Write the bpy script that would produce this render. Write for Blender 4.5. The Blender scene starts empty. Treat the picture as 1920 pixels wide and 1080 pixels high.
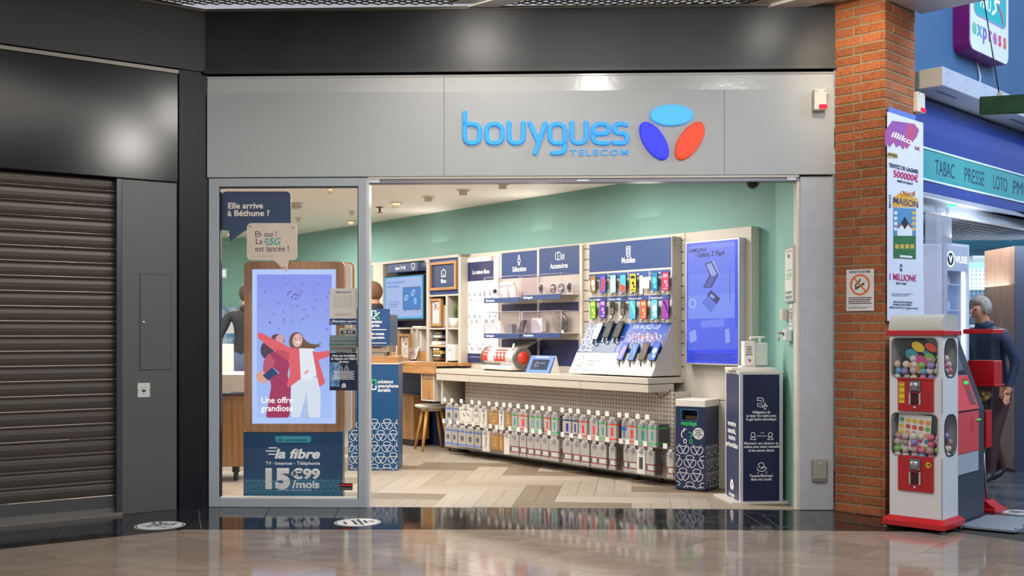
import bpy, bmesh, math, random
from mathutils import Vector, Matrix
rnd = random.Random(7)
R = math.radians
SC = bpy.context.scene
COL = SC.collection
FL, HZ, HC = 2000.0, 625.0, 1.2          # focal length in pixels, horizon row, eye height (m)

# ---------------------------------------------------------------- camera, world, exposure
cd = bpy.data.cameras.new('camera'); cam = bpy.data.objects.new('camera', cd); COL.objects.link(cam)
cam.location = (0, 0, HC); cam.rotation_euler = (R(90), 0, 0)
cd.sensor_width = 36; cd.lens = FL/1920*36; cd.shift_y = (HZ-540)/1920; cd.clip_end = 100
SC.camera = cam
SC.view_settings.view_transform = 'Standard'; SC.view_settings.look = 'None'
SC.view_settings.exposure = 0.0; SC.view_settings.gamma = 1; SC.view_settings.use_curve_mapping = False
wd = bpy.data.worlds.new('mall_daylight'); SC.world = wd; wd.use_nodes = True
bg = wd.node_tree.nodes['Background']; bg.inputs[0].default_value = (0.88, 0.92, 1.0, 1); bg.inputs[1].default_value = 0.5
try:
    SC.cycles.max_bounces = 8; SC.cycles.transparent_max_bounces = 24; SC.cycles.sample_clamp_indirect = 4; SC.cycles.use_denoising = True
    SC.cycles.caustics_reflective = False; SC.cycles.caustics_refractive = False
except Exception: pass

def lamp(name, kind, loc, power, color=(1, 1, 1), size=.2, target=None, spot=90, blend=.6, size_y=None):
    l = bpy.data.lights.new(name, kind); l.energy = power; l.color = color
    if kind == 'AREA':
        l.size = size
        if size_y: l.shape = 'RECTANGLE'; l.size_y = size_y
    else: l.shadow_soft_size = size
    if kind == 'SPOT': l.spot_size = R(spot); l.spot_blend = blend
    o = bpy.data.objects.new(name, l); COL.objects.link(o); o.location = loc
    d = (Vector(target)-Vector(loc)) if target else Vector((0, 0, -1))
    o.rotation_euler = d.to_track_quat('-Z', 'Y').to_euler()
    return o
WARM = (1.0, .86, .68)
# shop ceiling lamps
for x, y in ((-3.6, 8.6), (-2.2, 8.5), (-.9, 8.4), (.5, 8.1), (-3.6, 10.4), (-2.3, 10.3), (-.9, 9.7), (-3.4, 12.3), (-2.5, 12.0)):
    lamp('shop_lamp', 'AREA', (x, y, 2.44), 36, (1, .95, .88), .5)
# wall-washing spots in front of the display wall
for t in (-.3, .9, 1.9, 2.9, 3.9):
    px, py = 1.382-.62*t-.785*1.25, 8.542+.785*t-.62*1.25
    lamp('wall_washer', 'SPOT', (px, py, 2.42), 11, (1, .94, .86), .06, (1.382-.62*t, 8.542+.785*t, 1.25), 80, .8)
# up-lights on the panelling, added to brighten the ceiling; one sits at a wall glow
for t in (.5, 1.9, 3.6):
    px, py = 1.382-.62*t+.785*.05, 8.542+.785*t+.62*.05
    lamp('fill_uplight', 'AREA', (px, py, 2.06), 3.2, (1, .95, .88), .3, (px-.785*1.3, py-.62*1.3, 2.6))
# mall spots over the shop fronts
lamp('mall_spot', 'SPOT', (2.05, 6.35, 3.36), 42, (1, .82, .58), .07, (2.42, 7.05, 2.9), 84, 1.0)
lamp('mall_spot', 'SPOT', (-.28, 6.5, 3.38), 26, (1, .95, .88), .08, (-.22, 7.2, 2.9), 120, .9)
lamp('mall_spot', 'AREA', (1.93, 3.35, 3.4), 42, (1, .96, .9), .35, (-2.2, 7.1, 2.3))
lamp('mall_spot', 'AREA', (.59, 5.03, 3.4), 14, (1, .96, .9), .3, (-2.2, 7.1, 2.6))
lamp('mall_spot', 'AREA', (-.6, 3.4, 3.4), 120, (1, .93, .85), 2.4)
# daylight falling into the passage on the right
lamp('skylight', 'AREA', (5.6, 5.2, 4.8), 300, (.6, .78, 1), 2.4, (3.9, 8.2, 1.8))
lamp('tobacconist_fill', 'AREA', (4.75, 9.9, 1.62), 34, (.85, .92, 1), 1.2, (4.75, 9.9, 3))  # unseen lamp added to brighten the tobacconist's louvre ceiling
lamp('mall_spot', 'SPOT', (1.8, 6.6, 3.38), 9, (1, .95, .88), .08, (1.95, 7.24, 3.1), 100, .9)
lamp('tobacconist_fill', 'AREA', (3.45, 7.98, 1.9), 7, (.9, .94, 1), .5, (3.45, 7.98, 3))  # second unseen lamp, added for the near part of that ceiling
lamp('tobacconist_lamp', 'AREA', (4.6, 9.3, 2.05), 40, (.8, .9, 1), 1.0)

# ---------------------------------------------------------------- frames: x to the viewer's right, y into the surface, z up
class Frame:
    def __init__(s, x, y, deg):
        s.x, s.y, s.deg = x, y, deg; s.c, s.s = math.cos(R(deg)), math.sin(R(deg))
    def at(s, px, py, d=0):
        ox = s.x-d*s.s; oy = s.y+d*s.c; k = (px-960)/FL
        lx = (k*oy-ox)/(s.c-k*s.s); return lx, HC+(HZ-py)/FL*(oy+lx*s.s)
    def lx(s, px, d=0): return s.at(px, 0, d)[0]
    def z(s, px, py, d=0): return s.at(px, py, d)[1]
    def w(s, lx, ly, z=0): return (s.x+lx*s.c-ly*s.s, s.y+lx*s.s+ly*s.c, z)
    def loc(s, X, Y):
        dx, dy = X-s.x, Y-s.y; return dx*s.c+dy*s.s, -dx*s.s+dy*s.c
    def rect(s, x0, y0, x1, y1, d=0):       # picture box -> lx0,lx1,z0,z1 on the plane y=d (taken at its middle)
        a = s.lx(x0, d); b = s.lx(x1, d); m = (x0+x1)/2
        return a, b, s.z(m, y1, d), s.z(m, y0, d)
def floor_at(px, py):
    Y = FL*HC/(py-HZ); return (px-960)/FL*Y, Y

# ---------------------------------------------------------------- materials
def lin(h):
    if not isinstance(h, str): return tuple(h)[:3]
    h = h.lstrip('#'); v = [int(h[i:i+2], 16)/255 for i in (0, 2, 4)]
    return tuple(c/12.92 if c <= .04045 else ((c+.055)/1.055)**2.4 for c in v)
_M = {}
def M(h, rough=.5, metal=0, emit=0, var=.05, scale=8, stretch=(1, 1, 1), bump=0, spec=.5, coat=0, info=0, h2=None, mix=(.4, .6), trans=0, detail=4, rv=0):
    key = (h, rough, metal, emit, var, scale, stretch, bump, spec, coat, info, h2, mix, trans, rv)
    if key in _M: return _M[key]
    m = bpy.data.materials.new('surface_'+str(len(_M))); m.use_nodes = True; _M[key] = m
    nt = m.node_tree; N = nt.nodes; L = nt.links; b = N['Principled BSDF']
    c = lin(h); m.diffuse_color = (*c, 1)
    b.inputs['Roughness'].default_value = rough; b.inputs['Metallic'].default_value = metal
    b.inputs['Specular IOR Level'].default_value = spec; b.inputs['Coat Weight'].default_value = coat
    if trans: b.inputs['Alpha'].default_value = 1-trans
    if emit:
        b.inputs['Base Color'].default_value = (0.01, .01, .012, 1)
        b.inputs['Emission Color'].default_value = (*c, 1); b.inputs['Emission Strength'].default_value = emit
        return m
    tc = N.new('ShaderNodeTexCoord'); mp = N.new('ShaderNodeMapping'); nz = N.new('ShaderNodeTexNoise')
    mp.inputs['Scale'].default_value = stretch; nz.inputs['Scale'].default_value = scale; nz.inputs['Detail'].default_value = detail
    L.new(tc.outputs['Object'], mp.inputs[0]); vec = mp.outputs[0]
    if info:
        oi = N.new('ShaderNodeObjectInfo'); ad = N.new('ShaderNodeVectorMath'); sc = N.new('ShaderNodeVectorMath'); sc.operation = 'SCALE'
        sc.inputs[0].default_value = (17.3, 9.1, 5.7); L.new(oi.outputs['Random'], sc.inputs['Scale']); L.new(vec, ad.inputs[0]); L.new(sc.outputs[0], ad.inputs[1]); vec = ad.outputs[0]
    L.new(vec, nz.inputs['Vector'])
    rp = N.new('ShaderNodeValToRGB'); e = rp.color_ramp.elements
    c2 = lin(h2) if h2 else tuple(min(1, v*(1+var)) for v in c); c1 = c if h2 else tuple(v*(1-var) for v in c)
    e[0].position, e[1].position = mix if h2 else (.3, .7); e[0].color = (*c1, 1); e[1].color = (*c2, 1)
    L.new(nz.outputs['Fac'], rp.inputs[0]); out = rp.outputs[0]
    if info:
        hs = N.new('ShaderNodeHueSaturation'); mr = N.new('ShaderNodeMapRange'); mr.inputs[3].default_value = 1-info; mr.inputs[4].default_value = 1+info
        L.new(oi.outputs['Random'], mr.inputs[0]); L.new(mr.outputs[0], hs.inputs['Value']); L.new(out, hs.inputs['Color']); out = hs.outputs[0]
    L.new(out, b.inputs['Base Color'])
    if rv:
        mr2 = N.new('ShaderNodeMapRange'); mr2.inputs[3].default_value = max(0, rough-rv); mr2.inputs[4].default_value = rough+rv
        L.new(nz.outputs['Fac'], mr2.inputs[0]); L.new(mr2.outputs[0], b.inputs['Roughness'])
    if bump:
        bp = N.new('ShaderNodeBump'); bp.inputs['Strength'].default_value = bump; bp.inputs['Distance'].default_value = .01
        L.new(nz.outputs['Fac'], bp.inputs['Height']); L.new(bp.outputs[0], b.inputs['Normal'])
    return m
def glass(name='clear_glass', tint=(1, 1, 1), rough=0, ior=1.45, base=0.0):
    if name in _M: return _M[name]
    m = bpy.data.materials.new(name); m.use_nodes = True; _M[name] = m; nt = m.node_tree; N = nt.nodes; L = nt.links
    N.remove(N['Principled BSDF']); o = N['Material Output']
    t = N.new('ShaderNodeBsdfTransparent'); t.inputs[0].default_value = (*tint, 1)
    g = N.new('ShaderNodeBsdfGlossy'); g.inputs['Roughness'].default_value = rough
    f = N.new('ShaderNodeFresnel'); f.inputs[0].default_value = ior; x = N.new('ShaderNodeMixShader')
    ge = N.new('ShaderNodeNewGeometry'); a = N.new('ShaderNodeMath'); a.operation = 'SUBTRACT'; a.inputs[0].default_value = 1; L.new(ge.outputs['Backfacing'], a.inputs[1])   # reflect at the outer face only
    c = N.new('ShaderNodeMath'); c.operation = 'MULTIPLY'; L.new(f.outputs[0], c.inputs[0]); L.new(a.outputs[0], c.inputs[1]); L.new(c.outputs[0], x.inputs[0])
    L.new(t.outputs[0], x.inputs[1]); L.new(g.outputs[0], x.inputs[2]); L.new(x.outputs[0], o.inputs[0]); return m
def wood(h='#b98a58', h2='#8f6437', axis=2, rough=.45, info=0):
    st = [9, 9, 9]; st[axis] = .7
    return M(h, rough, stretch=tuple(st), scale=4, h2=h2, mix=(.35, .75), info=info, bump=.04)
WHITE = M('#e8e4dc', .35, var=.02); CREAM = M('#ded6c8', .4, var=.02); BLUE = M('#22407c', .4, var=.03); NAVY = M('#1b2447', .45, var=.04)
INKW = M('#f2f2f0', .5, var=.01); DARK = M('#15161a', .4, var=.05); BLACK = M('#0a0a0b', .35); CHROME = M('#c9ccd0', .22, 1); OAK = wood(axis=0); OAKZ = wood(axis=2)
GREEN = M('#35c766', .5); RED = M('#b5161c', .28, coat=.3)

# ---------------------------------------------------------------- mesh builder
class MB:
    def __init__(s): s.b = bmesh.new(); s.i = 0; s.sm = False
    def _f(s, vs):
        try: f = s.b.faces.new(vs)
        except ValueError: return None
        f.material_index = s.i; f.smooth = s.sm; return f
    def v(s, *p): return s.b.verts.new(p)
    def poly(s, pts): return s._f([s.b.verts.new(p) for p in pts])
    def box(s, x0, x1, y0, y1, z0, z1, bev=0, seg=1):
        c = [s.b.verts.new((x, y, z)) for x in (x0, x1) for y in (y0, y1) for z in (z0, z1)]
        fs = [s._f([c[i] for i in q]) for q in ((0, 1, 3, 2), (4, 6, 7, 5), (0, 4, 5, 1), (2, 3, 7, 6), (0, 2, 6, 4), (1, 5, 7, 3))]
        if bev:
            es = list({e for f in fs for e in f.edges})
            r = bmesh.ops.bevel(s.b, geom=es, offset=bev, segments=seg, affect='EDGES', profile=.5)
            for f in r['faces']: f.material_index = s.i; f.smooth = s.sm
        return s
    def prism(s, pts, y0, y1, bev=0):       # outline in x,z given clockwise or not; extruded along y
        n = len(pts); a = [s.b.verts.new((x, y0, z)) for x, z in pts]
        bb = [s.b.verts.new((x, y1, z)) for x, z in pts]
        s._f(a); s._f(bb[::-1])
        for i in range(n): s._f([a[i], bb[i], bb[(i+1) % n], a[(i+1) % n]])
        return s
    def prismx(s, pts, x0, x1):             # outline in y,z extruded along x
        n = len(pts); a = [s.b.verts.new((x0, y, z)) for y, z in pts]; bb = [s.b.verts.new((x1, y, z)) for y, z in pts]
        s._f(a[::-1]); s._f(bb)
        for i in range(n): s._f([a[(i+1) % n], bb[(i+1) % n], bb[i], a[i]])
        return s
    def flat(s, pts, z0, z1):               # outline in x,y extruded along z
        n = len(pts); a = [s.b.verts.new((x, y, z0)) for x, y in pts]; bb = [s.b.verts.new((x, y, z1)) for x, y in pts]
        s._f(a[::-1]); s._f(bb)
        for i in range(n): s._f([a[(i+1) % n], bb[(i+1) % n], bb[i], a[i]])
        return s
    def tube(s, path, r, seg=8, cap=True):
        P = [Vector(p) for p in path]; rs = r if isinstance(r, (list, tuple)) else [r]*len(P); rings = []
        old = s.sm; t0 = (P[1]-P[0]).normalized(); up = Vector((0, 0, 1)) if abs(t0.z) < .9 else Vector((1, 0, 0)); nrm = t0.cross(up).normalized()
        for i, p in enumerate(P):
            t = ((P[i+1]-p) if i == 0 else (p-P[i-1]) if i == len(P)-1 else ((P[i+1]-p).normalized()+(p-P[i-1]).normalized())).normalized()
            nrm = (nrm-t*nrm.dot(t)).normalized(); bn = t.cross(nrm)
            rings.append([s.b.verts.new(p+(nrm*math.cos(k*2*math.pi/seg)+bn*math.sin(k*2*math.pi/seg))*rs[i]) for k in range(seg)])
        s.sm = True
        for a, c in zip(rings, rings[1:]):
            for k in range(seg): s._f([a[k], a[(k+1) % seg], c[(k+1) % seg], c[k]])
        s.sm = old
        if cap: s._f(rings[0][::-1]); s._f(rings[-1])
        return s
    def lathe(s, prof, c=(0, 0, 0), seg=20, sx=1, sy=1, axis='z'):
        rings = []
        def put(r, z, a):
            u, w = r*math.cos(a)*sx, r*math.sin(a)*sy
            q = (u, w, z) if axis == 'z' else (u, -z, w) if axis == 'y' else (z, u, w)
            return s.b.verts.new((q[0]+c[0], q[1]+c[1], q[2]+c[2]))
        for r, z in prof:
            rings.append([put(r, z, 0)] if r < 1e-6 else [put(r, z, k*2*math.pi/seg) for k in range(seg)])
        old = s.sm; s.sm = True
        for a, d in zip(rings, rings[1:]):
            for k in range(seg):
                k2 = (k+1) % seg
                if len(a) == 1 and len(d) == 1: continue
                if len(a) == 1: s._f([a[0], d[k2], d[k]])
                elif len(d) == 1: s._f([a[k], a[k2], d[0]])
                else: s._f([a[k], a[k2], d[k2], d[k]])
        s.sm = old
        if len(rings[0]) > 1: s._f(rings[0][::-1])
        if len(rings[-1]) > 1: s._f(rings[-1])
        return s
    def ball(s, c, r, sx=1, sy=1, sz=1, seg=12, n=8):
        return s.lathe([(r*math.sin(math.pi*i/n), -r*sz*math.cos(math.pi*i/n)) for i in range(n+1)], c, seg, sx, sy)
    def stroke(s, pts, w, y0=0, d=.001, close=False, bev=0, cap=True):   # flat line of width w in the x,z plane, raised d towards the viewer
        P = [Vector((p[0], p[1])) for p in pts]; n = len(P)
        if close: P = P+[P[0], P[1]]
        L, Rr = [], []; h = w/2; hb = h-bev
        for i in range(len(P)-(1 if close else 0)):
            a = P[i-1] if i > 0 else (P[n-1] if close else None); c = P[i+1] if i < len(P)-1 else None
            t = Vector((0, 0))
            if a is not None: t += (P[i]-a).normalized()
            if c is not None: t += (c-P[i]).normalized()
            if t.length < 1e-6: t = (P[i]-a)
            t.normalize(); nn = Vector((-t.y, t.x)); k = 1.0
            if a is not None and c is not None:
                k = 1/max(.5, abs(nn.dot(Vector((-(c-P[i]).normalized().y, (c-P[i]).normalized().x)))))
            L.append((P[i], nn, k))
        rings = []
        prof = [(-h, 0), (-hb, -d), (hb, -d), (h, 0)] if bev else ([(-h, -d), (h, -d)] if d < .002 else [(-h, 0), (-h, -d), (h, -d), (h, 0)])
        for p, nn, k in L: rings.append([s.b.verts.new((p.x+nn.x*o*k, y0+e, p.y+nn.y*o*k)) for o, e in prof])
        for a, c in zip(rings, rings[1:]):
            for q in range(len(prof)-1): s._f([a[q], a[q+1], c[q+1], c[q]])
        if cap and not close:
            for p, sg in ((L[0], -1), (L[-1], 1)):
                t = Vector((p[1].y, -p[1].x))*sg; m = 7 if d >= .002 else 5; rr = []
                for j in range(m+1):
                    a = math.pi*j/m; dirv = p[1]*math.cos(a)+t*math.sin(a)
                    rr.append([s.b.verts.new((p[0].x+dirv.x*o, y0+e, p[0].y+dirv.y*o)) for o, e in ([(h, 0), (hb, -d)] if bev else [(h, -d)] if d < .002 else [(h, 0), (h, -d)])])
                for a, c in zip(rr, rr[1:]):
                    for q in range(len(a)-1): s._f([a[q], a[q+1], c[q+1], c[q]])
                s._f([r[-1] for r in rr])
        return s
    def ring(s, cx, cz, rx, rz, w, rot=0, y=0, seg=20, d=.0006):
        c, sn = math.cos(rot), math.sin(rot)
        pts = []
        for k in range(seg):
            a = 2*math.pi*k/seg; x, z = rx*math.cos(a), rz*math.sin(a); pts.append((cx+x*c-z*sn, cz+x*sn+z*c))
        return s.stroke(pts, w, y, d, close=True)
    def disc(s, cx, cz, rx, rz, y=0, rot=0, seg=20, d=0):
        c, sn = math.cos(rot), math.sin(rot); pts = []
        for k in range(seg):
            a = 2*math.pi*k/seg; x, z = rx*math.cos(a), rz*math.sin(a); pts.append((cx+x*c-z*sn, cz+x*sn+z*c))
        if d: return s.prism(pts, y-d, y)
        s.poly([(x, y, z) for x, z in pts]); return s
    def rect(s, x0, x1, z0, z1, y=0): s.poly([(x0, y, z0), (x1, y, z0), (x1, y, z1), (x0, y, z1)]); return s
    def xf(s, mat, start=0):
        s.b.verts.ensure_lookup_table()
        for v in list(s.b.verts)[start:]: v.co = mat @ v.co
        return s
    def n(s): return len(s.b.verts)
    def mesh(s, name, mats):
        bmesh.ops.recalc_face_normals(s.b, faces=s.b.faces[:]) if len(s.b.faces) < 60000 else None
        me = bpy.data.meshes.new(name); s.b.to_mesh(me); s.b.free()
        for m in (mats if isinstance(mats, (list, tuple)) else [mats]): me.materials.append(m)
        return me
    def build(s, name, mats, parent=None, loc=(0, 0, 0), rot=(0, 0, 0), label=None):
        o = bpy.data.objects.new(name, s.mesh(name, mats)); COL.objects.link(o); o.parent = parent; o.location = loc; o.rotation_euler = rot
        if label: o['label'] = label
        return o
def rrect(x0, x1, z0, z1, r, n=5):
    p = []
    for cx, cz, a0 in ((x1-r, z1-r, 0), (x0+r, z1-r, 90), (x0+r, z0+r, 180), (x1-r, z0+r, 270)):
        for k in range(n+1):
            a = R(a0+90*k/n); p.append((cx+r*math.cos(a), cz+r*math.sin(a)))
    return p
def tag(o, label=None, cat=None, group=None, kind=None):
    for k, v in (('label', label), ('category', cat), ('group', group), ('kind', kind)):
        if v: o[k] = v
    return o
def thing(name, label, cat, F=None, x=0, y=0, z=0, rot=0, group=None):
    o = bpy.data.objects.new(name, None); COL.objects.link(o); o.empty_display_size = .1
    o.location = F.w(x, y, z) if F else (x, y, z); o.rotation_euler = (0, 0, R((F.deg if F else 0)+rot))
    return tag(o, label, cat, group)
def struct(name, F=None, x=0, y=0, z=0):
    o = bpy.data.objects.new(name, None); COL.objects.link(o); o.location = F.w(x, y, z) if F else (x, y, z); o.rotation_euler = (0, 0, R(F.deg if F else 0))
    o['kind'] = 'structure'; return o
def copy_tree(o, parent=None):
    c = o.copy(); COL.objects.link(c); c.parent = parent
    for ch in list(o.children): copy_tree(ch, c)
    return c
_FC = None
def text(s, size, mat, parent=None, x=0, z=0, y=0, al='CENTER', bold=0, sx=1, ital=0, ext=.0004, res=2, name='lettering', rot=0, gap=1.0, link=True, line=1.0):
    """lettering in the x,z plane facing -y; size is the capital height"""
    if 'M' in s: bold = min(bold, .012)          # the M closes up when thickened
    c = bpy.data.curves.new('lettering', 'FONT'); c.body = s; c.size = size/.682; c.align_x = al; c.offset = bold*size/.682*.5; c.shear = ital; c.extrude = ext
    c.resolution_u = max(res, 5 if size > .045 else 3 if size > .02 else 2); c.space_character = gap; c.space_line = line
    o = bpy.data.objects.new('lettering', c); COL.objects.link(o)
    bpy.context.view_layer.update(); me = bpy.data.meshes.new_from_object(o.evaluated_get(bpy.context.evaluated_depsgraph_get()))
    bpy.data.objects.remove(o); bpy.data.curves.remove(c)
    me.transform(Matrix.Translation((x, y, z)) @ Matrix.Rotation(R(rot), 4, 'Y') @ Matrix.Rotation(R(90), 4, 'X') @ Matrix.Scale(sx, 4, (1, 0, 0)))
    me.materials.clear(); me.materials.append(mat); me.name = name
    ob = bpy.data.objects.new(name, me); COL.objects.link(ob); ob.parent = parent; return ob
def fit(o, x0, x1):              # stretch a line of lettering to an exact width
    xs = [v.co.x for v in o.data.vertices]; a, b = min(xs), max(xs)
    for v in o.data.vertices: v.co.x = x0+(v.co.x-a)*(x1-x0)/(b-a)
    return o
def merge(name, parent, objs, label=None):       # several print layers become one print
    b = bmesh.new(); mats = []
    for o in objs:
        base = len(mats); n = len(b.faces); b.from_mesh(o.data); b.faces.ensure_lookup_table()
        for f in b.faces[n:]: f.material_index += base
        mats += list(o.data.materials); d = o.data; bpy.data.objects.remove(o); bpy.data.meshes.remove(d)
    me = bpy.data.meshes.new(name); b.to_mesh(me); b.free()
    for m in mats: me.materials.append(m)
    o = bpy.data.objects.new(name, me); COL.objects.link(o); o.parent = parent
    if label: o['label'] = label
    return o
def clip(poly, a, b, c):      # keep a*x+b*y<=c
    out = []
    for i in range(len(poly)):
        p, q = poly[i], poly[(i+1) % len(poly)]; dp, dq = a*p[0]+b*p[1]-c, a*q[0]+b*q[1]-c
        if dp <= 0: out.append(p)
        if dp*dq < 0: t = dp/(dp-dq); out.append((p[0]+(q[0]-p[0])*t, p[1]+(q[1]-p[1])*t))
    return out
def half(p, q, keep):         # half-plane through p,q that contains keep
    a, b = q[1]-p[1], p[0]-q[0]; c = a*p[0]+b*p[1]
    return (a, b, c) if a*keep[0]+b*keep[1] <= c else (-a, -b, -c)
def area(p): return abs(sum(p[i][0]*p[(i+1) % len(p)][1]-p[(i+1) % len(p)][0]*p[i][1] for i in range(len(p))))/2 if len(p) > 2 else 0

F0 = Frame(0, 7.305, -2.0)                 # shop front
LF = Frame((333-960)/275, 7.27, 35)        # shutter front on the left
PF = Frame(605/2000*7.2, 7.2, -45)         # brick pillar, front face
WF = Frame(1.382, 8.542, -51.7)            # long display wall
TF = Frame(2.595, 7.185, 45)                 # tobacconist front
# ================================================================ STRUCTURE
# ---- mall floor
fl = struct('floor')
MB().box(-9, 12, -2, 17, -.09, -.012).build('floor_bed', M('#2b2724', .8), fl)
tile_m = M('#7d6d60', .085, var=.12, scale=3.5, stretch=(1, 3, 1), info=.1, h2='#8f7f71', mix=(.3, .75), spec=.7, bump=.008, rv=.03)
GF = Frame(0, 6.5, -39.1)
fr = [floor_at(0, 1030), floor_at(345, 993), floor_at(1300, 993), floor_at(1790, 997.5), floor_at(1900, 1013)]
hp = [half(fr[0], fr[1], (0, 0)), half(fr[1], fr[2], (0, 0)), half(fr[2], fr[3], (0, 0)), half(fr[3], fr[4], (0, 0))]
RH, TL = .38, .62
for j in range(-12, 6):
    y0 = -.627+j*RH; off = (j*.37) % 1*TL
    for i in range(-9, 10):
        x0 = off+i*TL; q = [(x0+.0012, y0+.0012), (x0+TL-.0012, y0+.0012), (x0+TL-.0012, y0+RH-.0012), (x0+.0012, y0+RH-.0012)]
        q = [GF.w(*p)[:2] for p in q]
        for h in hp: q = clip(q, *h) if len(q) > 2 else q
        if len(q) < 3 or area(q) < .002: continue
        cx, cy = sum(p[0] for p in q)/len(q), sum(p[1] for p in q)/len(q)
        if cy < 3.4 or abs(cx) > .62*cy+.8: continue
        MB().flat([(p[0]-cx, p[1]-cy) for p in q], -.012, 0).build('tile', tile_m, fl, (cx, cy, 0))
# dark granite border tiles
gran = M('#191a1d', .07, var=.3, scale=5, h2='#2b2b2c', mix=(.45, .7), info=.12, spec=.6, rv=.03)
back = [LF.w(-1.6, .06)[:2], LF.w(.25, .02)[:2], F0.w(-2.1, .02)[:2], F0.w(2.2, .02)[:2], (3.9, 8.2)]
def along(pl, n):
    out = []
    for a, b in zip(pl, pl[1:]):
        k = max(1, round(math.dist(a, b)/n)); out += [(a[0]+(b[0]-a[0])*i/k, a[1]+(b[1]-a[1])*i/k) for i in range(k)]
    return out+[pl[-1]]
L0 = (fr[0][0]-(fr[1][0]-fr[0][0])*.5, fr[0][1]-(fr[1][1]-fr[0][1])*.5)
segs = [([L0, fr[1]], [back[0], LF.w(.2, .05)[:2]], 4), ([fr[1], fr[2]], [LF.w(.2, .05)[:2], F0.w(1.18, .02)[:2]], 7), ([fr[2], fr[3]], [F0.w(1.18, .02)[:2], (2.75, 7.16)], 4)]
for (a0, a1), (b0, b1), k in segs:
    for i in range(k):
        lp = lambda p, q, t: (p[0]+(q[0]-p[0])*t, p[1]+(q[1]-p[1])*t)
        q = [lp(a0, a1, i/k+.0007), lp(a0, a1, (i+1)/k-.0007), lp(b0, b1, (i+1)/k-.0007), lp(b0, b1, i/k+.0007)]
        cx, cy = sum(p[0] for p in q)/4, sum(p[1] for p in q)/4
        MB().flat([(p[0]-cx, p[1]-cy) for p in q], -.012, 0).build('border_tile', gran, fl, (cx, cy, 0))
# pale grey inlay lines of the star in the border
ml = MB(); w = .004
for a, b in (((1305, 976), (1389, 959)), ((1389, 959), (1519, 976)), ((1519, 976), (1440, 996)), ((1440, 996), (1305, 976)), ((1389, 959), (1440, 991)), ((1340, 969), (1400, 992)), ((1430, 966), (1462, 990)), ((1250, 957), (1277, 992)), ((1276, 957), (1300, 992)), ((1490, 959), (1552, 975)), ((372, 955), (377, 992)), ((430, 955), (396, 975))):
    p, q = Vector(floor_at(*a)), Vector(floor_at(*b)); t = (q-p).normalized()*w/2; nn = Vector((-t.y, t.x))
    ml.poly([(v.x, v.y, .0007) for v in (p-nn, q-nn, q+nn, p+nn)])
ml.build('joint_line', M('#6a6258', .4), fl)
# passage floor to the right, blue cast of the daylight put into its colour
pas = M('#3d4048', .16, var=.3, scale=2, h2='#575a62', info=.08, spec=.6)
for i in range(6):
    for j in range(4):
        q = [TF.w(-.2+i*.62+a, -1.5+j*.5+b)[:2] for a, b in ((.002, .002), (.618, .002), (.618, .498), (.002, .498))]
        for h in ((-hp[3][0], -hp[3][1], -hp[3][2]), half((2.7, 0), (2.65, 7.1), (9, 5))): q = clip(q, *h) if len(q) > 2 else q
        if area(q) < .004: continue
        cx, cy = sum(p[0] for p in q)/len(q), sum(p[1] for p in q)/len(q)
        MB().flat([(p[0]-cx, p[1]-cy) for p in q], -.012, 0).build('tile', pas, fl, (cx, cy, 0))
MB().flat([TF.w(.35, .5)[:2], TF.w(4.5, .5)[:2], (6.5, 10.4), (3.1, 10.4)], -.012, -.002).build('vinyl_sheet', M('#b4b3b7', .25, var=.1), fl)
MB().flat([TF.w(a, b)[:2] for a, b in ((.3, .47), (4.5, .47), (4.5, .53), (.3, .53))], -.012, .006).build('threshold_strip', M('#b6a98c', .35, .6), fl)

# ---- shop floor: herringbone planks
pf = struct('floor_1'); pf.name = 'floor_shop'
MB().flat([F0.w(-4.4, .05)[:2], F0.w(2.2, .05)[:2], WF.w(-.2, .2)[:2], WF.w(-8, .2)[:2], (-5, 14.6)], -.05, -.006).build('floor_bed', M('#4a4038', .8), pf)
pm = [M(a, .42, h2=b, mix=(.3, .7), scale=5, stretch=(1, 14, 6), info=.06, bump=.02, spec=.4) for a, b in (('#908373', '#9d9080'), ('#6f604f', '#80705d'), ('#988b7c', '#a5998b'))]
HF = Frame(0.3, 7.6, -6.6); UW = .274; n = 3; half_w = UW/2
hs = [half(F0.w(-5, .035)[:2], F0.w(5, .035)[:2], (0, 10)), half(WF.w(-9, .1)[:2], WF.w(3, .1)[:2], (0, 8))]
def plank(x0, x1, y0, y1, m, vert):
    g = .0012
    if vert: parts = [(x0, x0+half_w, y0, y1), (x0+half_w, x1, y0, y1)]
    else: parts = [(x0, x1, y0, y0+half_w), (x0, x1, y0+half_w, y1)]
    for a, b, c, d in parts:
        q = [HF.w(*p)[:2] for p in ((a+g, c+g), (b-g, c+g), (b-g, d-g), (a+g, d-g))]
        A0 = area(q)
        for h in hs: q = clip(q, *h) if len(q) > 2 else q
        if area(q) < .003: continue
        cx, cy = sum(p[0] for p in q)/len(q), sum(p[1] for p in q)/len(q)
        if cy > 11.6 or cx < -3.4 or (cx < -1.1 and cy < 7.9 and cx > -1.0): continue
        rz = R(HF.deg+(90 if vert else 0)); co, si = math.cos(-rz), math.sin(-rz)
        MB().flat([((p[0]-cx)*co-(p[1]-cy)*si, (p[0]-cx)*si+(p[1]-cy)*co) for p in q], -.006, 0).build('plank', m, pf, (cx, cy, 0), (0, 0, rz))
for y in range(-4, 18):
    for k in range(-6, 5):
        x0 = y+2*n*k
        if -18 < x0 < 12: plank(x0*UW, (x0+n)*UW, y*UW, (y+1)*UW, pm[(k+y//2) % 2 if (y+k) % 3 else 2], False)
for x in range(-18, 10):
    for k in range(-5, 6):
        y0 = x-2*n+1+2*n*k
        if -6 < y0 < 18: plank(x*UW, (x+1)*UW, y0*UW, (y0+n)*UW, pm[(x % 2)*2 if (x+k) % 5 else 1], True)
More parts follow.
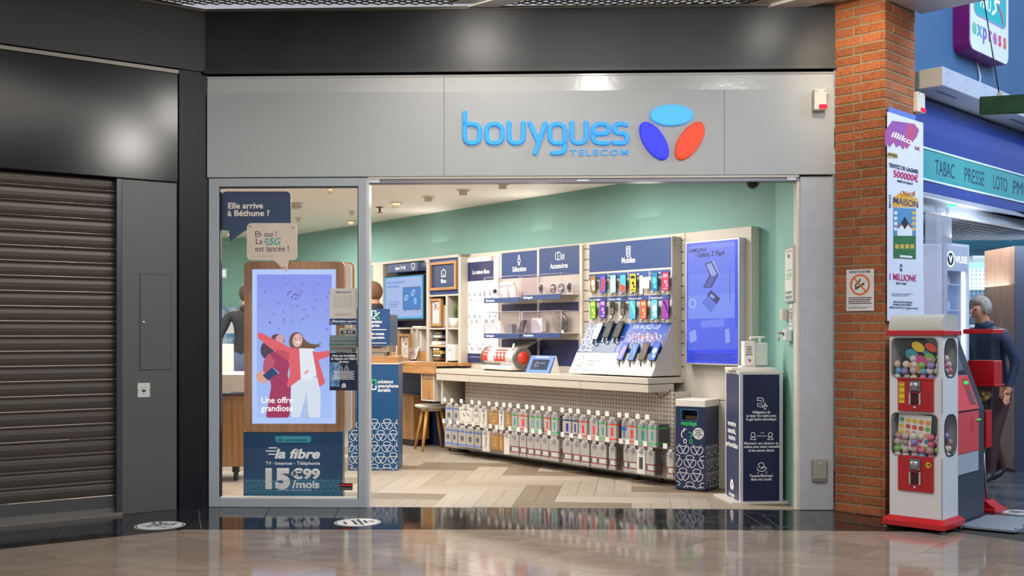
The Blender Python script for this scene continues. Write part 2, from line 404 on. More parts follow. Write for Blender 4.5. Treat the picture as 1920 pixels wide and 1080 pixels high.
MB().flat([(-4.6, 11.55), (2, 11.55), (2, 14.5), (-4.6, 14.5)], -.008, -.001).build('plank', pm[0], pf)

# ---- shop shell
TEAL = M('#76a299', .6, var=.03); TEAL2 = M('#7cae9f', .6, var=.03)
ZC = 2.5
wr = struct('wall_right', WF)
MB().box(-8.6, .95, .1, .3, 0, ZC+.1).build('wall_panel', TEAL, wr)
wb = struct('wall_back'); MB().box(-5.4, -3.0, 14.5, 14.7, 0, ZC+.1).build('wall_panel', TEAL2, wb)
wl = struct('wall_left'); MB().box(-5.2, -5.0, 7.4, 14.6, 0, ZC+.1).build('wall_panel', WHITE, wl)
# grey door in the back wall, seen past the counter
dr = struct('door_1'); MB().box(-5.0, -4.16, 14.44, 14.5, 0, 2.05).build('door_leaf', M('#b9beb6', .4), dr); MB().box(-4.16, -4.1, 14.42, 14.5, 0, 2.1).box(-5.0, -4.16, 14.42, 14.5, 2.05, 2.1).build('door_frame', M('#d8d8d0', .4), dr)
# right-hand return wall just inside the entrance
rx0, rx1 = F0.lx(1497, .02), F0.lx(1497, .02)+.12
wrt = struct('wall_entrance', F0)
MB().box(F0.lx(1496, 0), F0.lx(1496, 0)+.14, .08, .72, 0, ZC+.1).build('wall_panel', M('#86b3a5', .6, var=.02), wrt)
cl = struct('ceiling')
MB().flat([F0.w(-4.6, .06)[:2], F0.w(2.3, .06)[:2], WF.w(1.1, .25)[:2], WF.w(-8.7, .25)[:2], (-5.2, 14.7), (-5.2, 7.3)], ZC, ZC+.1).build('ceiling_panel', M('#f3ece2', .7, var=.01), cl)

# ---- shop front
GREY = M('#adadaa', .42, var=.02, scale=3); ALU = M('#a3a8ac', .4, var=.03); GLOSSW = M('#b9b8b4', .16, var=.03, bump=.05, scale=30)
wf = struct('wall_front', F0)
zt, zb = F0.z(960, 172), F0.z(960, 330.5)
for a, b in ((390, 833), (833.6, 1357), (1357.6, 1563)):
    MB().box(F0.lx(a), F0.lx(b), -.02, .03, zb, zt, .001).build('panel', GREY, wf)
z1 = F0.z(960, 140)
for a, b in ((389, 832), (832.5, 1563)):
    MB().box(F0.lx(a), F0.lx(b), -.005, .05, zt, z1, .002).box(F0.lx(a), F0.lx(b), -.012, .0, z1-.012, z1).build('panel', GLOSSW, wf, label='glossy pale strip above the sign panels')
MB().box(F0.lx(388), F0.lx(1564), .03, .16, zb+.0, 2.99).build('wall_core', M('#55565a', .6), wf)
# white pillar beside the entrance
pw = struct('pillar', F0); zh = F0.z(1500, 331)
MB().box(F0.lx(1500), F0.lx(1563.5), 0, .16, 0, zh, .004).build('pillar_shaft', M('#b4b5b9', .28, var=.05, scale=12, bump=.04), pw)
MB().box(F0.lx(1494.5), F0.lx(1500), .01, .1, 0, zh-.015).build('edge_strip', M('#d9d2c6', .35), pw)
# entrance head track
tr = struct('trim_1', F0)
a, b = F0.lx(690), F0.lx(1498); zz = F0.z(1100, 331); z2 = F0.z(1100, 341)
MB().box(a, b, -.012, .12, zz-.012, zz+.004).build('head_strip', M('#c9bfb2', .35), tr)
MB().box(a, b, .0, .1, z2, zz-.012).build('head_track', M('#7d7c80', .4, .5), tr)
MB().box(a, a+.08, -.004, .02, z2, z2+.03).build('track_bracket', CHROME, tr)
MB().box(b-.08, b-.02, -.006, .02, z2+.004, z2+.03).build('track_bracket', CHROME, tr)
m = MB()
for px in (1048, 1058): m.lathe([(0, .006), (.006, .004), (.007, 0)], (F0.lx(px), 0, (z2+zz)/2-.005), 10, axis='y')
m.box(F0.lx(1082), F0.lx(1104), -.004, .002, z2+.004, z2+.016).build('screw', CHROME, tr)
# ---- window
wi = struct('window_1', F0)
x0, x1, g0, g1 = F0.lx(392), F0.lx(691), F0.lx(411), F0.lx(672)
zA, zB, zg0, zg1 = .0, F0.z(540, 334), F0.z(540, 934), F0.z(540, 350)
fr_m = ALU
MB().box(x0, g0, -.01, .07, zA, zB, .003).build('window_frame', fr_m, wi)
MB().box(g1, F0.lx(687), -.01, .07, zA, zB, .003).build('window_frame', fr_m, wi)
MB().box(F0.lx(687), F0.lx(692), .0, .1, zA, zB).build('edge_strip', M('#c9c7c4', .3, .3), wi)
MB().box(g0, g1, -.01, .07, zA, zg0, .003).build('window_frame', fr_m, wi)
MB().box(g0, g1, -.01, .07, zg1, zB, .003).build('window_frame', fr_m, wi)
m = MB(); t = .006
m.box(g0, g0+t, .0, .05, zg0, zg1).box(g1-t, g1, .0, .05, zg0, zg1).box(g0+t, g1-t, .0, .05, zg1-t, zg1).build('gasket', DARK, wi)
MB().box(g0+t, g1-t, .0, .05, zg0, zg0+t).build('gasket', M('#cfc8bb', .4), wi)
MB().box(g0+.002, g1-.002, .022, .028, zg0+.002, zg1-.002).build('pane', glass(), wi)

# ---- black beam over the front
bk = M('#1d1e20', .42, var=.12, scale=4, h2='#242527', bump=.03, spec=.5)
bm = struct('beam', F0); zt2 = 3.41
MB().box(F0.lx(386), F0.lx(1565), -.03, .25, 2.985, zt2).build('beam_face', bk, bm)
MB().box(F0.lx(386), F0.lx(1565), -.05, .05, 2.985, 3.008).build('beam_lip', M('#2c2a28', .4), bm)
MB().box(F0.lx(384), F0.lx(1565), -.045, .25, zt2, zt2+.02).build('beam_lip', M('#5e564c', .4), bm)
b2 = struct('beam_1', LF); b2.name = 'beam_left'
MB().box(-1.7, .262, -.03, .3, 3.0, zt2).build('beam_face', M('#1c1a16', .45, var=.12, scale=4, bump=.03, spec=.35), b2)
MB().box(-1.7, .262, -.045, .3, zt2, zt2+.02).build('beam_lip', M('#5e564c', .4), b2)
c3 = struct('column', LF)
MB().box(.008, .262, -.012, .3, 0, 3.0).build('column_face', M('#101114', .42, var=.15, bump=.03, spec=.25), c3)
MB().box(-.004, .008, .02, .3, 0, 3.0).build('column_face', BLACK, c3)
# ---- left front: header panel, grey wall panel
wsl = struct('wall_shutter', LF)
zb3, zt3 = LF.z(333, 343), LF.z(333, 137)
MB().box(-1.7, -.006, -.03, .2, zb3, zt3-.012, .003).build('header_panel', M('#07080a', .17, var=.1, scale=3, spec=.25), wsl)
MB().box(-1.7, -.004, -.04, .2, zt3-.012, zt3+.012).build('header_trim', M('#6e675e', .35, .3), wsl)
xg0, xg1 = LF.lx(228), LF.lx(331)
gm = M('#514f4c', .42, .1, var=.04, scale=60)
MB().box(xg0, xg1, -.005, .2, .0, zb3, .002).build('grey_panel', gm, wsl)
MB().box(xg1, -.003, .03, .2, 0, zb3).build('shadow_gap', BLACK, wsl)
# flush access hatch
hx0, hx1, hz0, hz1 = LF.rect(262.5, 515, 320, 693, -.005)
m = MB(); m.box(hx0-.003, hx1+.003, -.0062, -.004, hz0-.003, hz1+.003); m.build('hatch_gap', BLACK, wsl)
MB().box(hx0, hx1, -.009, -.004, hz0, hz1, .001).build('hatch_door', gm, wsl)
hz = LF.at(269.5, 604.5, -.009); m = MB(); m.lathe([(.009, -.002), (.009, .002), (.006, .003), (0, .003)], (hz[0], -.009, hz[1]), 14, axis='y'); m.i = 1; m.box(hz[0]-.002, hz[0]+.002, -.0135, -.011, hz[1]-.004, hz[1]+.003); m.build('hatch_lock', [CHROME, BLACK], wsl)
MB().box(LF.lx(218), xg0, -.01, .1, 0, zb3, .002).build('guide_rail', M('#3c4148', .35, .4), wsl)

# ---- mall ceiling: expanded metal and white beams, only a narrow strip shows
mc = struct('ceiling_mall')
m = MB(); zc = 3.425
cw, ch = .042, .034
for i in range(int((2.05+3.3)/cw)):
    for j in range(24):
        x, y = -3.3+i*cw, 6.42+j*ch; s = (i+j) % 2
        p, q = ((x, y), (x+cw, y+ch)) if s else ((x, y+ch), (x+cw, y))
        if (-.42+(7.2-y)*1.6 < x < -.05+(7.2-y)*1.6): continue
        if y > 7.25+(x*-.035): continue
        m.poly([(p[0], p[1]-.003, zc), (q[0], q[1]-.003, zc+.001), (q[0], q[1]+.003, zc+.012), (p[0], p[1]+.003, zc+.011)])
g = m.build('metal_mesh', M('#7a6a4c', .4, .6), mc); g['kind'] = 'stuff'
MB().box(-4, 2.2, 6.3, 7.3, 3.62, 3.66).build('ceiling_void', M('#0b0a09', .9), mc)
MB().flat([(-.42, 7.2), (-.05, 7.2), (.85, 6.42), (.48, 6.42)], zc-.0, zc+.06).build('white_beam', M('#c9c5bc', .4), mc)
MB().flat([(-.3, 7.24), (-.1, 7.24), (.7, 6.6), (.4, 6.6)], zc-.012, zc-.002).build('light_trough', M('#e8e4da', .4), mc)
MB().flat([(1.55, 7.28), (2.2, 7.28), (3.1, 6.4), (2.2, 6.4)], zc-.002, zc+.08).build('white_beam', M('#c9c3b4', .4), mc)
MB().flat([(1.7, 7.25), (1.95, 7.25), (2.4, 6.8), (2.1, 6.8)], zc-.02, zc-.002).build('white_beam', M('#ebe6d8', .4), mc)
MB().flat([(2.45, 6.95), (2.78, 7.25), (3.3, 6.75), (2.75, 6.4)], 3.37, 3.42).build('white_beam', M('#c9c6c2', .4), mc)

# ---- brick pillar
bp = struct('pillar_1', PF); bp.name = 'pillar_brick'
LW = PF.lx(1660)
RF = Frame(*PF.w(LW, 0)[:2], 45); RL = RF.lx(1716)
MB().box(.003, LW-.004, .0045, RL, 0, 3.42).build('mortar', M('#8a7d63', .9, var=.15, scale=60, bump=.3), bp)
brick_m = M('#854220', .8, scale=70, stretch=(1.6, 1.6, .7), h2='#a9653a', mix=(.3, .72), info=.2, bump=.5, detail=8)
brick_r = M('#7a4232', .75, var=.25, scale=26, h2='#945648', mix=(.25, .8), info=.2, bump=.25, detail=8)
def brick_mesh(w, h, d): return MB().box(-w/2, w/2, 0, d, 0, h, .0022).mesh('brick', brick_m)
CH = .0636; jt = .012; sw = .026
fw = LW-sw-.004
lens = [.40*fw, .55*fw]; fm = {}
for lab, w in (('a', lens[0]), ('b', fw-lens[0]-jt), ('c', lens[1]), ('d', fw-lens[1]-jt)): fm[lab] = (w, brick_mesh(w, CH-jt, .03))
rm = {}
for lab, w in (('e', RL*.235), ('f', RL*.51), ('g', RL*.2), ('h', RL*.485), ('i', RL*.46)):
    rm[lab] = (w, MB().box(0, .03, 0, w, 0, CH-jt, .0022).mesh('brick', brick_m))
for c in range(54):
    z = c*CH+.004; k = c % 2
    for lab, x in ((('a', 0), ('b', lens[0]+jt)) if k == 0 else (('c', 0), ('d', lens[1]+jt))):
        w, me = fm[lab]; o = bpy.data.objects.new('brick', me); COL.objects.link(o); o.parent = bp; o.location = (x+w/2, rnd.uniform(-.0015, .0015), z)
    for lab, y in ((('e', 0), ('f', RL*.235+jt), ('g', RL*.745+2*jt)) if k == 0 else (('h', 0), ('i', RL*.485+jt))):
        w, me = rm[lab]; o = bpy.data.objects.new('brick', me); COL.objects.link(o); o.parent = bp; o.location = (LW-.03+rnd.uniform(-.001, .001), y, z)
# ================================================================ SHOP FRONT OBJECTS
def lit(h, e, rough=.4):
    k = ('lit', h, e)
    if k in _M: return _M[k]
    m = M(h, rough, var=.015).copy(); _M[k] = m; b = m.node_tree.nodes['Principled BSDF']; b.inputs['Specular IOR Level'].default_value = .2
    b.inputs['Emission Color'].default_value = (*lin(h), 1); b.inputs['Emission Strength'].default_value = e; return m
def glow(h, e): return M(h, .3, emit=e)          # self-lit picture on a screen
def rp(pts, r, n=6, close=False):     # polyline with rounded corners
    out = []; N_ = len(pts); rl = r
    for i, p in enumerate(pts):
        if not close and i in (0, N_-1): out.append(p); continue
        a, c = Vector(pts[i-1]), Vector(pts[(i+1) % N_]); p = Vector(p); u, v = (a-p), (c-p); r = rl[i] if isinstance(rl, (list, tuple)) else rl
        k = min(r, u.length/2*.999, v.length/2*.999); s, e = p+u.normalized()*k, p+v.normalized()*k
        for j in range(n+1):
            t = j/n; out.append(tuple(s*(1-t)**2+p*2*t*(1-t)+e*t*t))
    return out
class PX:                              # maps picture points on a plane of a frame to local x,z relative to an origin
    def __init__(s, F, d=0, o=(0, 0)): s.F, s.d, s.o = F, d, o
    def __call__(s, x, y): a = s.F.at(x, y, s.d); return a[0]-s.o[0], a[1]-s.o[1]
    def l(s, pts): return [s(*p) for p in pts]
def pattern(x0, x1, z0, z1, a, y, w, parent, name='printed_pattern', c1=None, c2=None, fade=None, trans=None):
    """rosettes of three ovals, as printed outlines"""
    m = MB(); r2 = random.Random(3); rows = int((z1-z0)/(a*.88))+2
    for j in range(-1, rows+1):
        for i in range(-1, int((x1-x0)/a)+3):
            cx, cz = x0+(i+(j % 2)*.5)*a, z0+j*a*.88
            for dx, dz, ro in ((0, .3, 0), (-.235, -.1, -58), (.235, -.1, 58)):
                m.i = 1 if (c2 and ro and (i*3+j*5) % 7 == 0) else 0
                pts = []
                for k in range(17):
                    t = 2*math.pi*k/16; u, v = .285*a*math.cos(t), .155*a*math.sin(t); q = R(ro)
                    pts.append((cx+dx*a+u*math.cos(q)-v*math.sin(q), cz+dz*a+u*math.sin(q)+v*math.cos(q)))
                for p, q in zip(pts, pts[1:]):
                    if all(x0 < s[0] < x1 and z0 < s[1] < z1 for s in (p, q)): m.stroke([p, q], w, y, .0006, cap=False)
    return m.build(name, [c1 or INKW, c2 or GREEN], parent)

# ---- the big sign
S_ = PX(F0, -.025); oz = S_(867, 272)
sign = thing('shop_sign', 'large lit blue lowercase shop name with three coloured ovals over the entrance', 'sign', F0, oz[0], -.02, oz[1])
S_ = PX(F0, -.035, oz)
SKY = lit('#3a9ee6', .42); k = 1/275.
G_ = [('b', [((871.3, 211), (871.3, 268), (899.5, 268), (899.5, 232), (871.3, 232))], 0),
      ('o', [((912, 232), (941.5, 232), (941.5, 268), (912, 268))], 1),
      ('u', [((954.3, 230), (954.3, 268), (981, 268), (981, 230))], 0),
      ('y', [((993.5, 231), (1007.5, 262)), ((1022.5, 231), (1003, 287))], 0),
      ('g', [((1059, 268), (1030.5, 268), (1030.5, 232), (1059, 232), (1059, 286.5), (1036, 286.5))], 0),
      ('u', [((1072, 230), (1072, 268), (1099, 268), (1099, 230))], 0),
      ('e', [((1112, 250.5), (1141, 250.5), (1141, 232), (1111.5, 232), (1111.5, 268), (1139, 268))], 0),
      ('s', [((1174.5, 234), (1170, 232), (1152.5, 232), (1152.5, 249.5), (1175.5, 249.5), (1175.5, 268), (1153, 268), (1150, 266))], 0)]
for nm, paths, cl_ in G_:
    m = MB()
    for p in paths:
        q = rp(list(p), 15 if nm in 'bougeu' else 9, 7, bool(cl_)); m.stroke(S_.l(q), 9.4*k, 0, .022, close=bool(cl_), bev=.006)
    m.build('letter', SKY, sign)
x = S_(1124, 285); t = text('TELECOM', 11*k, SKY, sign, x[0], S_(1124, 291)[1], -.004, bold=.02, gap=1.35, ext=.004); bb = [v.co.x for v in t.data.vertices]; sc = (S_(1178, 0)[0]-S_(1069, 0)[0])/(max(bb)-min(bb))
for v in t.data.vertices: v.co.x = x[0]+(v.co.x-x[0])*sc
for cx, cy, ro, h in ((1259.3, 216, 0, '#4fb4fa'), (1226.5, 264, -57, '#3a3eea'), (1293.3, 264, 57, '#e0492c')):
    c = S_(cx, cy); m = MB(); n0 = 28; rg = []
    for sc_, y in ((1, 0), (1, -.016), (.93, -.024)):
        rg.append([m.v(c[0]+40.5*k*sc_*math.cos(t)*math.cos(R(ro))-19.8*k*sc_*math.sin(t)*math.sin(R(ro)), y, c[1]+40.5*k*sc_*math.cos(t)*math.sin(R(ro))+19.8*k*sc_*math.sin(t)*math.cos(R(ro))) for t in [2*math.pi*i/n0 for i in range(n0)]])
    for a, b in zip(rg, rg[1:]):
        for i in range(n0): m._f([a[i], a[(i+1) % n0], b[(i+1) % n0], b[i]])
    m._f(rg[-1]); m.build('logo_oval', lit(h, .45), sign)
# thin panel-mounted stand-offs are hidden; alarm box at the sign's end
def alarm(F, px, label, d=0, w=None):
    x0, x1, z0, z1 = F.rect(*px, d-.05); wd_ = x1-x0
    t = thing('alarm_box', label, 'alarm', F, x0, d, z0)
    MB().box(0, wd_*.78, -.06, 0, 0, z1-z0, .004).build('housing', M('#cfc9bd', .45), t)
    MB().box(wd_*.3, wd_*.8, -.064, -.03, .006, .035, .002).build('red_lens', lit('#d01830', 1.2), t)
    m = MB(); m.tube([(wd_*.78, -.03, (z1-z0)*.75), (wd_*.95, -.035, (z1-z0)*.82), (wd_*1.0, -.02, (z1-z0)*.95)], .004, 6).build('cable', M('#d8d4cc', .5), t)
    m = MB()
    for a in (.12, .66): m.lathe([(.004, .001), (.003, .003), (0, .003)], (wd_*a, -.06, (z1-z0)*.9), 8, axis='y')
    m.build('screw', M('#6a665e', .5), t); return t
alarm(F0, (1526, 167, 1556, 206), 'small cream alarm box with red light on the grey sign panel', -.02)

# ---- window signs
def bubble(name, label, pts, m_, texts, d, dots=()):
    P = PX(F0, d); c = P(*pts[0]); P.o = c
    t = thing(name, label, 'sign', F0, c[0], d, c[1]); b = MB(); b.prism(P.l(pts), -.003, .003); b.build('panel', m_, t)
    for s, x, y, h, mm, al, bo, it, sx in texts:
        q = P(x, y); o = text(s, h/271, mm, t, q[0], q[1], -.0036, al, bo, sx, it); W_ = {'Elle arrive': 493.5, 'à Béthune ?': 505.5, 'Eh oui !': 519, 'est lancée !': 541.5, '5G': 527}.get(s)
        if W_: fit(o, q[0], P(W_, y)[0])
    if dots:
        b = MB(); [b.stroke([P(x0_, y_), P(x1_, y_)], .009, -.0036, cap=False) for x0_, x1_, y_ in ((497, 505, 448.5), (494.5, 503, 453), (499, 504, 457.5))]; b.build('printed_lines', M('#4fa79b', .5), t); b = MB()
        for x, y in dots: q = P(x, y); b.lathe([(.007, .001), (.006, .003), (0, .003)], (q[0], -.003, q[1]), 10, axis='y')
        b.build('suction_cup', M('#9a9288', .4), t)
    return t
Zp = lambda a: [(390+x/3.374, 330+y/3.374) for x, y in a]
n_ = Zp(rp([(86, 98), (524, 98), (524, 345), (235, 345), (138, 416), (133, 345), (86, 345)], [34, 34, 34, 10, 4, 8, 34], 4, True))
bubble('speech_bubble_sign', 'dark blue speech bubble sign with cream writing high in the window', n_, M('#2b3c5e', .35), [('Elle arrive', 428, 391, 10.5, M('#f0e0cc', .5), 'LEFT', .05, 0, .93), ('à Béthune ?', 427, 405, 10.5, M('#f0e0cc', .5), 'LEFT', .05, 0, .93)], .05)
n_ = Zp(rp([(246, 298), (564, 298), (564, 533), (509, 533), (500, 610), (418, 533), (246, 533)], [34, 34, 34, 6, 8, 6, 34], 4, True))
bd = M('#1c2a44', .5)
bubble('speech_bubble_sign', 'cream speech bubble sign overlapping the dark blue one in the window', n_, M('#dcc9b2', .4), [('Eh oui !', 479, 444, 10.5, bd, 'LEFT', .0, 0, .95), ('La', 479, 457.5, 10.5, bd, 'LEFT', 0, 0, .95), ('5G', 504, 459, 12.5, M('#4fa79b', .5), 'LEFT', .06, .25, 1), ('est lancée !', 479, 471.5, 10.5, bd, 'LEFT', 0, 0, .95), ('_________________', 473, 480, 2, bd, 'LEFT', 0, 0, 1.6)], .042, ((469, 424.5), (550, 426.5), (533.5, 501.5)))
# ---- notices stuck on the glass
def notice(label, box, m_, lines, cat='notice', F=F0, d=.021, extra=None, name='window_notice', th=.0012):
    x0, x1, z0, z1 = F.rect(*box, d); t = thing(name, label, cat, F, x0, d, z0); w, h = x1-x0, z1-z0
    MB().box(0, w, -th, 0, 0, h).build('sheet', m_, t)
    for s, fx, fz, hh, mm, al, bo in lines: text(s, hh*h, mm, t, fx*w, fz*h, -th-.0006, al, bo, .92)
    if extra: extra(t, w, h, -th-.0006)
    return t
gl = M('#8b857c', .5); dk = M('#3d4a5c', .5)
def bars(t, w, h, y):
    m = MB()
    for r_ in range(6):
        for c_ in range(5): m.rect(w*(.3+.11*c_), w*(.3+.11*c_)+w*.085, h*(.74-.075*r_), h*(.755-.075*r_), y)
        m.rect(w*.14, w*.26, h*(.74-.075*r_), h*(.755-.075*r_), y)
    m.rect(w*.3, w*.8, h*.14, h*.155, y); m.rect(w*.3, w*.7, h*.1, h*.115, y); m.ring(w*.25, h*.14, .008, .008, .002, y=y)
    m.build('printed_text', gl, t)
notice('pale opening hours sheet headed with a greeting, topmost on the window glass', (618, 541, 669.5, 597), M('#cfc7bb', .5), [('«Bonjour»', .5, .84, .09, dk, 'CENTER', .02)], extra=bars)
def arr(t, w, h, y): MB().stroke(rp([(.006, .6*h), (.006, .25*h), (.02, .25*h), (.02, .7*h), (.026, .8*h)], .003), .0025, y).build('icon', INKW, t)
notice('narrow navy repair strip stuck directly below the opening hours sheet', (618, 597.5, 668, 609), M('#1d3763', .4), [('Réparation express', .56, .42, .36, INKW, 'CENTER', .03), ('Intervention rapide sur votre mobile', .58, .16, .1, INKW, 'CENTER', 0)], extra=arr)
notice('small pale card sticker with a dark oblong, below the navy repair strip', (637, 615, 668, 627.5), M('#b5aa9b', .5), [('Paiement', .5, .78, .13, dk, 'CENTER', .03)], extra=lambda t, w, h, y: merge('printed_badge', t, [MB().prism(rrect(w*.06, w*.95, h*.08, h*.62, .008), y-.0005, y).build('x', M('#1d2433', .4), None), text('CB  ACV', h*.26, INKW, None, w*.5, h*.24, y-.001, bold=.05)]))
def dot(t, w, h, y): m = MB(); m.disc(w*.88, h*.13, .014, .014, y); m.i = 1; m.disc(w*.88, h*.13, .005, .005, y-.0004); m.build('printed_seal', [BLACK, GLOSSW], t)
tg = M('#2c5c62', .5)
notice('grey green notice about identity checks, above the dark respect notice', (618, 628.5, 669.5, 660), M('#75807c', .5), [('Ici, nous sommes équipés', .5, .62, .12, tg, 'CENTER', .03), ("d'une solution de contrôle", .5, .40, .12, tg, 'CENTER', .03), ('de pièces justificatives.', .5, .18, .12, M('#7c3a2c', .5), 'CENTER', .03)], extra=dot)
def incv(t, w, h, y):
    m = MB()
    for cx in (.4, .62): m.ring(w*cx, h*.63, .0075, .0085, .002, y=y); m.stroke(rp([(w*cx-.016, h*.545), (w*cx-.014, h*.59), (w*cx+.014, h*.59), (w*cx+.016, h*.545)], .008), .002, y); m.stroke([(w*cx-.016, h*.545), (w*cx+.016, h*.545)], .002, y)
    for i in range(7): m.rect(w*.12+(i % 3)*.004, w*.92-(i % 2)*.01, h*(.5-.035*i), h*(.513-.035*i), y)
    for ro, dx, dz in ((0, 0, .010), (-58, -.008, -.002), (58, .008, -.002)): m.disc(w*.52+dx, h*.13+dz, .0095, .0052, y, R(ro))
    m.rect(w*.42, w*.62, h*.075, h*.085, y); m.build('printed_text', INKW, t)
    MB().rect(w*.02, w*.36, h*.1, h*.74, y+.0003).build('printed_photo', M('#3c6d9c', .4, h2='#7fa6c8', scale=30), t)
notice('dark notice asking for respect with two white figures, lowest on the window glass', (618, 661, 669.5, 732), M('#15233b', .4), [('Stop aux incivilités,', .53, .89, .06, INKW, 'CENTER', .04), ("le respect est l'affaire", .53, .81, .06, INKW, 'CENTER', .04), ('de tous.', .53, .73, .06, INKW, 'CENTER', .04)], extra=incv)
notice('tiny dark sticker with red writing low on the window glass', (637, 906, 661, 919), M('#1c1716', .4), [('SOUS ALARME', .5, .62, .2, lit('#e02420', .8), 'CENTER', .05), ('SURVEILLANCE', .5, .16, .2, M('#8a8680', .5), 'CENTER', .05)], cat='sticker')

# ---- digital display totem behind the window
DF = Frame(0, 7.82, 0); D_ = PX(DF)
o = D_(460, 932); o = (o[0], 0); D_.o = o
tt = thing('display_totem', 'portrait advertising screen in a rounded oak surround on a blue poster base', 'display', DF, o[0], 0, 0)
def Q(x, y): return D_(460+x/3.275, 490+y/3.275)
(a0, c1), (a1, c0) = Q(-1, 3), Q(612, 1046)
def frame_ring(y0, y1, dx=0):
    m = MB(); po = rrect(a0+dx, a1+dx, c0, c1, .035, 6); (i0, k1), (i1, k0) = Q(47, 50), Q(560, 995)
    pi_ = rrect(i0+dx, i1+dx, k0, k1, .002, 6); n = len(po)
    A = [[m.v(x, y, z) for x, z in P] for P, y in ((pi_, y0+.01), (pi_, y0), (po, y0), (po, y1))]
    for p, q in zip(A, A[1:]):
        for i in range(n): m._f([p[i], p[(i+1) % n], q[(i+1) % n], q[i]])
    m._f(A[-1]); return m
frame_ring(-.03, .02).build('oak_surround', wood('#b98a64', '#9c6e49', 2), tt)
frame_ring(.06, .09, .06).build('oak_surround', wood('#b98a64', '#9c6e49', 2), tt)
MB().prism(rrect(a0+.02, a1+.045, c0, c1-.012, .03), .02, .06).build('white_core', M('#d8cfc2', .4), tt)
def grad(h1, h2, e, z0, z1, swap=False):
    m = bpy.data.materials.new('screen_gradient'); m.use_nodes = True; N = m.node_tree.nodes; L = m.node_tree.links; b = N['Principled BSDF']
    tc = N.new('ShaderNodeTexCoord'); sp = N.new('ShaderNodeSeparateXYZ'); mr = N.new('ShaderNodeMapRange'); rp_ = N.new('ShaderNodeValToRGB')
    L.new(tc.outputs['Object'], sp.inputs[0]); L.new(sp.outputs['Z'], mr.inputs[0]); mr.inputs[1].default_value = z0; mr.inputs[2].default_value = z1
    L.new(mr.outputs[0], rp_.inputs[0]); rp_.color_ramp.elements[0].color = (*lin(h1), 1); rp_.color_ramp.elements[1].color = (*lin(h2), 1)
    L.new(rp_.outputs[0], b.inputs['Emission Color']); b.inputs['Emission Strength'].default_value = e; b.inputs['Base Color'].default_value = (.01, .01, .01, 1); b.inputs['Roughness'].default_value = .2
    return m
(i0, k1), (i1, k0) = Q(47, 50), Q(560, 995)
m = MB(); m.box(i0, i1, -.024, .015, k0, k1); scr = m.build('screen', glow('#b4ccff', .95), tt)
(j0, l1), (j1, l0) = Q(76, 82), Q(534, 962)
MB().rect(j0, j1, l0, l1, -.0246).build('screen_image', grad('#a9c6fb', '#8793ee', .95, l0, l1), scr)
def art(col, pts, lay, e=.9): m = MB(); m.poly([(*(lambda q: (q[0], -.0248-.0002*lay, q[1]))(Q(*p)),) for p in pts]); return m.build('x', glow(col, e), None)
def oval(col, cx, cy, rx, ry, lay, ro=0, e=.9): c = Q(cx, cy); s = Q(1, 0)[0]-Q(0, 0)[0]; return MB().disc(c[0], c[1], rx*s, ry*s, -.0248-.0002*lay, R(ro)).build('x', glow(col, e), None)
sm = lambda p, r=18: rp(p, r, 4, True)
parts = [oval('#4b3a4e', 140, 545, 42, 55, 1), oval('#5a4353', 205, 478, 42, 30, 1, -20), oval('#d8a3a8', 215, 482, 26, 34, 2, -15),
  art('#a8305e', sm([(150, 565), (118, 615), (140, 690), (165, 760), (140, 900), (130, 958), (275, 958), (285, 760), (262, 700), (285, 590), (250, 540)]), 3), art('#c2566e', sm([(150, 560), (116, 612), (112, 680), (150, 700), (190, 620)]), 4),
  oval('#6b5446', 318, 492, 46, 58, 4), art('#705a4b', sm([(340, 450), (390, 500), (480, 525), (400, 530), (350, 545)]), 4), art('#705a4b', sm([(350, 500), (440, 510), (475, 500), (420, 545), (360, 540)], 8), 4), oval('#e9b9b0', 325, 485, 30, 42, 5, -8), art('#fff4f0', sm([(308, 495), (345, 490), (330, 506)], 6), 7), oval('#6a3a3e', 312, 476, 5, 3, 7), oval('#6a3a3e', 340, 472, 5, 3, 7),
  art('#dfe9f7', sm([(285, 752), (350, 722), (448, 712), (466, 800), (464, 958), (395, 958), (378, 818), (338, 958), (288, 958)], 10), 4), art('#b9cdea', [(372, 800), (380, 800), (394, 958), (360, 958), (376, 830)], 5),
  art('#e6616a', sm([(78, 440), (100, 438), (185, 482), (280, 530), (335, 532), (345, 720), (270, 775), (258, 760), (280, 690), (270, 612), (175, 545), (80, 470)], 14), 6), art('#c94c5c', sm([(215, 540), (275, 560), (268, 608), (180, 545)], 8), 7),
  art('#e6616a', sm([(415, 545), (440, 560), (520, 546), (522, 582), (452, 606), (496, 745), (458, 772), (432, 640)], 12), 6), art('#eef2fb', sm([(330, 533), (428, 536), (440, 700), (400, 730), (345, 722)], 12), 5),
  oval('#e4a58f', 104, 708, 32, 34, 6), oval('#e4a58f', 128, 738, 16, 10, 6), art('#24406f', [(112, 700), (168, 650), (208, 684), (146, 732)], 7), art('#9fb4d8', [(168, 650), (180, 656), (216, 684), (208, 690)], 7), oval('#e6b0a8', 380, 678, 18, 9, 8, 35)]
r3 = random.Random(5); m = MB()
for i in range(74):
    if i < 26: x, y = r3.gauss(308, 22), r3.gauss(215, 26)
    else: x, y = r3.uniform(85, 520), r3.uniform(95, 430)
    c = Q(x, y); m.i = i % 3; s = r3.uniform(.004, .011); m.disc(c[0], c[1], s, s*.38, -.0262, r3.uniform(0, 3), 6)
parts.append(m.build('x', [glow('#3a4470', .8), glow('#8c5f80', .8), glow('#4d62b8', .8)], None))
merge('screen_picture', scr, parts)
for s, yy in (('Une offre', 868), ('grandiose', 918)): q = Q(102, yy); text(s, .043, glow('#ffffff', 1), scr, q[0], q[1], -.0275, 'LEFT', .025, .95)
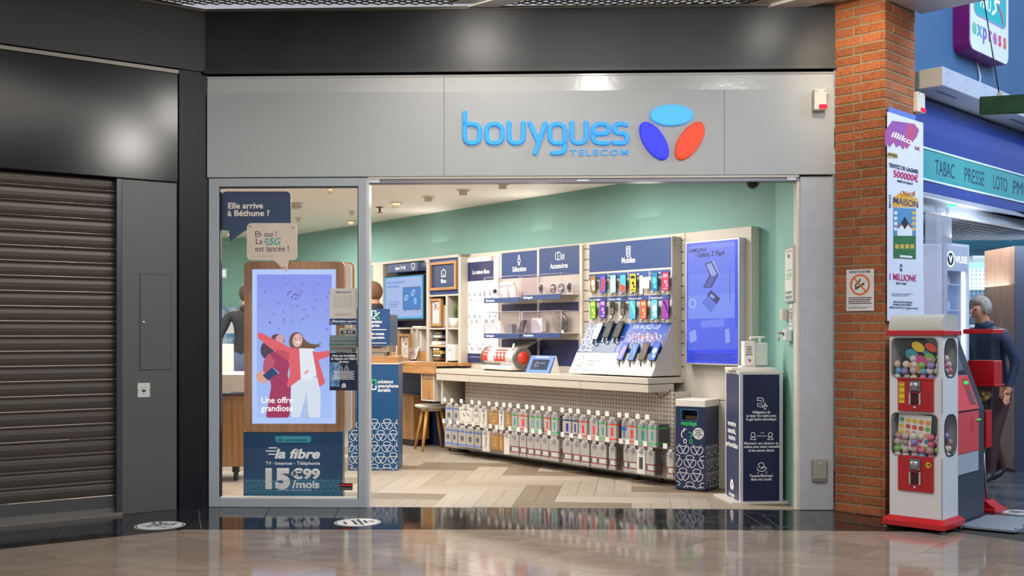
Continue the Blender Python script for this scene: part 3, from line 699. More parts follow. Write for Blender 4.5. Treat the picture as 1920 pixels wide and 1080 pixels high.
# poster base
(p0, r1), (p1, _) = D_(458, 809), D_(643, 809)
pm_ = M('#1b4063', .3, h2='#152f4f', scale=3)
MB().box(p0, p1, -.02, .08, .0, r1).build('poster_base', pm_, tt)
pst = MB().box(p0+.004, p1-.004, -.023, -.0202, .006, r1-.004).build('poster', M('#1a466c', .3, var=.06), tt)
def D2(x, y): return D_(390+x/3.376, 640+y/3.376)
yy = -.0236
u0 = D2(428, 638); u1 = D2(656, 598); MB().prism(rp([(u0[0], u0[1]), (u1[0], u0[1]), (u1[0], u1[1]), (u0[0], u1[1])], .012, 3, True)[3:] , yy-.0004, yy).build('printed_tab', M('#3f9fae', .5), pst)
for s, x, y, hh, bo, it, sx, cc in (('En ce moment', 542, 630, 17, .02, 0, 1, INKW), ('la fibre', 570, 737, 56, .07, .25, .93, INKW), ('TV', 388, 779, 20, .03, 0, 1, INKW), ('+', 420, 779, 18, .05, 0, 1, M('#4fb8c4', .5)), ('Internet', 484, 779, 20, .03, 0, 1, INKW), ('+', 551, 779, 18, .05, 0, 1, M('#4fb8c4', .5)), ('Téléphonie', 638, 779, 20, .03, 0, .97, INKW), ('15', 447, 922, 112, .13, 0, .98, INKW), ('€99', 622, 865, 58, .09, 0, 1, INKW), ('/mois', 622, 925, 46, .06, 0, 1, INKW), ('au lieu de 20,99€/mois pendant 12 mois puis 40,99€', 550, 942, 7.5, .02, 0, .93, INKW)):
    q = D2(x, y); o = text(s, hh/3.376/255.8, cc, pst, q[0], q[1], yy, 'CENTER', bo, sx, it)
    W_ = {'15': (368, 524), '€99': (530, 713), '/mois': (536, 709), 'la fibre': (426, 713), 'Internet': (432, 538), 'Téléphonie': (566, 713), 'En ce moment': (456, 628)}.get(s)
    if W_: fit(o, D2(W_[0], 0)[0], D2(W_[1], 0)[0])
m = MB()
for (xa, ya), (xb, yb) in (((392, 672), (440, 672)), ((374, 692), (432, 692)), ((390, 712), (428, 712))): m.stroke([D2(xa, ya), D2(xb, yb)], .009, yy, .0006)
m.build('printed_lines', INKW, pst)
pattern(p0+.006, p1-.006, .01, .135, .042, yy+.0002, .0022, pst, c1=M('#5fb6cc', .5), c2=M('#5fb6cc', .5))
pattern(p0+.006, p1-.006, .135, .2, .042, yy+.0002, .0016, pst, c1=M('#2f6e92', .5), c2=M('#2f6e92', .5))

# ---- floor stickers
def sticker(label, cx, cy, rx, rot=0):
    X, Y = floor_at(cx, cy); r_ = rx/FL*Y; t = thing('floor_sticker', label, 'sticker', None, X, Y, .0006, rot, 'distance stickers on the dark floor border')
    m = MB(); m.b.verts.ensure_lookup_table()
    def dz(r, z): m.poly([(r*math.cos(a), r*math.sin(a), z) for a in [2*math.pi*i/36 for i in range(36)]])
    dz(r_, .0); m.i = 1; dz(r_*.95, .0004); m.i = 0; dz(r_*.9, .0008); m.build('disc', [M('#cfcdc8', .35), BLACK], t)
    g = [text('GARDEZ', r_*.13, BLACK, None, 0, .28*r_, 0, bold=.05), text('VOS DISTANCES', r_*.13, BLACK, None, 0, .04*r_, 0, bold=.05), text('DE SÉCURITÉ', r_*.13, BLACK, None, 0, -.2*r_, 0, bold=.05), text('1 mètre', r_*.15, BLACK, None, 0, -.6*r_, 0, bold=.03, ital=.2)]
    mm = MB()
    for sx in (-.13, .13): mm.disc(sx*r_, .62*r_, .07*r_, .16*r_, 0)
    g.append(mm.build('x', BLACK, None)); p = merge('printed_text', t, g)
    p.data.transform(Matrix.Rotation(R(-90), 4, 'X') @ Matrix.Translation((0, 0, 0))); p.location = (0, 0, .0016)
sticker('white oval floor sticker in front of the grey panel beside the shutter', 300, 985.5, 46, 28)
sticker('white oval floor sticker below the window edge near the entrance', 670.5, 979.5, 43.5, -72)
sticker('white oval floor sticker out on the bluish passage floor', 1912, 961, 34, 20)

# ---- left front: shutter, key switch
SLn = PX(LF, .06); xr = LF.lx(219, .06); xl = -1.65
sh = thing('roller_shutter', 'closed dark bronze slatted roller shutter beside the grey panel', 'shutter', LF, xr, .06, 0)
zz0 = LF.z(110, 937, .06); zz1 = LF.z(110, 322, .06); ns = 22; hh = (zz1-zz0)/ns
sl_m = M('#4f4840', .42, .55, var=.06, scale=120, stretch=(1, 1, .5), bump=.05)
pr = [(.012, 0), (0, .004), (-.006, hh*.25), (-.008, hh*.5), (-.006, hh*.72), (.0, hh*.82), (-.007, hh*.86), (-.009, hh*.92), (-.004, hh*.96), (.012, hh*.985)]
me = MB().prismx(pr, xl-xr, 0).mesh('slat', sl_m)
for i in range(ns): o = bpy.data.objects.new('slat', me); COL.objects.link(o); o.parent = sh; o.location = (0, 0, zz0+i*hh)
MB().box(xl-xr, 0, -.015, .012, .025, zz0-.003, .004).build('bottom_bar', M('#4c4b4a', .4, .3), sh); MB().box(xl-xr, 0, -.022, -.015, .02, .045).build('bottom_lip', M('#6a6762', .4, .3), sh)
MB().box(xl, LF.lx(228), -.03, .1, 0, .02).build('threshold', M('#776f66', .4, .3), wsl)
x0, x1, z0, z1 = LF.rect(257.5, 718, 281, 745, -.006)
t = thing('key_switch', 'square white key switch plate on the grey panel below the hatch', 'switch', LF, x0, -.005, z0); w = x1-x0; h = z1-z0
MB().box(0, w, -.006, 0, 0, h, .0015).build('plate', M('#c9c8c4', .35, .2), t)
m = MB(); m.lathe([(.013, 0), (.013, .004), (.010, .006), (0, .006)], (w/2, -.006, h/2), 16, axis='y'); m.i = 1; m.box(w/2-.002, w/2+.002, -.0135, -.0115, h/2-.013, h/2+.002); m.build('key_barrel', [M('#8a7f6e', .3, .8), BLACK], t)
m = MB()
for a, b in ((.07, .5), (.93, .5), (.5, .22), (.3, .7), (.5, .74), (.7, .7)): m.disc(w*a, h*b, .0028, .0028, -.0064)
m.build('printed_marks', BLACK, t)

# ---- right pillar and bricks: socket box, no smoking sign
x0, x1, z0, z1 = F0.rect(1523, 862, 1551.5, 903, -.02)
t = thing('socket_box', 'grey weatherproof socket box low on the pale pillar', 'socket', F0, x0, 0, z0); w = x1-x0; h = z1-z0
MB().box(0, w, -.02, 0, 0, h, .004).build('housing', M('#8d8a80', .5), t); MB().box(.006, w-.006, -.028, -.02, .016, h-.006, .004).build('lid', M('#9a978c', .5), t)
MB().box(.012, w-.012, -.03, -.02, .002, .014, .002).build('hinge', M('#85827a', .5), t)
m = MB(); m.lathe([(.010, 0), (.010, .003), (.006, .005), (0, .005)], (w*.52, -.028, h*.8), 12, axis='y'); m.build('lock', M('#b4b0a6', .4, .3), t)
x0, x1, z0, z1 = PF.rect(1587, 505, 1639, 583, -.004)
t = thing('no_smoking_sign', 'white no smoking plate with orange ring screwed to the brick pillar', 'sign', PF, x0, -.003, z0); w = x1-x0; h = z1-z0
MB().box(0, w, -.004, 0, 0, h, .001).build('plate', M('#d5d2d2', .4), t)
org = M('#d06a1a', .5); y = -.0046
text('INTERDICTION DE FUMER', h*.06, BLACK, t, w/2, h*.91, y, bold=.05, sx=w*.93/(21*.062*h*1.0)*1.02)
m = MB(); m.ring(w/2, h*.63, w*.33, w*.33, w*.065, y=y-.0004); m.stroke([(w*.28, h*.80), (w*.72, h*.46)], w*.05, y-.0004, cap=False); m.build('prohibition_ring', org, t)
m = MB(); m.stroke([(w*.33, h*.53), (w*.66, h*.66)], w*.07, y, cap=False); m.stroke(rp([(w*.36, h*.56), (w*.34, h*.64), (w*.47, h*.68), (w*.5, h*.76)], .02), w*.05, y); m.build('printed_cigarette', M('#4a4640', .5), t)
m = MB()
for i in range(4): m.rect(w*(.07+.02*(i % 2)), w*(.93-.03*(i % 3)), h*(.305-.045*i), h*(.328-.045*i), y)
for i in range(2): m.rect(w*.07, w*(.93-.2*i), h*(.09-.03*i), h*(.1-.03*i), y)
m.build('printed_text', M('#4a4540', .5), t)
# ================================================================ DISPLAY WALL (frame WF: x runs towards the entrance, y into the wall)
WP = M('#bab3a7', .38, var=.015); PBLUE = M('#23418a', .4, var=.03); PNAV = M('#232954', .45, var=.03); SLOT = M('#5a5046', .6)
def PW(d, o=(0, 0)): return PX(WF, d, o)
def wrect(box, d=0): return WF.rect(*box, d)
def wx(px, d=0): return WF.lx(px, d)
ORD = ['first', 'second', 'third', 'fourth', 'fifth', 'sixth', 'seventh', 'eighth', 'ninth', 'tenth', 'eleventh', 'twelfth', 'thirteenth', 'fourteenth', 'fifteenth', 'sixteenth', 'seventeenth', 'eighteenth', 'nineteenth', 'twentieth', 'twenty-first', 'twenty-second', 'twenty-third', 'twenty-fourth', 'twenty-fifth', 'twenty-sixth']
ztop = 2.005; zct = .85
# ---- the long white wall panelling: one thing with boards, uprights and slots
lw = thing('wall_panelling', 'long white shop wall panelling with slots behind the phone and accessory displays', 'panelling', WF, 0, 0, 0)
xa, xb = wx(880), wx(1409)
joints = [xa, wx(1098), wx(1285), xb]
for a, b in zip(joints, joints[1:]): MB().box(a+.001, b-.001, 0, .095, 0.0, ztop, .002).build('board', WP, lw)
m = MB()
for i in range(12):
    z = .93+i*.092
    for a, b in ((wx(1266), wx(1283)), (wx(1092), wx(1104))): m.box(a, b, -.002, .0, z, z+.009)
m.box(wx(1285)+.0, xb, -.0015, 0, zct-.17, zct-.164); m.build('slot', SLOT, lw)['kind'] = 'stuff'
m = MB()
for x in (wx(1283), wx(1098)): m.box(x-.004, x+.004, -.0015, 0, 0.05, ztop)
m.build('panel_joint', M('#b9b0a2', .5), lw)
# ---- accessory panel
ax0, ax1 = wx(936), wx(1095)
ap = thing('accessory_display', 'white display board with dark blue fields and two headed columns of clear shelves', 'display', WF, 0, 0, 0)
MB().box(wx(876), ax1, -.02, 0, zct, 1.985, .002).build('board', WP, ap)
for box in ((941, 472, 1007, 521), (1012, 463, 1086, 516)): a, b, c, d = wrect(box, -.02); MB().box(a, b, -.023, -.02, c, d).build('header_panel', M('#1d386c', .4, var=.05), ap)
hd = [(941, 472, 1007, 521), (1012, 463, 1086, 516)]
for (s, cx, cy), bx in zip((('Sélection', 974, 505), ('Accessoires', 1048, 499)), hd):
    a, b, c, d = wrect(bx, -.023); w = (b-a); tw0, tw1 = ((961, 986.5), (1031.5, 1064.5))[len(s) > 10]; fit(text(s, .046, INKW, ap, 0, c+(d-c)*.25, -.0238, bold=.02), wx(tw0, -.023), wx(tw1, -.023))
a, b, c, d = wrect(hd[0], -.023); cx = (a+b)/2; z = c+(d-c)*.6; m = MB()
m.ring(cx, z+.02, .026, .026, .009, y=-.0234); m.stroke([(cx-.014, z+.042), (cx-.01, z+.085), (cx+.01, z+.085), (cx+.014, z+.042)], .008, -.0234); m.stroke([(cx-.014, z-.002), (cx-.01, z-.035), (cx+.01, z-.035), (cx+.014, z-.002)], .008, -.0234); m.xf(Matrix.Translation((cx, 0, z)) @ Matrix.Diagonal((.75, 1, .75, 1)) @ Matrix.Translation((-cx, 0, -z))); m.build('icon', INKW, ap)
a, b, c, d = wrect(hd[1], -.023); cx = (a+b)/2; z = c+(d-c)*.64; m = MB()
m.stroke(rrect(cx-.02, cx+.025, z-.03, z+.06, .008, 3), .008, -.0234, close=True); m.stroke(rp([(cx-.03, z-.03), (cx-.065, z-.02), (cx-.065, z+.05), (cx-.03, z+.06)], .03), .008, -.0234); m.stroke([(cx+.05, z-.03), (cx+.05, z+.03)], .009, -.0234); m.stroke(rp([(cx+.075, z-.03), (cx+.075, z+.03), (cx+.095, z+.03), (cx+.095, z-.03)], .008), .008, -.0234); m.xf(Matrix.Translation((cx, 0, z)) @ Matrix.Diagonal((.75, 1, .75, 1)) @ Matrix.Translation((-cx, 0, -z))); m.build('icon', INKW, ap)
for box in ((941, 570, 1007, 585), (1012, 567, 1085, 584), (941, 636, 1007, 684), (1012, 637, 1085, 686)): a, b, c, d = wrect(box, -.02); MB().box(a, b, -.022, -.02, c, d).build('blue_field', PNAV, ap)
m = MB()
for px in (1009.5, 1090): a = wx(px, -.02); MB().box(a-.012, a+.012, -.026, -.02, zct, 1.985).build('upright', M('#d8cfc1', .4), ap)
# clear shelf boxes
ACR = glass('acrylic', (.95, .93, .955), .02, 1.4); EDGE = M('#a99fae', .3)
DP = .21
def shelf_box(label, x0, x1, z0, z1, word):
    t = thing('clear_shelf_box', label, 'display box', WF, x0, -.022, z0, group='clear shelf boxes on the accessory board'); w, h = x1-x0, z1-z0; T = .005
    MB().box(0, w, -DP, 0, 0, T).build('shelf', M('#e4ddd4', .3), t)
    MB().box(0, w, -DP, -DP+T, T, h).build('front_pane', ACR, t); MB().box(0, T, -DP+T, 0, T, h).build('side_pane', ACR, t); MB().box(w-T, w, -DP+T, 0, T, h).build('side_pane', ACR, t)
    m = MB()
    for x in (0, w): m.tube([(x, -DP, 0), (x, -DP, h)], .0036, 4)
    m.tube([(0, -DP, h), (w, -DP, h)], .003, 4); m.tube([(w, -DP, h), (w, 0, h)], .0016, 4); m.tube([(0, -DP, h), (0, 0, h)], .0016, 4)
    m.build('edge', EDGE, t)
    MB().box(0, w, -DP-.006, -DP, -.042, .004).build('label_strip', M('#2a3f6e', .4), t); text(word, .02, INKW, t, .03, -.028, -DP-.0066, 'LEFT', .02)
    return t
bx = []
for nm, (l, r, zb_, zt_), w_ in (('upper clear shelf box under the watch header', (941, 1008, 560, 520), 'Domotique'), ('upper clear shelf box under the plug and phone header', (1012, 1086, 554, 516), 'Horlogerie'), ('lower clear shelf box with small grey speaker', (941, 1008, 626, 585), 'Horlogerie'), ('lower clear shelf box with mirror and white router', (1012, 1086, 625, 584), 'Accessoires')):
    x0, x1 = wx(l, -.02), wx(r, -.02); mpx = (l+r)/2; z0, z1 = WF.z(mpx, zb_, -.02), WF.z(mpx, zt_, -.02)
    bx.append((x0, x1, z0, shelf_box(nm, x0, x1, z0, z1, w_)))
# goods on the clear shelves
def on(i, px, d=-.1): x0, x1, z0, t = bx[i]; return wx(px, d), d, z0+.005
GW = M('#dcd9d6', .4); GG = M('#8c8f98', .4)
x, y, z = on(0, 931); t = thing('robot_camera', 'white ball camera with dark eye on the upper clear shelf', 'camera', WF, x, y, z, 20)
m = MB(); m.lathe([(.0, 0), (.032, 0), (.034, .01), (.03, .03), (.02, .04), (0, .041)], (0, 0, 0), 16); m.build('base', GW, t); MB().ball((0, 0, .07), .036).build('head', GW, t); m = MB(); m.lathe([(.022, -.01), (.02, .006), (0, .012)], (0, -.028, .072), 14, axis='y'); m.build('lens', BLACK, t)
for j, px in enumerate((949, 965)):
    x, y, z = on(0, px); t = thing('cone_speaker', ('white pear shaped camera base beside the ball camera', 'white pear shaped camera base with three grey dots')[j], 'camera', WF, x, y, z)
    m = MB(); m.lathe([(0, 0), (.036, 0), (.036, .03), (.03, .07), (.022, .1), (.012, .115), (0, .118)], (0, 0, 0), 16); m.build('body', GW, t); m = MB()
    for k_ in range(3): m.disc(-.004, .03+.018*k_, .004, .004, -.0345+.003*k_)
    m.build('printed_dots', GG, t)
x, y, z = on(0, 951, -.03); t = thing('info_card', 'white information card standing behind the pear shaped cameras', 'card', WF, x-.02, y, z); MB().box(-.1, .12, 0, .003, 0, .16).build('sheet', INKW, t); m = MB(); m.rect(-.09, .08, .12, .128, -.0006); m.rect(-.09, .05, .107, .113, -.0006); m.disc(.1, .14, .01, .01, -.0006); m.build('printed_text', M('#b05a58', .5), t)
for j, (px, kind) in enumerate(((1014, 0), (1037, 1), (1052, 1), (1067, 0))):
    x, y, z = on(1, px); t = thing('smart_watch', ('pale watch with square face on the upper shelf', 'silver chain watch on a white stand', 'round steel watch on the upper shelf', 'dark square watch beside the clear end pane')[j], 'watch', WF, x, y, z, 18, group='watches in the upper clear box')
    MB().box(-.03, .03, .0, .03, 0, .006).box(-.025, .025, .012, .016, 0, .11).build('stand', GW, t)
    m = MB()
    if kind: m.ring(0, .055, .026, .04, .008, y=.008, d=.01)
    else: m.box(-.012, .012, 0, .01, .015, .1)
    m.build('strap', M('#6d6a6c', .4, .3), t)
    m = MB(); (m.lathe([(.02, 0), (.02, .008), (.016, .01), (0, .01)], (0, -.002, .06 if j == 1 else .04), 16, axis='y') if kind else m.box(-.018, .018, -.008, .002, .04, .08, .003)); m.build('case', CHROME if kind else M('#3a3c44', .3), t)
x, y, z = on(2, 936); t = thing('phone_stand', 'small white upright phone holder at the end of the lower shelf', 'stand', WF, x, y, z, -10); m = MB(); m.prismx([(0, 0), (.05, 0), (.02, .12), (.0, .12)], -.022, .022); m.build('back', GW, t); MB().box(-.026, .026, -.02, .06, 0, .01, .002).build('foot', GW, t)
x, y, z = on(2, 960); t = thing('small_speaker', 'small dark grey cylinder speaker on the lower shelf', 'speaker', WF, x, y, z); m = MB(); m.prism(rrect(-.036, .036, 0, .085, .01), -.03, .03); m.build('body', M('#74757d', .7, var=.1, scale=200), t); MB().box(-.03, .03, -.02, .02, .085, .088).build('cap', DARK, t)
x, y, z = on(2, 979); t = thing('tilted_phone', 'black phone leaning back on a wire stand', 'phone', WF, x, y, z, 25); m = MB(); m.box(-.03, .03, -.006, .0, .0, .13, .004); m.xf(Matrix.Translation((0, -.03, .02)) @ Matrix.Rotation(R(-38), 4, 'X')); m.build('body', M('#2c2d33', .2), t); MB().box(-.04, .04, -.06, .05, 0, .012, .003).build('base', M('#55565c', .4), t); MB().box(-.012, .012, .0, .008, .01, .07).build('prop', M('#77787c', .4), t)
x, y, z = on(3, 1010); t = thing('white_router', 'white sculpted router box on the lower clear shelf', 'router', WF, x, y, z, 10); m = MB(); m.prism(rrect(-.065, .065, .006, .135, .016), -.03, .03); m.build('body', M('#d5d2d4', .3), t); m = MB(); m.poly([(-.064, -.0305, .13), (.0, -.0305, .12), (.05, -.0305, .06), (.058, -.0305, .01), (-.064, -.0305, .01)]); m.build('front_curve', M('#aaa6ac', .3), t); MB().box(-.05, .05, -.03, .03, 0, .008).build('foot', GG, t)
x, y, z = on(3, 1050, -.09); t = thing('round_mirror', 'round mirror speaker with small lens standing on the lower shelf', 'mirror', WF, x, y, z, 5); m = MB(); m.lathe([(0, -.014), (.085, -.014), (.092, -.006), (.092, .008), (.086, .014), (0, .014)], (0, 0, .093), 28, axis='y'); m.build('rim', M('#7d776c', .25, .8), t); m = MB(); m.disc(0, .093, .084, .084, -.0148, seg=28); m.build('mirror_face', M('#b5b0a8', .12, 1), t); m = MB(); m.ring(0.01, .14, .022, .022, .006, y=-.0155); m.disc(.01, .14, .018, .018, -.0153); m.build('lens', M('#8f8a82', .2, .6), t); MB().box(.04, .065, -.03, -.02, 0, .025).build('price_card', INKW, t)

# ---- poster board of the house at the far end
x0, x1 = wx(875, -.03), wx(935, -.03); z0 = WF.z(900, 680, -.03); z1 = WF.z(905, 482, -.03)
hp_ = thing('poster_board', 'white poster board of line drawn furnished rooms under a blue heading', 'poster', WF, x0, -.03, z0); w, h = x1-x0, z1-z0
MB().box(0, w, -.004, .008, 0, h).build('board', M('#ece8e4', .35), hp_)
def HZ_(y): return WF.z(905, y, -.034)-z0
MB().box(0, w*.86, -.0055, -.004, HZ_(526), HZ_(490)).build('heading', PNAV, hp_); fit(text('La maison Bbox', .04, INKW, hp_, 0, HZ_(513), -.0064, bold=.02), wx(886, -.036)-x0, wx(918, -.036)-x0)
MB().box(0, w*.9, -.0055, -.004, 0, HZ_(663)).build('blue_foot', PNAV, hp_); m = MB(); m.stroke([(w*.1+i*.02, HZ_(670)+(.006 if i % 2 else -.004)) for i in range(12)], .004, -.0062); m.build('printed_scrawl', M('#aab4e0', .5), hp_)
m = MB(); ln = M('#bdb7b8', .5); r4 = random.Random(11)
for ya, yb, n_r in ((530, 567, 2), (570, 608, 2), (612, 660, 1)):
    for q in range(n_r): a = w*(.03+.47*q); b = a+w*(.44 if n_r == 2 else .92); m.stroke([(a, HZ_(yb)), (b, HZ_(yb)), (b, HZ_(ya)), (a, HZ_(ya))], .004, -.0052, close=True)
m.build('printed_rooms', ln, hp_)
m = MB()
for ya, yb, n_r in ((530, 567, 2), (570, 608, 2), (612, 660, 1)):
    for q in range(n_r):
        for k_ in range(7 if n_r == 2 else 12):
            u = w*(.06+.47*q)+(k_+.3)*w*(.40 if n_r == 2 else .86)/(7 if n_r == 2 else 12); zb_ = HZ_(yb)+.014+(.05 if k_ % 3 == 0 else 0); s = r4.uniform(.015, .04); m.i = r4.choice((0, 0, 0, 0, 0, 1, 1, 2)); m.rect(u, u+s*.7, zb_, zb_+s, -.0054); m.rect(u-.004, u+s*.4, HZ_(ya)-.02, HZ_(ya)-.015, -.0054)
m.build('printed_furniture', [M('#8f8b92', .5), M('#3f86b4', .5), M('#c87a6a', .5)], hp_)
MB().box(w*.78, w*.86, -.009, -.004, h-.04, h-.0).build('clip', M('#b98a7a', .4), hp_)

# ---- phone display
mx1f, mx1b = wx(1259.5, -.1), wx(1273.5, -.0)
mdp = -.11
mp = thing('phone_display', 'white slotted phone display cabinet headed with a white phone symbol', 'display', WF, 0, 0, 0)
x0, x1 = wx(1104, mdp), wx(1260, mdp); zu, zl = 1.975, WF.z(1180, 606, mdp)
MB().box(x0, x1, mdp, 0, zl, zu, .003).build('cabinet', M('#bcb6ac', .35, var=.01), mp)
m = MB()
for z in (zl+.08, zl+.3, zl+.62, zu-.05): m.lathe([(.006, 0), (.004, .002), (0, .002)], (0, 0, 0), 8)
m.b.clear()
for z in (zl+.03, zl+.35, zl+.62, zu-.04): m.box(x1, x1+.001, mdp+.03, mdp+.04, z, z+.01)
m.build('screw_hole', SLOT, mp)
a, b, c, d = wrect((1105.5, 446, 1258.6, 505.5), mdp); d = zu-.006; hdz = c
MB().box(a, b, mdp-.003, mdp, c, d).build('header_panel', M('#1c3c70', .35, var=.04), mp)
cx = (a+b)/2; hH = d-c; fit(text('Mobiles', .047, INKW, mp, cx, c+hH*.24, mdp-.0038, bold=.02), wx(1166.5, mdp), wx(1191.5, mdp))
m = MB(); z = c+hH*.47; m.stroke(rrect(cx-.022, cx+.022, z, z+.08, .008, 3), .007, mdp-.0034, close=True); m.stroke(rrect(cx-.009, cx+.009, z+.018, z+.064, .003, 2), .005, mdp-.0034, close=True); m.build('icon', INKW, mp)
W8 = (x1-x0); rows = [WF.z(1238, 507, mdp), WF.z(1238, 560, mdp)]
zr = [hdz-.012, WF.z(1180, 553.5, mdp)]
for r_ in range(2):
    for q in range(4):
        a = x0+.008+q*(W8-.012)/4; b = a+(W8-.012)/4-.012
        MB().box(a, b, mdp-.004, mdp, zr[r_]-.052, zr[r_]-.006).build('shelf_label', M('#2d4a84', .4), mp)
        text([['La 5G', 'La 5G', 'La sélection', 'La sélection'], ['Les plus fiables', 'Les plus fiables', 'Les petits prix', 'Les petits prix']][r_][q], .016, INKW, mp, a+.012, zr[r_]-.036, mdp-.0048, 'LEFT', .02)
def phone_mesh(w, h, col, col2, style):
    b = MB(); b.prism(rrect(-w/2, w/2, 0, h, .012, 3), -.009, 0); body = b.mesh('body', M('#1b1c22', .5, spec=.2))
    s = MB(); s.poly([(p[0], -.0094, p[1]) for p in rrect(-w/2+.004, w/2-.004, .004, h-.004, .009, 3)]); y = -.0097
    s.i = 1
    if style == 0: s.poly([(-w*.4, y, h*.1), (w*.1, y, h*.1), (w*.4, y, h*.75), (-w*.1, y, h*.9)])
    elif style == 1: s.disc(0, h*.55, w*.3, w*.38, y, seg=14); s.disc(w*.1, h*.25, w*.2, w*.2, y-.0002, seg=12)
    elif style == 2: s.poly([(-w*.4, y, h*.06), (w*.42, y, h*.06), (w*.42, y, h*.34), (-w*.4, y, h*.5)])
    elif style == 3: s.rect(-w*.34, w*.3, h*.72, h*.88, y); s.rect(-w*.3, w*.25, h*.1, h*.16, y); s.disc(0, h*.48, w*.2, w*.2, y, seg=12); s.disc(w*.18, h*.3, w*.16, w*.16, y, seg=12)
    elif style == 4: s.poly([(-w*.42, y, h*.9), (-w*.1, y, h*.93), (w*.42, y, h*.45), (w*.42, y, h*.2)])
    return body, s.mesh('screen', [lit(col, .1), lit(col2, .1)])
P1 = [('#8a6c4a', '#e8dccb', 1, 'brown flower'), ('#3658b8', '#d8404a', 0, 'blue and red'), ('#8fb8e2', '#dfe9f5', 1, 'pale blue'), ('#4aa0c8', '#c8483a', 2, 'turquoise and red'), ('#d8b93a', '#2a2a22', 3, 'yellow'), None, ('#2a6f9a', '#58c4d4', 1, 'blue flower'), ('#c4345c', '#f08a9a', 3, 'crimson')]
P2 = [('#5f9a34', '#e8d860', 3, 'green and yellow'), ('#5a3f9a', '#c88ae0', 3, 'violet'), 'k', 'k2', ('#4a9ac8', '#6fd8a8', 4, 'blue and mint'), ('#d8563a', '#f0a07a', 3, 'orange red'), ('#5aa8c8', '#d8eef2', 1, 'turquoise bubble'), ('#8a3a9a', '#3a2a5a', 4, 'purple')]
pxs = [[1112.5, 1131, 1150, 1168.5, 1187.5, 1209, 1227.5, 1248.5], [1112.5, 1130.5, 1148.5, 1168, 1186.5, 1207, 1227.5, 1248.5]]
zph = [[WF.z(px, py, mdp-.05) for px, py in zip(pxs[0], (549.5, 549.5, 549.5, 549, 548, 548, 546, 546))], [WF.z(px, py, mdp-.05) for px, py in zip(pxs[1], (598.5, 597, 595, 595.5, 599, 599, 598.5, 598.5))]]
GRP = 'phones shown on the white display'
for r_, row in enumerate((P1, P2)):
    for q, ph in enumerate(row):
        x = wx(pxs[r_][q], mdp-.05); z = zph[r_][q]; rown = ('upper', 'lower')[r_]; h = .155 if r_ == 0 else .16
        if ph is None:
            t = thing('price_placard', 'blank white placard in the gap of the upper phone row', 'placard', WF, x, mdp-.04, z); MB().box(-.03, .04, -.004, 0, .03, .12, .002).build('card', INKW, t); MB().box(-.02, .02, 0, .04, .04, .1).build('bracket', GW, t); text('Bientôt', .008, GG, t, .004, .085, -.0046); text('disponible', .008, GG, t, .004, .07, -.0046)
            c_ = thing('price_card', 'tall white price card beside the blank placard', 'price card', WF, x-.07, mdp-.02, z-.01, group='price cards between the phones'); MB().box(-.018, .018, -.002, 0, 0, .15).build('card', INKW, c_); continue
        if isinstance(ph, str):
            k2 = ph == 'k2'
            t = thing('keypad_phone', ('small black flip phone, third in the lower phone row', 'black keypad phone with grey keys, fourth in the lower phone row')[k2], 'phone', WF, x, mdp-.045, z+.02, group=GRP)
            m = MB(); m.prism(rrect(-.026, .026, 0, .115, .01, 3), -.014, 0); m.build('body', M('#2b2823', .35), t); m = MB(); m.rect(-.018, .018, .065, .1, -.0146); m.build('screen', M('#3d4a3c' if k2 else '#1a1a1a', .2), t)
            m = MB()
            for i in range(3):
                for j in range(4): m.rect(-.018+.0135*i, -.009+.0135*i, .01+.012*j, .018+.012*j, -.0146)
            m.build('keypad', M('#88847a', .5), t)
        else:
            t = thing('display_phone', 'phone with %s screen, %s in the %s phone row' % (ph[3], ORD[q], rown), 'phone', WF, x, mdp-.045, z, group=GRP)
            bm_, sm_ = phone_mesh(.074, h, ph[0], ph[1], ph[2])
            for nme, me in (('body', bm_), ('screen', sm_)): o = bpy.data.objects.new(nme, me); COL.objects.link(o); o.parent = t
        MB().box(-.015, .015, 0, .045, .04, .1).build('bracket', M('#6f6a64', .4), t)
        c_ = thing('price_card', 'white price card beside the %s phone of the %s row' % (ORD[q], rown), 'price card', WF, x-.062, mdp-.012, z-.004, group='price cards between the phones')
        MB().box(-.014, .014, -.002, 0, 0, .14).build('card', INKW, c_)
        m = MB()
        for i in range(5): m.rect(-.01, .008-.003*(i % 2), .02+.02*i, .024+.02*i, -.0026)
        m.build('printed_text', GG, c_)
# sloped lower table of the phone display
zs0 = WF.z(1239, 698, -.36); proj = -.34
SL = [(mdp, zl), (proj, zct+.012), (0, zct+.012), (0, zl)]
MB().prismx(SL, x0, x1).build('sloped_stand', M('#bcb6ac', .35, var=.01), mp)
ang = math.atan2(zl-zct-.012, -(proj-mdp)); slen = math.hypot(zl-zct-.012, proj-mdp)
sl = bpy.data.objects.new('sloped_face', None); COL.objects.link(sl)
SM = Matrix.Translation((0, proj, zct+.012)) @ Matrix.Rotation(-(math.pi/2-ang), 4, 'X')      # local x,z plane of the slope
def slope_part(m_, name, mats, parent): o = m_.build(name, mats); o.data.transform(SM); o.parent = parent; return o
bpy.data.objects.remove(sl)
xm = x0+(x1-x0)*.47
slope_part(MB().box(x0, xm-.003, -.004, 0, slen*.41, slen), 'printed_board', M('#163a62', .35, var=.04), mp)
slope_part(MB().box(x0, xm-.003, -.004, 0, .005, slen*.405), 'printed_board', INKW, mp)
slope_part(MB().box(xm+.003, x1-.004, -.004, 0, slen*.42, slen), 'printed_board', M('#1b3f92', .35, var=.04), mp)
slope_part(MB().box(xm+.003, x1-.004, -.003, 0, .005, slen*.415), 'printed_board', M('#e2ddd6', .4), mp)
o = pattern(x0+.004, x0+.19, slen*.42, slen-.004, .12, -.0045, .006, None); o.data.transform(SM); o.parent = mp
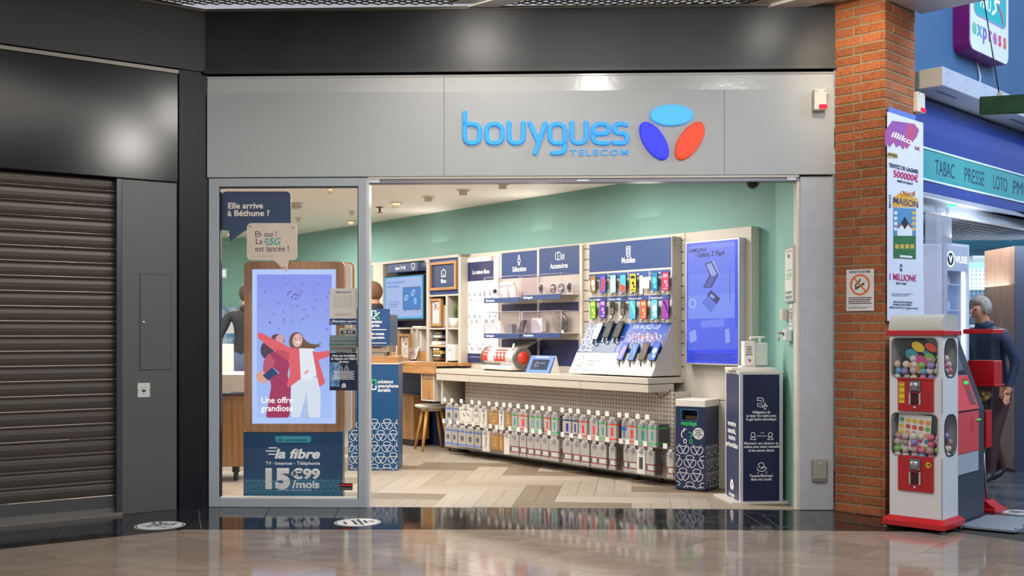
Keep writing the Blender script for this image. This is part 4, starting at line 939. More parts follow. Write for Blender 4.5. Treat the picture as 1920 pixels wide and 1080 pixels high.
g = [text(s, .024, M('#4a5a50', .5), None, x0+.17, slen*(.3-.07*i), -.0046, 'LEFT', .03) for i, s in enumerate(('solutions', 'smartphone', 'durable'))]
g += [MB().stroke(rp([(x0+.07, slen*.3), (x0+.07, slen*.14), (x0+.12, slen*.14), (x0+.12, slen*.33), (x0+.085, slen*.33)], .008), .008, -.0046).build('x', M('#4a5a50', .5)), text('Reprise, reconditionné', .013, BLACK, None, x0+.05, slen*.06, -.0046, 'LEFT', .02), text('recyclage', .013, GREEN, None, x0+.24, slen*.06, -.0046, 'LEFT', .02)]
o = merge('printed_text', mp, g); o.data.transform(SM)
o = text('FIFA WORLD CUP', .042, M('#9fb4e6', .5), mp, (xm+x1)/2, slen*.88, -.0046, bold=.03, sx=.62, rot=0); o.data.transform(SM)
o = text('vivo  |  FIFA', .034, INKW, mp, (xm+x1)/2, slen*.49, -.0046, bold=.03); o.data.transform(SM)
m = MB(); r5 = random.Random(4)
for i in range(420):
    u = r5.gauss((xm+x1)/2+.02, .13); v = r5.gauss(slen*.7, slen*.07)
    if xm+.01 < u < x1-.01 and slen*.55 < v < slen*.84: m.i = r5.randrange(4); s = r5.uniform(.004, .011); m.rect(u, u+s*.7, v, v+s, -.0043-.000002*i)
o = m.build('printed_crowd', [M('#d8b070', .5), M('#e8e4de', .5), M('#b04a50', .5), M('#3f4f88', .5)]); o.data.transform(SM); o.parent = mp
# phones standing on the slope
def slope_phone(px, py, label, colour, col2, style, prop):
    # px,py foot of the phone in the photograph, on the slope
    v = SM.to_3x3() @ Vector((0, 0, 1)); best = None
    for i in range(80):
        u = slen*i/80; p = SM @ Vector((0, 0, u)); a = WF.at(px, py, p.y)
        if best is None or abs(a[1]-p.z) < best[0]: best = (abs(a[1]-p.z), a[0], p)
    x, p = best[1], best[2]
    t = thing('slope_phone', label, 'phone', WF, x, p.y, p.z, group='phones on the sloped stand'); t.rotation_euler = (-(math.pi/2-ang), 0, R(WF.deg))
    bm_, sm_ = phone_mesh(.074, .16, colour, col2, style)
    for nme, me in (('body', bm_), ('screen', sm_)): o = bpy.data.objects.new(nme, me); COL.objects.link(o); o.parent = t; o.location = (0, -.03, .03)
    MB().box(-.018, .018, -.03, -.004, .05, .12).build('bracket', M('#55524e', .4), t)
    MB().box(-.05, -.042, -.014, -.004, .0, .13).build('price_card', INKW, t); m = MB(); m.tube([(0, -.03, .03), (.01, -.03, .0), (.0, -.012, -.012)], .006, 6); m.build('cable', DARK, t)
for px, py, lb, c1, c2, st in ((1164, 690, 'phone with purple blue screen, first of the slope phones under the crowd picture', '#3d56b0', '#8a7ad0', 0), (1184, 690, 'phone with plain steel blue screen on the slope under the crowd picture', '#46679a', '#587ab0', 4), (1204, 690, 'brown backed phone on the slope under the crowd picture', '#4a4038', '#5a5046', 4), (1224, 690, 'phone with blue ring screen, last before the end of the slope', '#2f58c0', '#9ac0f0', 1)): slope_phone(px, py-4, lb, c1, c2, st, 0)
for px, py, lb, c1, c2, st in ((1117, 646, 'white phone standing in front of the oval pattern', '#e2e0de', '#c8c6c4', 4), (1137, 643, 'black phone beside the white one on the blue slope', '#27221f', '#3a332e', 4), (1156, 643, 'black phone next to the crowd picture on the blue slope', '#27221f', '#3a332e', 4)): slope_phone(px, py, lb, c1, c2, st, 1)

# ---- big blue screen
sd = -.07; a, b, c, d = wrect((1285.5, 447, 1386, 685), sd); d = WF.z(1386, 444.5, sd); c = WF.z(1386, 686, sd)
st_ = thing('wall_screen', 'tall lit blue advertising screen in a silver frame on the white wall', 'screen', WF, a, sd, c); w, h = b-a, d-c
MB().box(0, w, 0, -sd, 0, h, .004).build('housing', M('#c5c7cc', .3, .5), st_)
sc_ = MB().box(.012, w-.012, -.002, .0, .014, h-.014).build('screen', grad('#2f48ee', '#3f58f0', .95, 0, h), st_)
def SQ(x, y): f_ = ((1080+x/3.724)-1285.5)/(1386-1285.5); return f_*w, h*(1-(y-60)/(955-60.))
def pg(col, pts, lay, e=.9): m = MB(); m.poly([(SQ(*p)[0], -.0024-.0003*lay, SQ(*p)[1]) for p in pts]); return m.build('x', glow(col, e), None)
L_ = [pg('#6c88f4', rp([(785, 100), (1112, 85), (1112, 830), (785, 850)], 10, 3, True), 0, .9)]
for i, (y0, y1, cc) in enumerate(((120, 300, '#5f78f2'), (300, 450, '#6883f4'), (450, 620, '#7593f8'), (620, 840, '#5068f2'))): L_.append(pg(cc, [(787, y0+4), (1110, y0), (1110, y1), (787, y1+4)], 1))
L_ += [pg('#2b3476', [(905, 228), (958, 214), (1003, 310), (952, 405), (893, 402), (938, 312)], 3), pg('#8fa4f2', [(916, 236), (950, 226), (990, 306), (960, 340)], 4), pg('#4a58b8', [(945, 320), (985, 318), (945, 398), (905, 398)], 4), pg('#5b74e0', [(948, 420), (1014, 482), (948, 584), (886, 512)], 3), pg('#2b3476', [(948, 420), (1014, 482), (990, 522), (922, 455)], 4), pg('#8fa4f2', [(950, 446), (978, 470), (966, 486), (938, 462)], 5), pg('#ccd6fa', [(958, 214), (966, 214), (1008, 312), (1003, 310)], 4),
  pg('#4d66ee', [(787, 700), (1130, 690), (1130, 836), (787, 840)], 2), pg('#8fa0f6', [(795, 720), (840, 700), (850, 780), (800, 800)], 3), pg('#8fa0f6', [(1045, 700), (1075, 695), (1080, 790), (1050, 800)], 3), pg('#6f86f6', [(880, 640), (1040, 625), (1040, 680), (880, 690)], 2)]
q = SQ(818, 512); m = MB(); m.ring(q[0], q[1], .034, .034, .005, y=-.0035); L_.append(m.build('x', glow('#d8e6ff', .9)))
merge('screen_picture', sc_, L_)
q = SQ(855, 140); text('SAMSUNG', .028, glow('#10164a', .3), sc_, q[0], q[1], -.004, bold=.03, sx=1.0); q = SQ(946, 178); text('Galaxy Z Flip4', .038, glow('#10164a', .3), sc_, q[0], q[1], -.004, bold=.02, sx=.85)
m = MB()
for i in range(4): q0, q1 = SQ(790, 880+14*i), SQ(1120-30*(i % 2), 880+14*i); m.rect(q0[0], q1[0], q0[1], q0[1]+.006, -.003)
for i in range(7): q = SQ(1078, 290+32*i); m.rect(q[0], q[0]+.006, q[1]-.03, q[1], -.003)
m.build('printed_text', glow('#2c3aa8', .8), sc_)

# ---- long counter
cf = -.415; cx0, cx1 = wx(817, cf), 0.0
ct = thing('long_counter', 'long white counter with drawers running under the wall displays', 'counter', WF, 0, 0, 0)
CW = M('#bcb4a8', .32, var=.015)
MB().box(cx0, cx1, cf, 0, zct-.045, zct, .002).build('worktop', CW, ct)
zd0 = WF.z(1214, 736.5, cf)
for a, b in ((cx0, wx(880, cf)), (wx(880, cf), wx(1088, cf)), (wx(1088, cf), cx1)): MB().box(a+.002, b-.002, cf+.004, -.12, zd0, zct-.05, .002).build('drawer', M('#bab1a4', .35, var=.015), ct)
MB().box(cx0+.02, cx0+.05, cf+.05, 0, .5, zd0).build('side_panel', CW, ct)
MB().box(cx0+.03, cx0+.42, -.02, 0, .45, zd0).build('back_panel', CW, ct)
m = MB(); m.tube([(cx1-.02, cf+.1, zd0), (cx1+.02, cf+.12, zd0-.04), (cx1+.06, cf+.16, zd0-.01), (cx1+.05, cf+.2, zd0+.02)], .004, 6); m.build('cable', DARK, ct)
# ---- perforated panel with hooks
def dots_mat(h, hd, p, r):
    m = M(h, .5, .1, var=.03).copy(); N = m.node_tree.nodes; L = m.node_tree.links; b = N['Principled BSDF']
    tc = N.new('ShaderNodeTexCoord'); sp = N.new('ShaderNodeSeparateXYZ'); L.new(tc.outputs['Object'], sp.inputs[0]); sq = []
    for ax in 'XZ':
        f = N.new('ShaderNodeMath'); f.operation = 'WRAP'; f.inputs[1].default_value = p/2; f.inputs[2].default_value = -p/2; L.new(sp.outputs[ax], f.inputs[0])
        g = N.new('ShaderNodeMath'); g.operation = 'MULTIPLY'; L.new(f.outputs[0], g.inputs[0]); L.new(f.outputs[0], g.inputs[1]); sq.append(g)
    a = N.new('ShaderNodeMath'); a.operation = 'ADD'; L.new(sq[0].outputs[0], a.inputs[0]); L.new(sq[1].outputs[0], a.inputs[1])
    c = N.new('ShaderNodeMath'); c.operation = 'LESS_THAN'; c.inputs[1].default_value = r*r; L.new(a.outputs[0], c.inputs[0])
    x = N.new('ShaderNodeMix'); x.data_type = 'RGBA'; x.inputs['B'].default_value = (*lin(hd), 1); src = b.inputs['Base Color'].links[0].from_socket
    L.new(c.outputs[0], x.inputs['Factor']); L.new(src, x.inputs['A']); L.new(x.outputs['Result'], b.inputs['Base Color']); return m
pd = -.165; pgx0, pgx1 = wx(872, pd), .06
pgb = thing('peg_display', 'grey perforated panel with hooks and price labels under the long counter', 'panel', WF, 0, pd, 0)
dm = dots_mat('#d2c6b9', '#3c352e', .034, .0062)
js = [pgx0, wx(938, pd), wx(1088.5, pd), pgx1]
for a, b in zip(js, js[1:]): MB().box(a+.001, b-.001, 0, .02, .17, zd0, .001).build('perforated_sheet', dm, pgb)
for a, b in zip([wx(835, pd), wx(912, pd), wx(1098, pd)], [wx(912, pd), wx(1098, pd), .09]): MB().box(a+.001, b-.001, -.01, .1, .045, .17, .002).build('plinth', M('#b5aca2', .4, .2), pgb)
MB().box(wx(835, pd), pgx0, 0, .02, .17, zd0-.25).build('sheet', M('#b9ada0', .5), pgb)
MB().box(pgx1-.02, pgx1, .0, .16, .17, zd0).build('end_panel', M('#cfc6b9', .4), pgb)
for px in (1100, 1190, 1235): x = wx(px, pd); m = MB(); m.lathe([(.012, 0), (.014, .02), (.008, .045)], (x, .04, 0), 10); m.build('foot', DARK, pgb)
# hooks and packs, as (first px, last px, kind) along the two rows
TOP = [(835.5, 848, 'gb'), (850, 860, 'gb'), (861, 885, 'case'), (886, 900, 'case'), (901, 912, 'wt'), (917, 933, 'kr'), (935, 944, 'wt'), (948, 957.5, 'kr'), (959, 970, 'gr'), (971.5, 988, 'rd'), (992, 1000, 'gr'), (1001, 1014, 'gr'), (1020, 1031, 'rd'), (1033, 1045, 'gr'), (1055, 1070, 'nv'), (1072.5, 1083, 'nv'), (1085, 1100, 'rd'), (1105, 1120, 'rd2'), (1123, 1136, 'gr'), (1138.5, 1155, 'rd'), (1165.5, 1174, 'bl'), (1174.5, 1193, 'rd'), (1195.5, 1213, 'gn'), (1214, 1230, 'gr')]
BOT = [(834, 846, 'gb'), (847, 857, 'gb'), (859, 874, 'gb'), (875, 888, 'gb'), (890, 901, 'gb'), (904, 917, 'wt'), (921, 934, 'kr'), (935.5, 943, 'kr'), (944.5, 955, 'ww'), (956, 972, 'sc'), (974, 986, 'sc'), (988, 1000, 'sc'), (1001, 1013, 'sc'), (1014, 1028, 'sc'), (1029, 1047, 'sc'), (1055, 1071, 'sc'), (1073, 1086, 'sc'), (1087.5, 1104, 'sc'), (1108, 1118.5, 'sc'), (1119.5, 1136, 'sc'), (1141, 1153, 'sc'), (1169, 1176, 'sc'), (1177, 1193, 'sc'), (1194, 1209, 'ph'), (1210.5, 1226, 'sc'), (1249.5, 1262, 'sc')]
NAMES = {'gb': 'grey and blue striped cable pack', 'case': 'pale rounded cable case', 'wt': 'white charger box', 'kr': 'brown kraft card box', 'gr': 'grey pack with green stripes', 'rd': 'grey pack with red stripes', 'rd2': 'grey pack with one red foot stripe', 'nv': 'grey pack with navy stripes', 'bl': 'blue topped pack', 'gn': 'grey green pack with green stripes', 'sc': 'grey screen protector pack with dark red stripes', 'ww': 'blank white pack', 'ph': 'white phone glass box'}
PM = {'grey': M('#a8a4a0', .35, var=.03), 'white': M('#d5cfc6', .4), 'kraft': M('#a87c46', .6, var=.06, scale=30), 'gg': M('#8b9896', .35), 'dark': M('#5d5a57', .45)}
ST = {'gb': M('#4a78c8', .4), 'gr': M('#35b860', .4), 'rd': M('#e0482a', .4), 'rd2': M('#e0482a', .4), 'nv': M('#2c2c6a', .4), 'bl': M('#2f64b4', .4), 'gn': M('#35b860', .4), 'sc': M('#8c2a2c', .4)}
IN = {'gb': M('#5c5a5c', .3), 'gr': M('#2f9a8c', .3), 'rd': M('#d83a44', .3), 'rd2': M('#d83a44', .3), 'nv': M('#3c2f8c', .3), 'bl': M('#2a5aa0', .3), 'gn': M('#2c8a6c', .3)}
TAGM = M('#aeb2ba', .35); LABM = M('#dcd8d2', .45)
def pack(kind, w, h, label, grp, F, x, y, z):
    t = thing('hanging_pack', label, 'pack', F, x, y, z, group=grp); D = .03 if kind not in ('sc', 'case') else .02; body = {'wt': 'white', 'ww': 'white', 'ph': 'white', 'kr': 'kraft', 'case': 'white', 'gn': 'gg'}.get(kind, 'grey')
    m = MB()
    if kind == 'case': m.prism(rrect(-w/2, w/2, 0, h, .02, 3), 0, D)
    else: m.box(-w/2, w/2, 0, D, 0, h, .0015)
    m.build('box', PM[body], t)
    y = -.0006
    if kind in ST:
        zs_ = {'sc': ((.42, .46), (.16, .2)), 'gb': ((.8, .86), (.08, .14)), 'rd2': ((.12, .17),), 'bl': ((.62, .8), (.1, .16))}.get(kind, ((.8, .86), (.14, .2)))
        for a, b in zs_: MB().box(-w/2-.0006, w/2+.0006, y, D+.0006, h*a, h*b).build('stripe', ST[kind], t)
    m = MB()
    if kind == 'sc': m.rect(-w*.46, -w*.28, h*.21, h*.41, y); m.i = 1; m.rect(-w*.2, w*.42, h*.23, h*.39, y); m.i = 2; m.rect(-w*.42, w*.3, h*.05, h*.08, y)
    elif kind in IN: m.i = 0; m.rect(-w*.08, w*.2, h*.3, h*.68, y) if kind != 'gb' else m.prism(rrect(-w*.16, w*.2, h*.36, h*.6, .008, 2), y-.004, y); m.i = 2; m.rect(-w*.4, w*.1, h*.03, h*.06, y)
    elif kind == 'kr': m.i = 3; m.stroke(rp([(-w*.2, h*.25), (w*.2, h*.3), (-.0, h*.5), (w*.18, h*.62)], .01), .006, y); m.rect(-w*.3, w*.2, h*.75, h*.79, y)
    elif kind == 'ph': m.i = 4; m.rect(-w*.2, w*.25, h*.2, h*.7, y)
    elif kind == 'wt': m.i = 4; m.stroke(rp([(-w*.1, h*.2), (w*.1, h*.35), (w*.05, h*.6)], .01), .006, y); m.disc(w*.1, h*.66, .008, .012, y, seg=8)
    elif kind == 'case': m.i = 4; m.stroke([(-w*.2, h*.6), (-w*.05, h*.45)], .008, y); m.stroke([(w*.1, h*.65), (w*.25, h*.5)], .01, y); m.stroke(rrect(-w*.4, w*.4, h*.1, h*.85, .015, 2), .003, y, close=True)
    if len(m.b.faces): m.build('printed_picture', [IN.get(kind, M('#3a4560', .4)), M('#c4c0bc', .5), GG, M('#d8c8a0', .5), M('#3a4a48', .4)], t)
    else: m.b.free()
    m = MB(); m.box(-.004, .02, -.016, .004, h*.86, h*1.09, .006, 2); g = m.build('security_tag', TAGM, t); MB().box(-.002, .016, -.0175, -.016, h*.9, h*.96).build('tag_button', M('#7f88a0', .4), g)
    MB().box(-w*.3, w*.3, .004, .006, h, h+.03).build('hang_tab', PM['white'], t)
    return t
hook_m = M('#a39d94', .3, .8)
for rn, (row, hgt, yy0, yy1) in enumerate(((TOP, .19, (787.5, 832), (835, 1232)), (BOT, .185, (831, 890), (836, 1226)))):
    fy = pd-.17; seen = {}
    for i, (a, b, kd) in enumerate(row):
        xa_, xb_ = wx(a, fy), wx(b, fy); cx_ = (xa_+xb_)/2; pxm = (a+b)/2
        fr_ = (pxm-yy1[0])/(yy1[1]-yy1[0])
        zhook = [.375, .155][rn]+.105 if False else None
        zb_ = [.305, .085][rn]; zt_ = [.485, .275][rn]
        hpk = zt_-zb_-{'kr': .03, 'gb': .012, 'wt': 0, 'case': .02}.get(kd, .0)
        # hook with its label
        hk = MB(); hz_ = zt_+.022; hk.tube([(cx_, .0, hz_), (cx_, -.2, hz_), (cx_, -.215, hz_+.012)], .0022, 5); hk.tube([(cx_, .0, hz_+.03), (cx_, -.215, hz_+.03)], .0016, 5)
        ho = hk.build('hook', hook_m, pgb); MB().box(cx_-.022, cx_+.022, -.222, -.219, hz_+.018, hz_+.058).build('price_label', LABM, ho)
        n_dep = 1; grp = ('packs on the upper hook row', 'packs on the lower hook row')[rn]
        pos = ORD[i] if i < len(ORD) else 'last'
        t = pack(kd, xb_-xa_, hpk, '%s, %s from the stool on the %s hooks' % (NAMES[kd], pos, ('upper', 'lower')[rn]), grp, WF, cx_, fy, zt_-hpk)
        t.rotation_euler.z += R(rnd.uniform(-4, 4))
        nd = {(0, 23): 6, (0, 19): 3, (0, 9): 3, (0, 13): 4, (1, 19): 3, (1, 20): 3, (1, 24): 4, (1, 17): 2, (1, 22): 2, (0, 16): 2, (0, 17): 2, (0, 5): 2}.get((rn, i), 1)
        for k_ in range(1, nd):
            q = MB(); D = .024; q.box(-(xb_-xa_)/2, (xb_-xa_)/2, 0, D-.006, 0, hpk, .0015); t2 = thing('hanging_pack', 'dark backed pack hanging %s behind the %s on the %s hooks' % (ORD[k_-1], pos, ('upper', 'lower')[rn]), 'pack', WF, cx_, fy+.01+D*k_, zt_-hpk, group=grp)
            q.build('box', PM['dark' if kd != 'kr' else 'kraft'], t2)
            if kd in ST: [MB().box(-(xb_-xa_)/2-.0006, (xb_-xa_)/2+.0006, -.0006, D-.0054, hpk*a_, hpk*b_).build('stripe', ST[kd], t2) for a_, b_ in (((.8, .86), (.14, .2)) if kd != 'sc' else ((.42, .46), (.16, .2)))]

# ---- on the counter: striped barrel speaker, small tablet stand
x, z = WF.at(951, 692, -.3); t = thing('barrel_speaker', 'red and white barrel shaped cooker with open lid on the long counter', 'appliance', WF, wx(948, -.24), -.24, zct, -8)
m = MB(); n_ = 20; L2 = .3
m.lathe([(0, -L2), (.085, -L2), (.095, -L2+.02), (.095, L2-.02), (.085, L2), (0, L2)], (0, 0, .125), n_, axis='x'); m.build('drum', M('#c9c6c4', .3, .3), t)
for a, b, c_, w1, w2 in ((-.29, -.18, '#c43a2c', 0, 1), (-.06, .15, '#c43a2c', 0, 1)):
    m = MB()
    q = [[m.v(xx, -.0965*math.cos(th), .125+.0965*math.sin(th)) for th in [R(d_) for d_ in (-20, 0, 25, 50, 80)]] for xx in (a, b)]
    for i in range(4): m._f([q[0][i], q[1][i], q[1][i+1], q[0][i+1]])
    m.build('red_wrap', M(c_, .35), t)
m = MB(); q = [[m.v(xx, -.0962*math.cos(th), .125+.0962*math.sin(th)) for th in [R(d_) for d_ in (-20, 0, 25, 50, 80)]] for xx in (-.18, -.06)]
for i in range(4): m._f([q[0][i], q[1][i], q[1][i+1], q[0][i+1]])
m.build('white_wrap', M('#e2dcd8', .35), t)
m = MB()
for i in range(3): m.disc(-.02+.065*i, .15, .02, .02, -.0985, seg=10); m.rect(-.035+.065*i, -.005+.065*i, .115, .122, -.0985)
m.build('printed_marks', INKW, t)
m = MB(); m.lathe([(.1, 0), (.1, .02), (.085, .024)], (L2-.005, 0, .125), 24, axis='x'); m.lathe([(.1, 0), (.1, -.02), (.085, -.024)], (-L2+.005, 0, .125), 24, axis='x'); m.build('end_ring', M('#6f6a66', .35, .3), t)
m = MB(); m.lathe([(.062, 0), (.06, .012), (0, .016)], (L2+.008, 0, .125), 20, axis='x'); m.build('red_cap', M('#cf3b2a', .35), t)
MB().box(-.26, .29, -.115, .07, .012, .055, .01).build('cradle', M('#dad4cc', .35), t)
m = MB()
for sx in (-.22, .22): m.box(sx-.02, sx+.02, -.1, .06, 0, .013)
m.build('rubber_feet', DARK, t)
MB().box(-.26, .1, -.12, -.112, .062, .075).build('grey_rail', M('#55504c', .4), t)
m = MB(); m.box(-.13, .13, -.004, .004, 0, .16, .002); m.xf(Matrix.Translation((.12, .06, .21)) @ Matrix.Rotation(R(-66), 4, 'X')); m.build('open_lid', M('#6d655f', .4), t)
MB().tube([(.2, -.03, .215), (.24, -.05, .25), (.25, -.07, .2)], .01, 8).build('handle', M('#d8d4cc', .4), t)
t = thing('tablet_stand', 'blue framed tablet leaning on a white stand on the long counter', 'tablet', WF, wx(1014, -.3), -.3, zct, 8)
T_ = Matrix.Translation((0, -.05, .002)) @ Matrix.Rotation(R(-28), 4, 'X')
m = MB(); m.prism(rrect(-.14, .14, 0, .17, .01, 3), 0, .012); m.xf(T_); m.build('frame', M('#3a66ac', .4), t)
m = MB(); m.box(-.1, .1, -.002, 0, .03, .13); m.xf(T_); m.build('screen', M('#2a3448', .15), t)
m = MB(); m.prismx([(-.02, 0), (.1, 0), (.05, .15), (.04, .15)], -.13, .14); m.build('stand', M('#e4ded4', .4), t)
g = [text('Solution Accessibilité', .012, INKW, None, 0, .147, -.0028, bold=.03), text('Bienvenue', .009, M('#9ab0d8', .4), None, .03, .09, -.0028), MB().stroke(rrect(-.05, -.02, .06, .1, .004, 2), .003, -.0024, close=True).build('x', M('#9ab0d8', .4))]
o = merge('printed_text', t, g); o.data.transform(T_)
# ================================================================ REST OF THE SHOP
# ---- TV and shelving unit at the far end of the display wall
ud = -.125
un = thing('shelving_unit', 'white shelving unit with television niche and cubbyholes above the oak desk', 'shelving', WF, 0, 0, 0)
UW_ = M('#bcb4a8', .38, var=.015); zd = .905
xl_, xr_ = wx(690, ud), wx(863.5, ud); zu_ = 2.0
MB().box(xl_, xr_, .07, .095, zd, zu_).build('back_panel', PNAV, un)
MB().box(wx(859, ud), xr_, ud, .095, 0.0+zd-.02, zu_, .002).build('end_panel', UW_, un)
MB().box(xl_, xr_, ud, .07, zu_-.03, zu_, .002).build('top_board', UW_, un)
def upr(px0, px1, za, zb, nm='upright'): MB().box(wx(px0, ud), wx(px1, ud), ud, .07, za, zb, .001).build(nm, UW_, un)
def shl(px0, px1, py, nm='shelf', th=.018): z = WF.z((px0+px1)/2, py, ud); MB().box(wx(px0, ud), wx(px1, ud), ud+.002, .07, z-th, z, .001).build(nm, UW_, un); return z
upr(799.3, 804.3, zd, zu_-.03)
zs1 = shl(804.3, 859, 552); zs2 = shl(722, 799.3, 614); zs2b = shl(804.3, 859, 614.5); zs3 = shl(804.3, 838, 647)
upr(835.5, 839, zd, zs1-.018); upr(742, 745, zd, zs2-.018); upr(770.5, 773, zd, zs2-.018); upr(780.5, 782.5, zd, zs2-.018); upr(700, 718, zd, zu_-.03, 'side_panel')
z_ = WF.z(791, 659, ud); MB().box(wx(771, ud), wx(800, ud), ud+.01, .06, zd, z_, .002).build('oak_box', OAK, un)
MB().box(wx(720, ud), wx(742, ud), ud+.02, .06, zd, WF.z(730, 660, ud)).build('oak_box', OAK, un)
a, b, c, d = wrect((729.5, 494, 786, 510), ud-.02); hd_ = MB().box(a, b, ud-.04, .06, c, d, .002).build('tv_header', M('#33436c', .4), un); text('Smart TV 4K', (d-c)*.36, INKW, un, a+(b-a)*.44, c+(d-c)*.3, ud-.0408, bold=.03, sx=.8)
m = MB(); xx = a+(b-a)*.86; zz = (c+d)/2; m.stroke(rrect(xx-.03, xx+.03, zz-.015, zz+.035, .008, 3), .006, ud-.0405, close=True); m.stroke([(xx-.012, zz-.03), (xx+.012, zz-.03)], .006, ud-.0405); m.build('icon', INKW, un)
a, b, c, d = wrect((805, 484, 859, 551), ud+.02); MB().box(a, b, ud+.02, .06, c, d).build('blue_field', M('#2d3f80', .4), un)
a, b, c, d = wrect((720.5, 516, 794.5, 601), ud+.03); tv = thing('television', 'wall mounted television showing a pale blue picture of another television', 'television', WF, a, ud+.03, c); w, h = b-a, d-c
MB().box(0, w, 0, .05, 0, h, .004).build('bezel', M('#26282e', .3), tv); s_ = MB().box(.012, w-.012, -.002, 0, .02, h-.012).build('screen', grad('#4bb8ee', '#4bb8ee', .85, 0, h), tv)
pp = [MB().prism(rrect(w*.05, w*.95, h*.08, h*.95, .03, 3), -.0026, -.002).build('x', glow('#a9bff0', .85)), MB().rect(w*.5, w*.92, h*.24, h*.72, -.0032).build('x', glow('#2f7fd0', .85)), MB().rect(w*.49, w*.93, h*.23, h*.73, -.0029).build('x', glow('#1d2a55', .6)),
  MB().ring(w*.58, h*.5, .035, .02, .012, .6, -.0036, 12).build('x', glow('#bfe0f8', .85)), MB().ring(w*.75, h*.6, .04, .02, .012, .8, -.0036, 12).build('x', glow('#bfe0f8', .85)), MB().disc(w*.8, h*.42, .03, .04, -.0036).build('x', glow('#7fc0ee', .85)), MB().stroke([(w*.54, h*.17), (w*.57, h*.23)], .006, -.0036).stroke([(w*.87, h*.17), (w*.84, h*.23)], .006, -.0036).build('x', glow('#222233', .3))]
pp += [text(s, h*.055, glow('#5d8fd8', .8), None, w*.08, h*z, -.0036, 'LEFT', .02, .8) for s, z in (('Notre nouveau décodeur TV', .83), ('dernière génération', .74))]
m = MB(); [m.rect(w*.12, w*(.4-.03*i), h*(.4-.05*i), h*(.425-.05*i), -.0034) for i in range(3)]; pp.append(m.build('x', glow('#7f9fe0', .8)))
merge('screen_picture', s_, pp)
def photo_frame(label, box, d, kind, cat='picture frame'):
    a, b, c, d_ = wrect(box, d); t = thing('framed_picture', label, cat, WF, a, d, c); w, h = b-a, d_-c; f = .028
    for nm, q in (('frame_side', (0, f, 0, h)), ('frame_side', (w-f, w, 0, h)), ('frame_rail', (f, w-f, 0, f)), ('frame_rail', (f, w-f, h-f, h))): MB().box(q[0], q[1], -.01, .03, q[2], q[3], .002).build(nm, OAKZ if 'side' in nm else OAK, t)
    MB().box(f, w-f, .012, .016, f, h-f).build('backing', M('#2f3d63' if kind == 'blue' else '#c9bfae', .4), t)
    if kind == 'blue':
        text('Bbox', h*.13, INKW, t, w/2, h*.26, .0105, bold=.03, sx=.8); m = MB(); m.stroke([(w/2-.035, h*.48), (w/2-.035, h*.66), (w/2, h*.74), (w/2+.035, h*.66), (w/2+.035, h*.48)], .009, .0112, close=True); m.stroke([(w/2, h*.5), (w/2, h*.57)], .007, .0112); m.build('icon', INKW, t)
    else:
        m = MB(); m.box(f*1.6, w-f*1.6, .008, .012, f*1.4, h-f*1.4).build('sheet', M('#e6e2dc', .4), t); m = MB(); r6 = random.Random(len(label))
        for i in range(14): m.i = r6.randrange(3); u = r6.uniform(w*.25, w*.68); v = r6.uniform(h*.55, h*.82); s = r6.uniform(.015, .035); m.rect(u, u+s*.6, v, v+s, .0074-.00003*i)
        m.i = 3
        for i in range(5): m.rect(w*.3, w*(.68-.05*(i % 3)), h*(.46-.06*i), h*(.475-.06*i), .0074)
        m.build('printed_photo', [M('#b03a3a', .5), M('#5a6a9a', .5), M('#d8a890', .5), M('#8a8682', .5)], t)
    return t
photo_frame('square oak frame with white house symbol on dark blue', (805.5, 490.5, 855.5, 544), ud-.0, 'blue')
photo_frame('tall oak frame with a photo sheet standing in the upper cubbyhole', (806, 560, 827.5, 612.5), ud+.03, 'p')
photo_frame('tall oak frame with a photo sheet standing on the oak desk', (747.5, 626, 769, 676.5), ud-.04, 'p')
def wthing(nm, label, cat, px, d, z, rot=0, grp=None): return thing(nm, label, cat, WF, wx(px, d), d, z, rot, grp)
t = wthing('wireless_handset', 'tall white rounded handset leaning in the narrow cubbyhole', 'handset', 833.5, -.03, zs2b, -20); m = MB(); m.prism(rrect(-.026, .026, 0, .24, .024, 4), -.02, .02); m.build('body', GW, t); m = MB(); m.rect(-.016, .016, .15, .21, -.0206); m.build('screen', M('#8f949c', .2), t)
t = wthing('potted_plant', 'small green spiky plant in a white pot in the cubbyhole', 'plant', 853, -.05, zs2b)
m = MB(); m.lathe([(0, 0), (.05, 0), (.062, .1), (.056, .1), (.054, .085), (0, .085)], (0, 0, 0), 16); m.build('pot', M('#d8d2c8', .5), t)
r7 = random.Random(2)
for i in range(18):
    a_ = r7.uniform(0, 6.28); L_ = r7.uniform(.1, .2); o_ = r7.uniform(.1, .7); b_ = MB(); w_ = .009
    dx, dy = math.cos(a_), math.sin(a_)
    pts = [(dx*L_*o_*k_/4*(.6+.1*k_), dy*L_*o_*k_/4*(.6+.1*k_), .085+L_*k_/4*(1-.1*o_*k_/4)) for k_ in range(5)]
    A = [b_.v(p[0]-dy*w_*(1-k_/4.2), p[1]+dx*w_*(1-k_/4.2), p[2]) for k_, p in enumerate(pts)]; B = [b_.v(p[0]+dy*w_*(1-k_/4.2), p[1]-dx*w_*(1-k_/4.2), p[2]) for k_, p in enumerate(pts)]
    for k_ in range(4): b_._f([A[k_], B[k_], B[k_+1], A[k_+1]])
    b_.build('leaf', M('#4f8a34' if i % 3 else '#8fae4a', .5), t)
t = wthing('white_camera', 'round white camera in the small upper cubbyhole by the desk', 'camera', 775.5, -.02, WF.z(776, 632, -.02)); MB().ball((0, 0, .06), .04, sz=1.3).build('head', GW, t); MB().box(-.05, .05, -.06, .06, -.014, 0).build('ledge', UW_, t); MB().lathe([(0, 0), (.03, 0), (.02, .02), (0, .02)], (0, 0, 0), 12).build('base', GW, t)
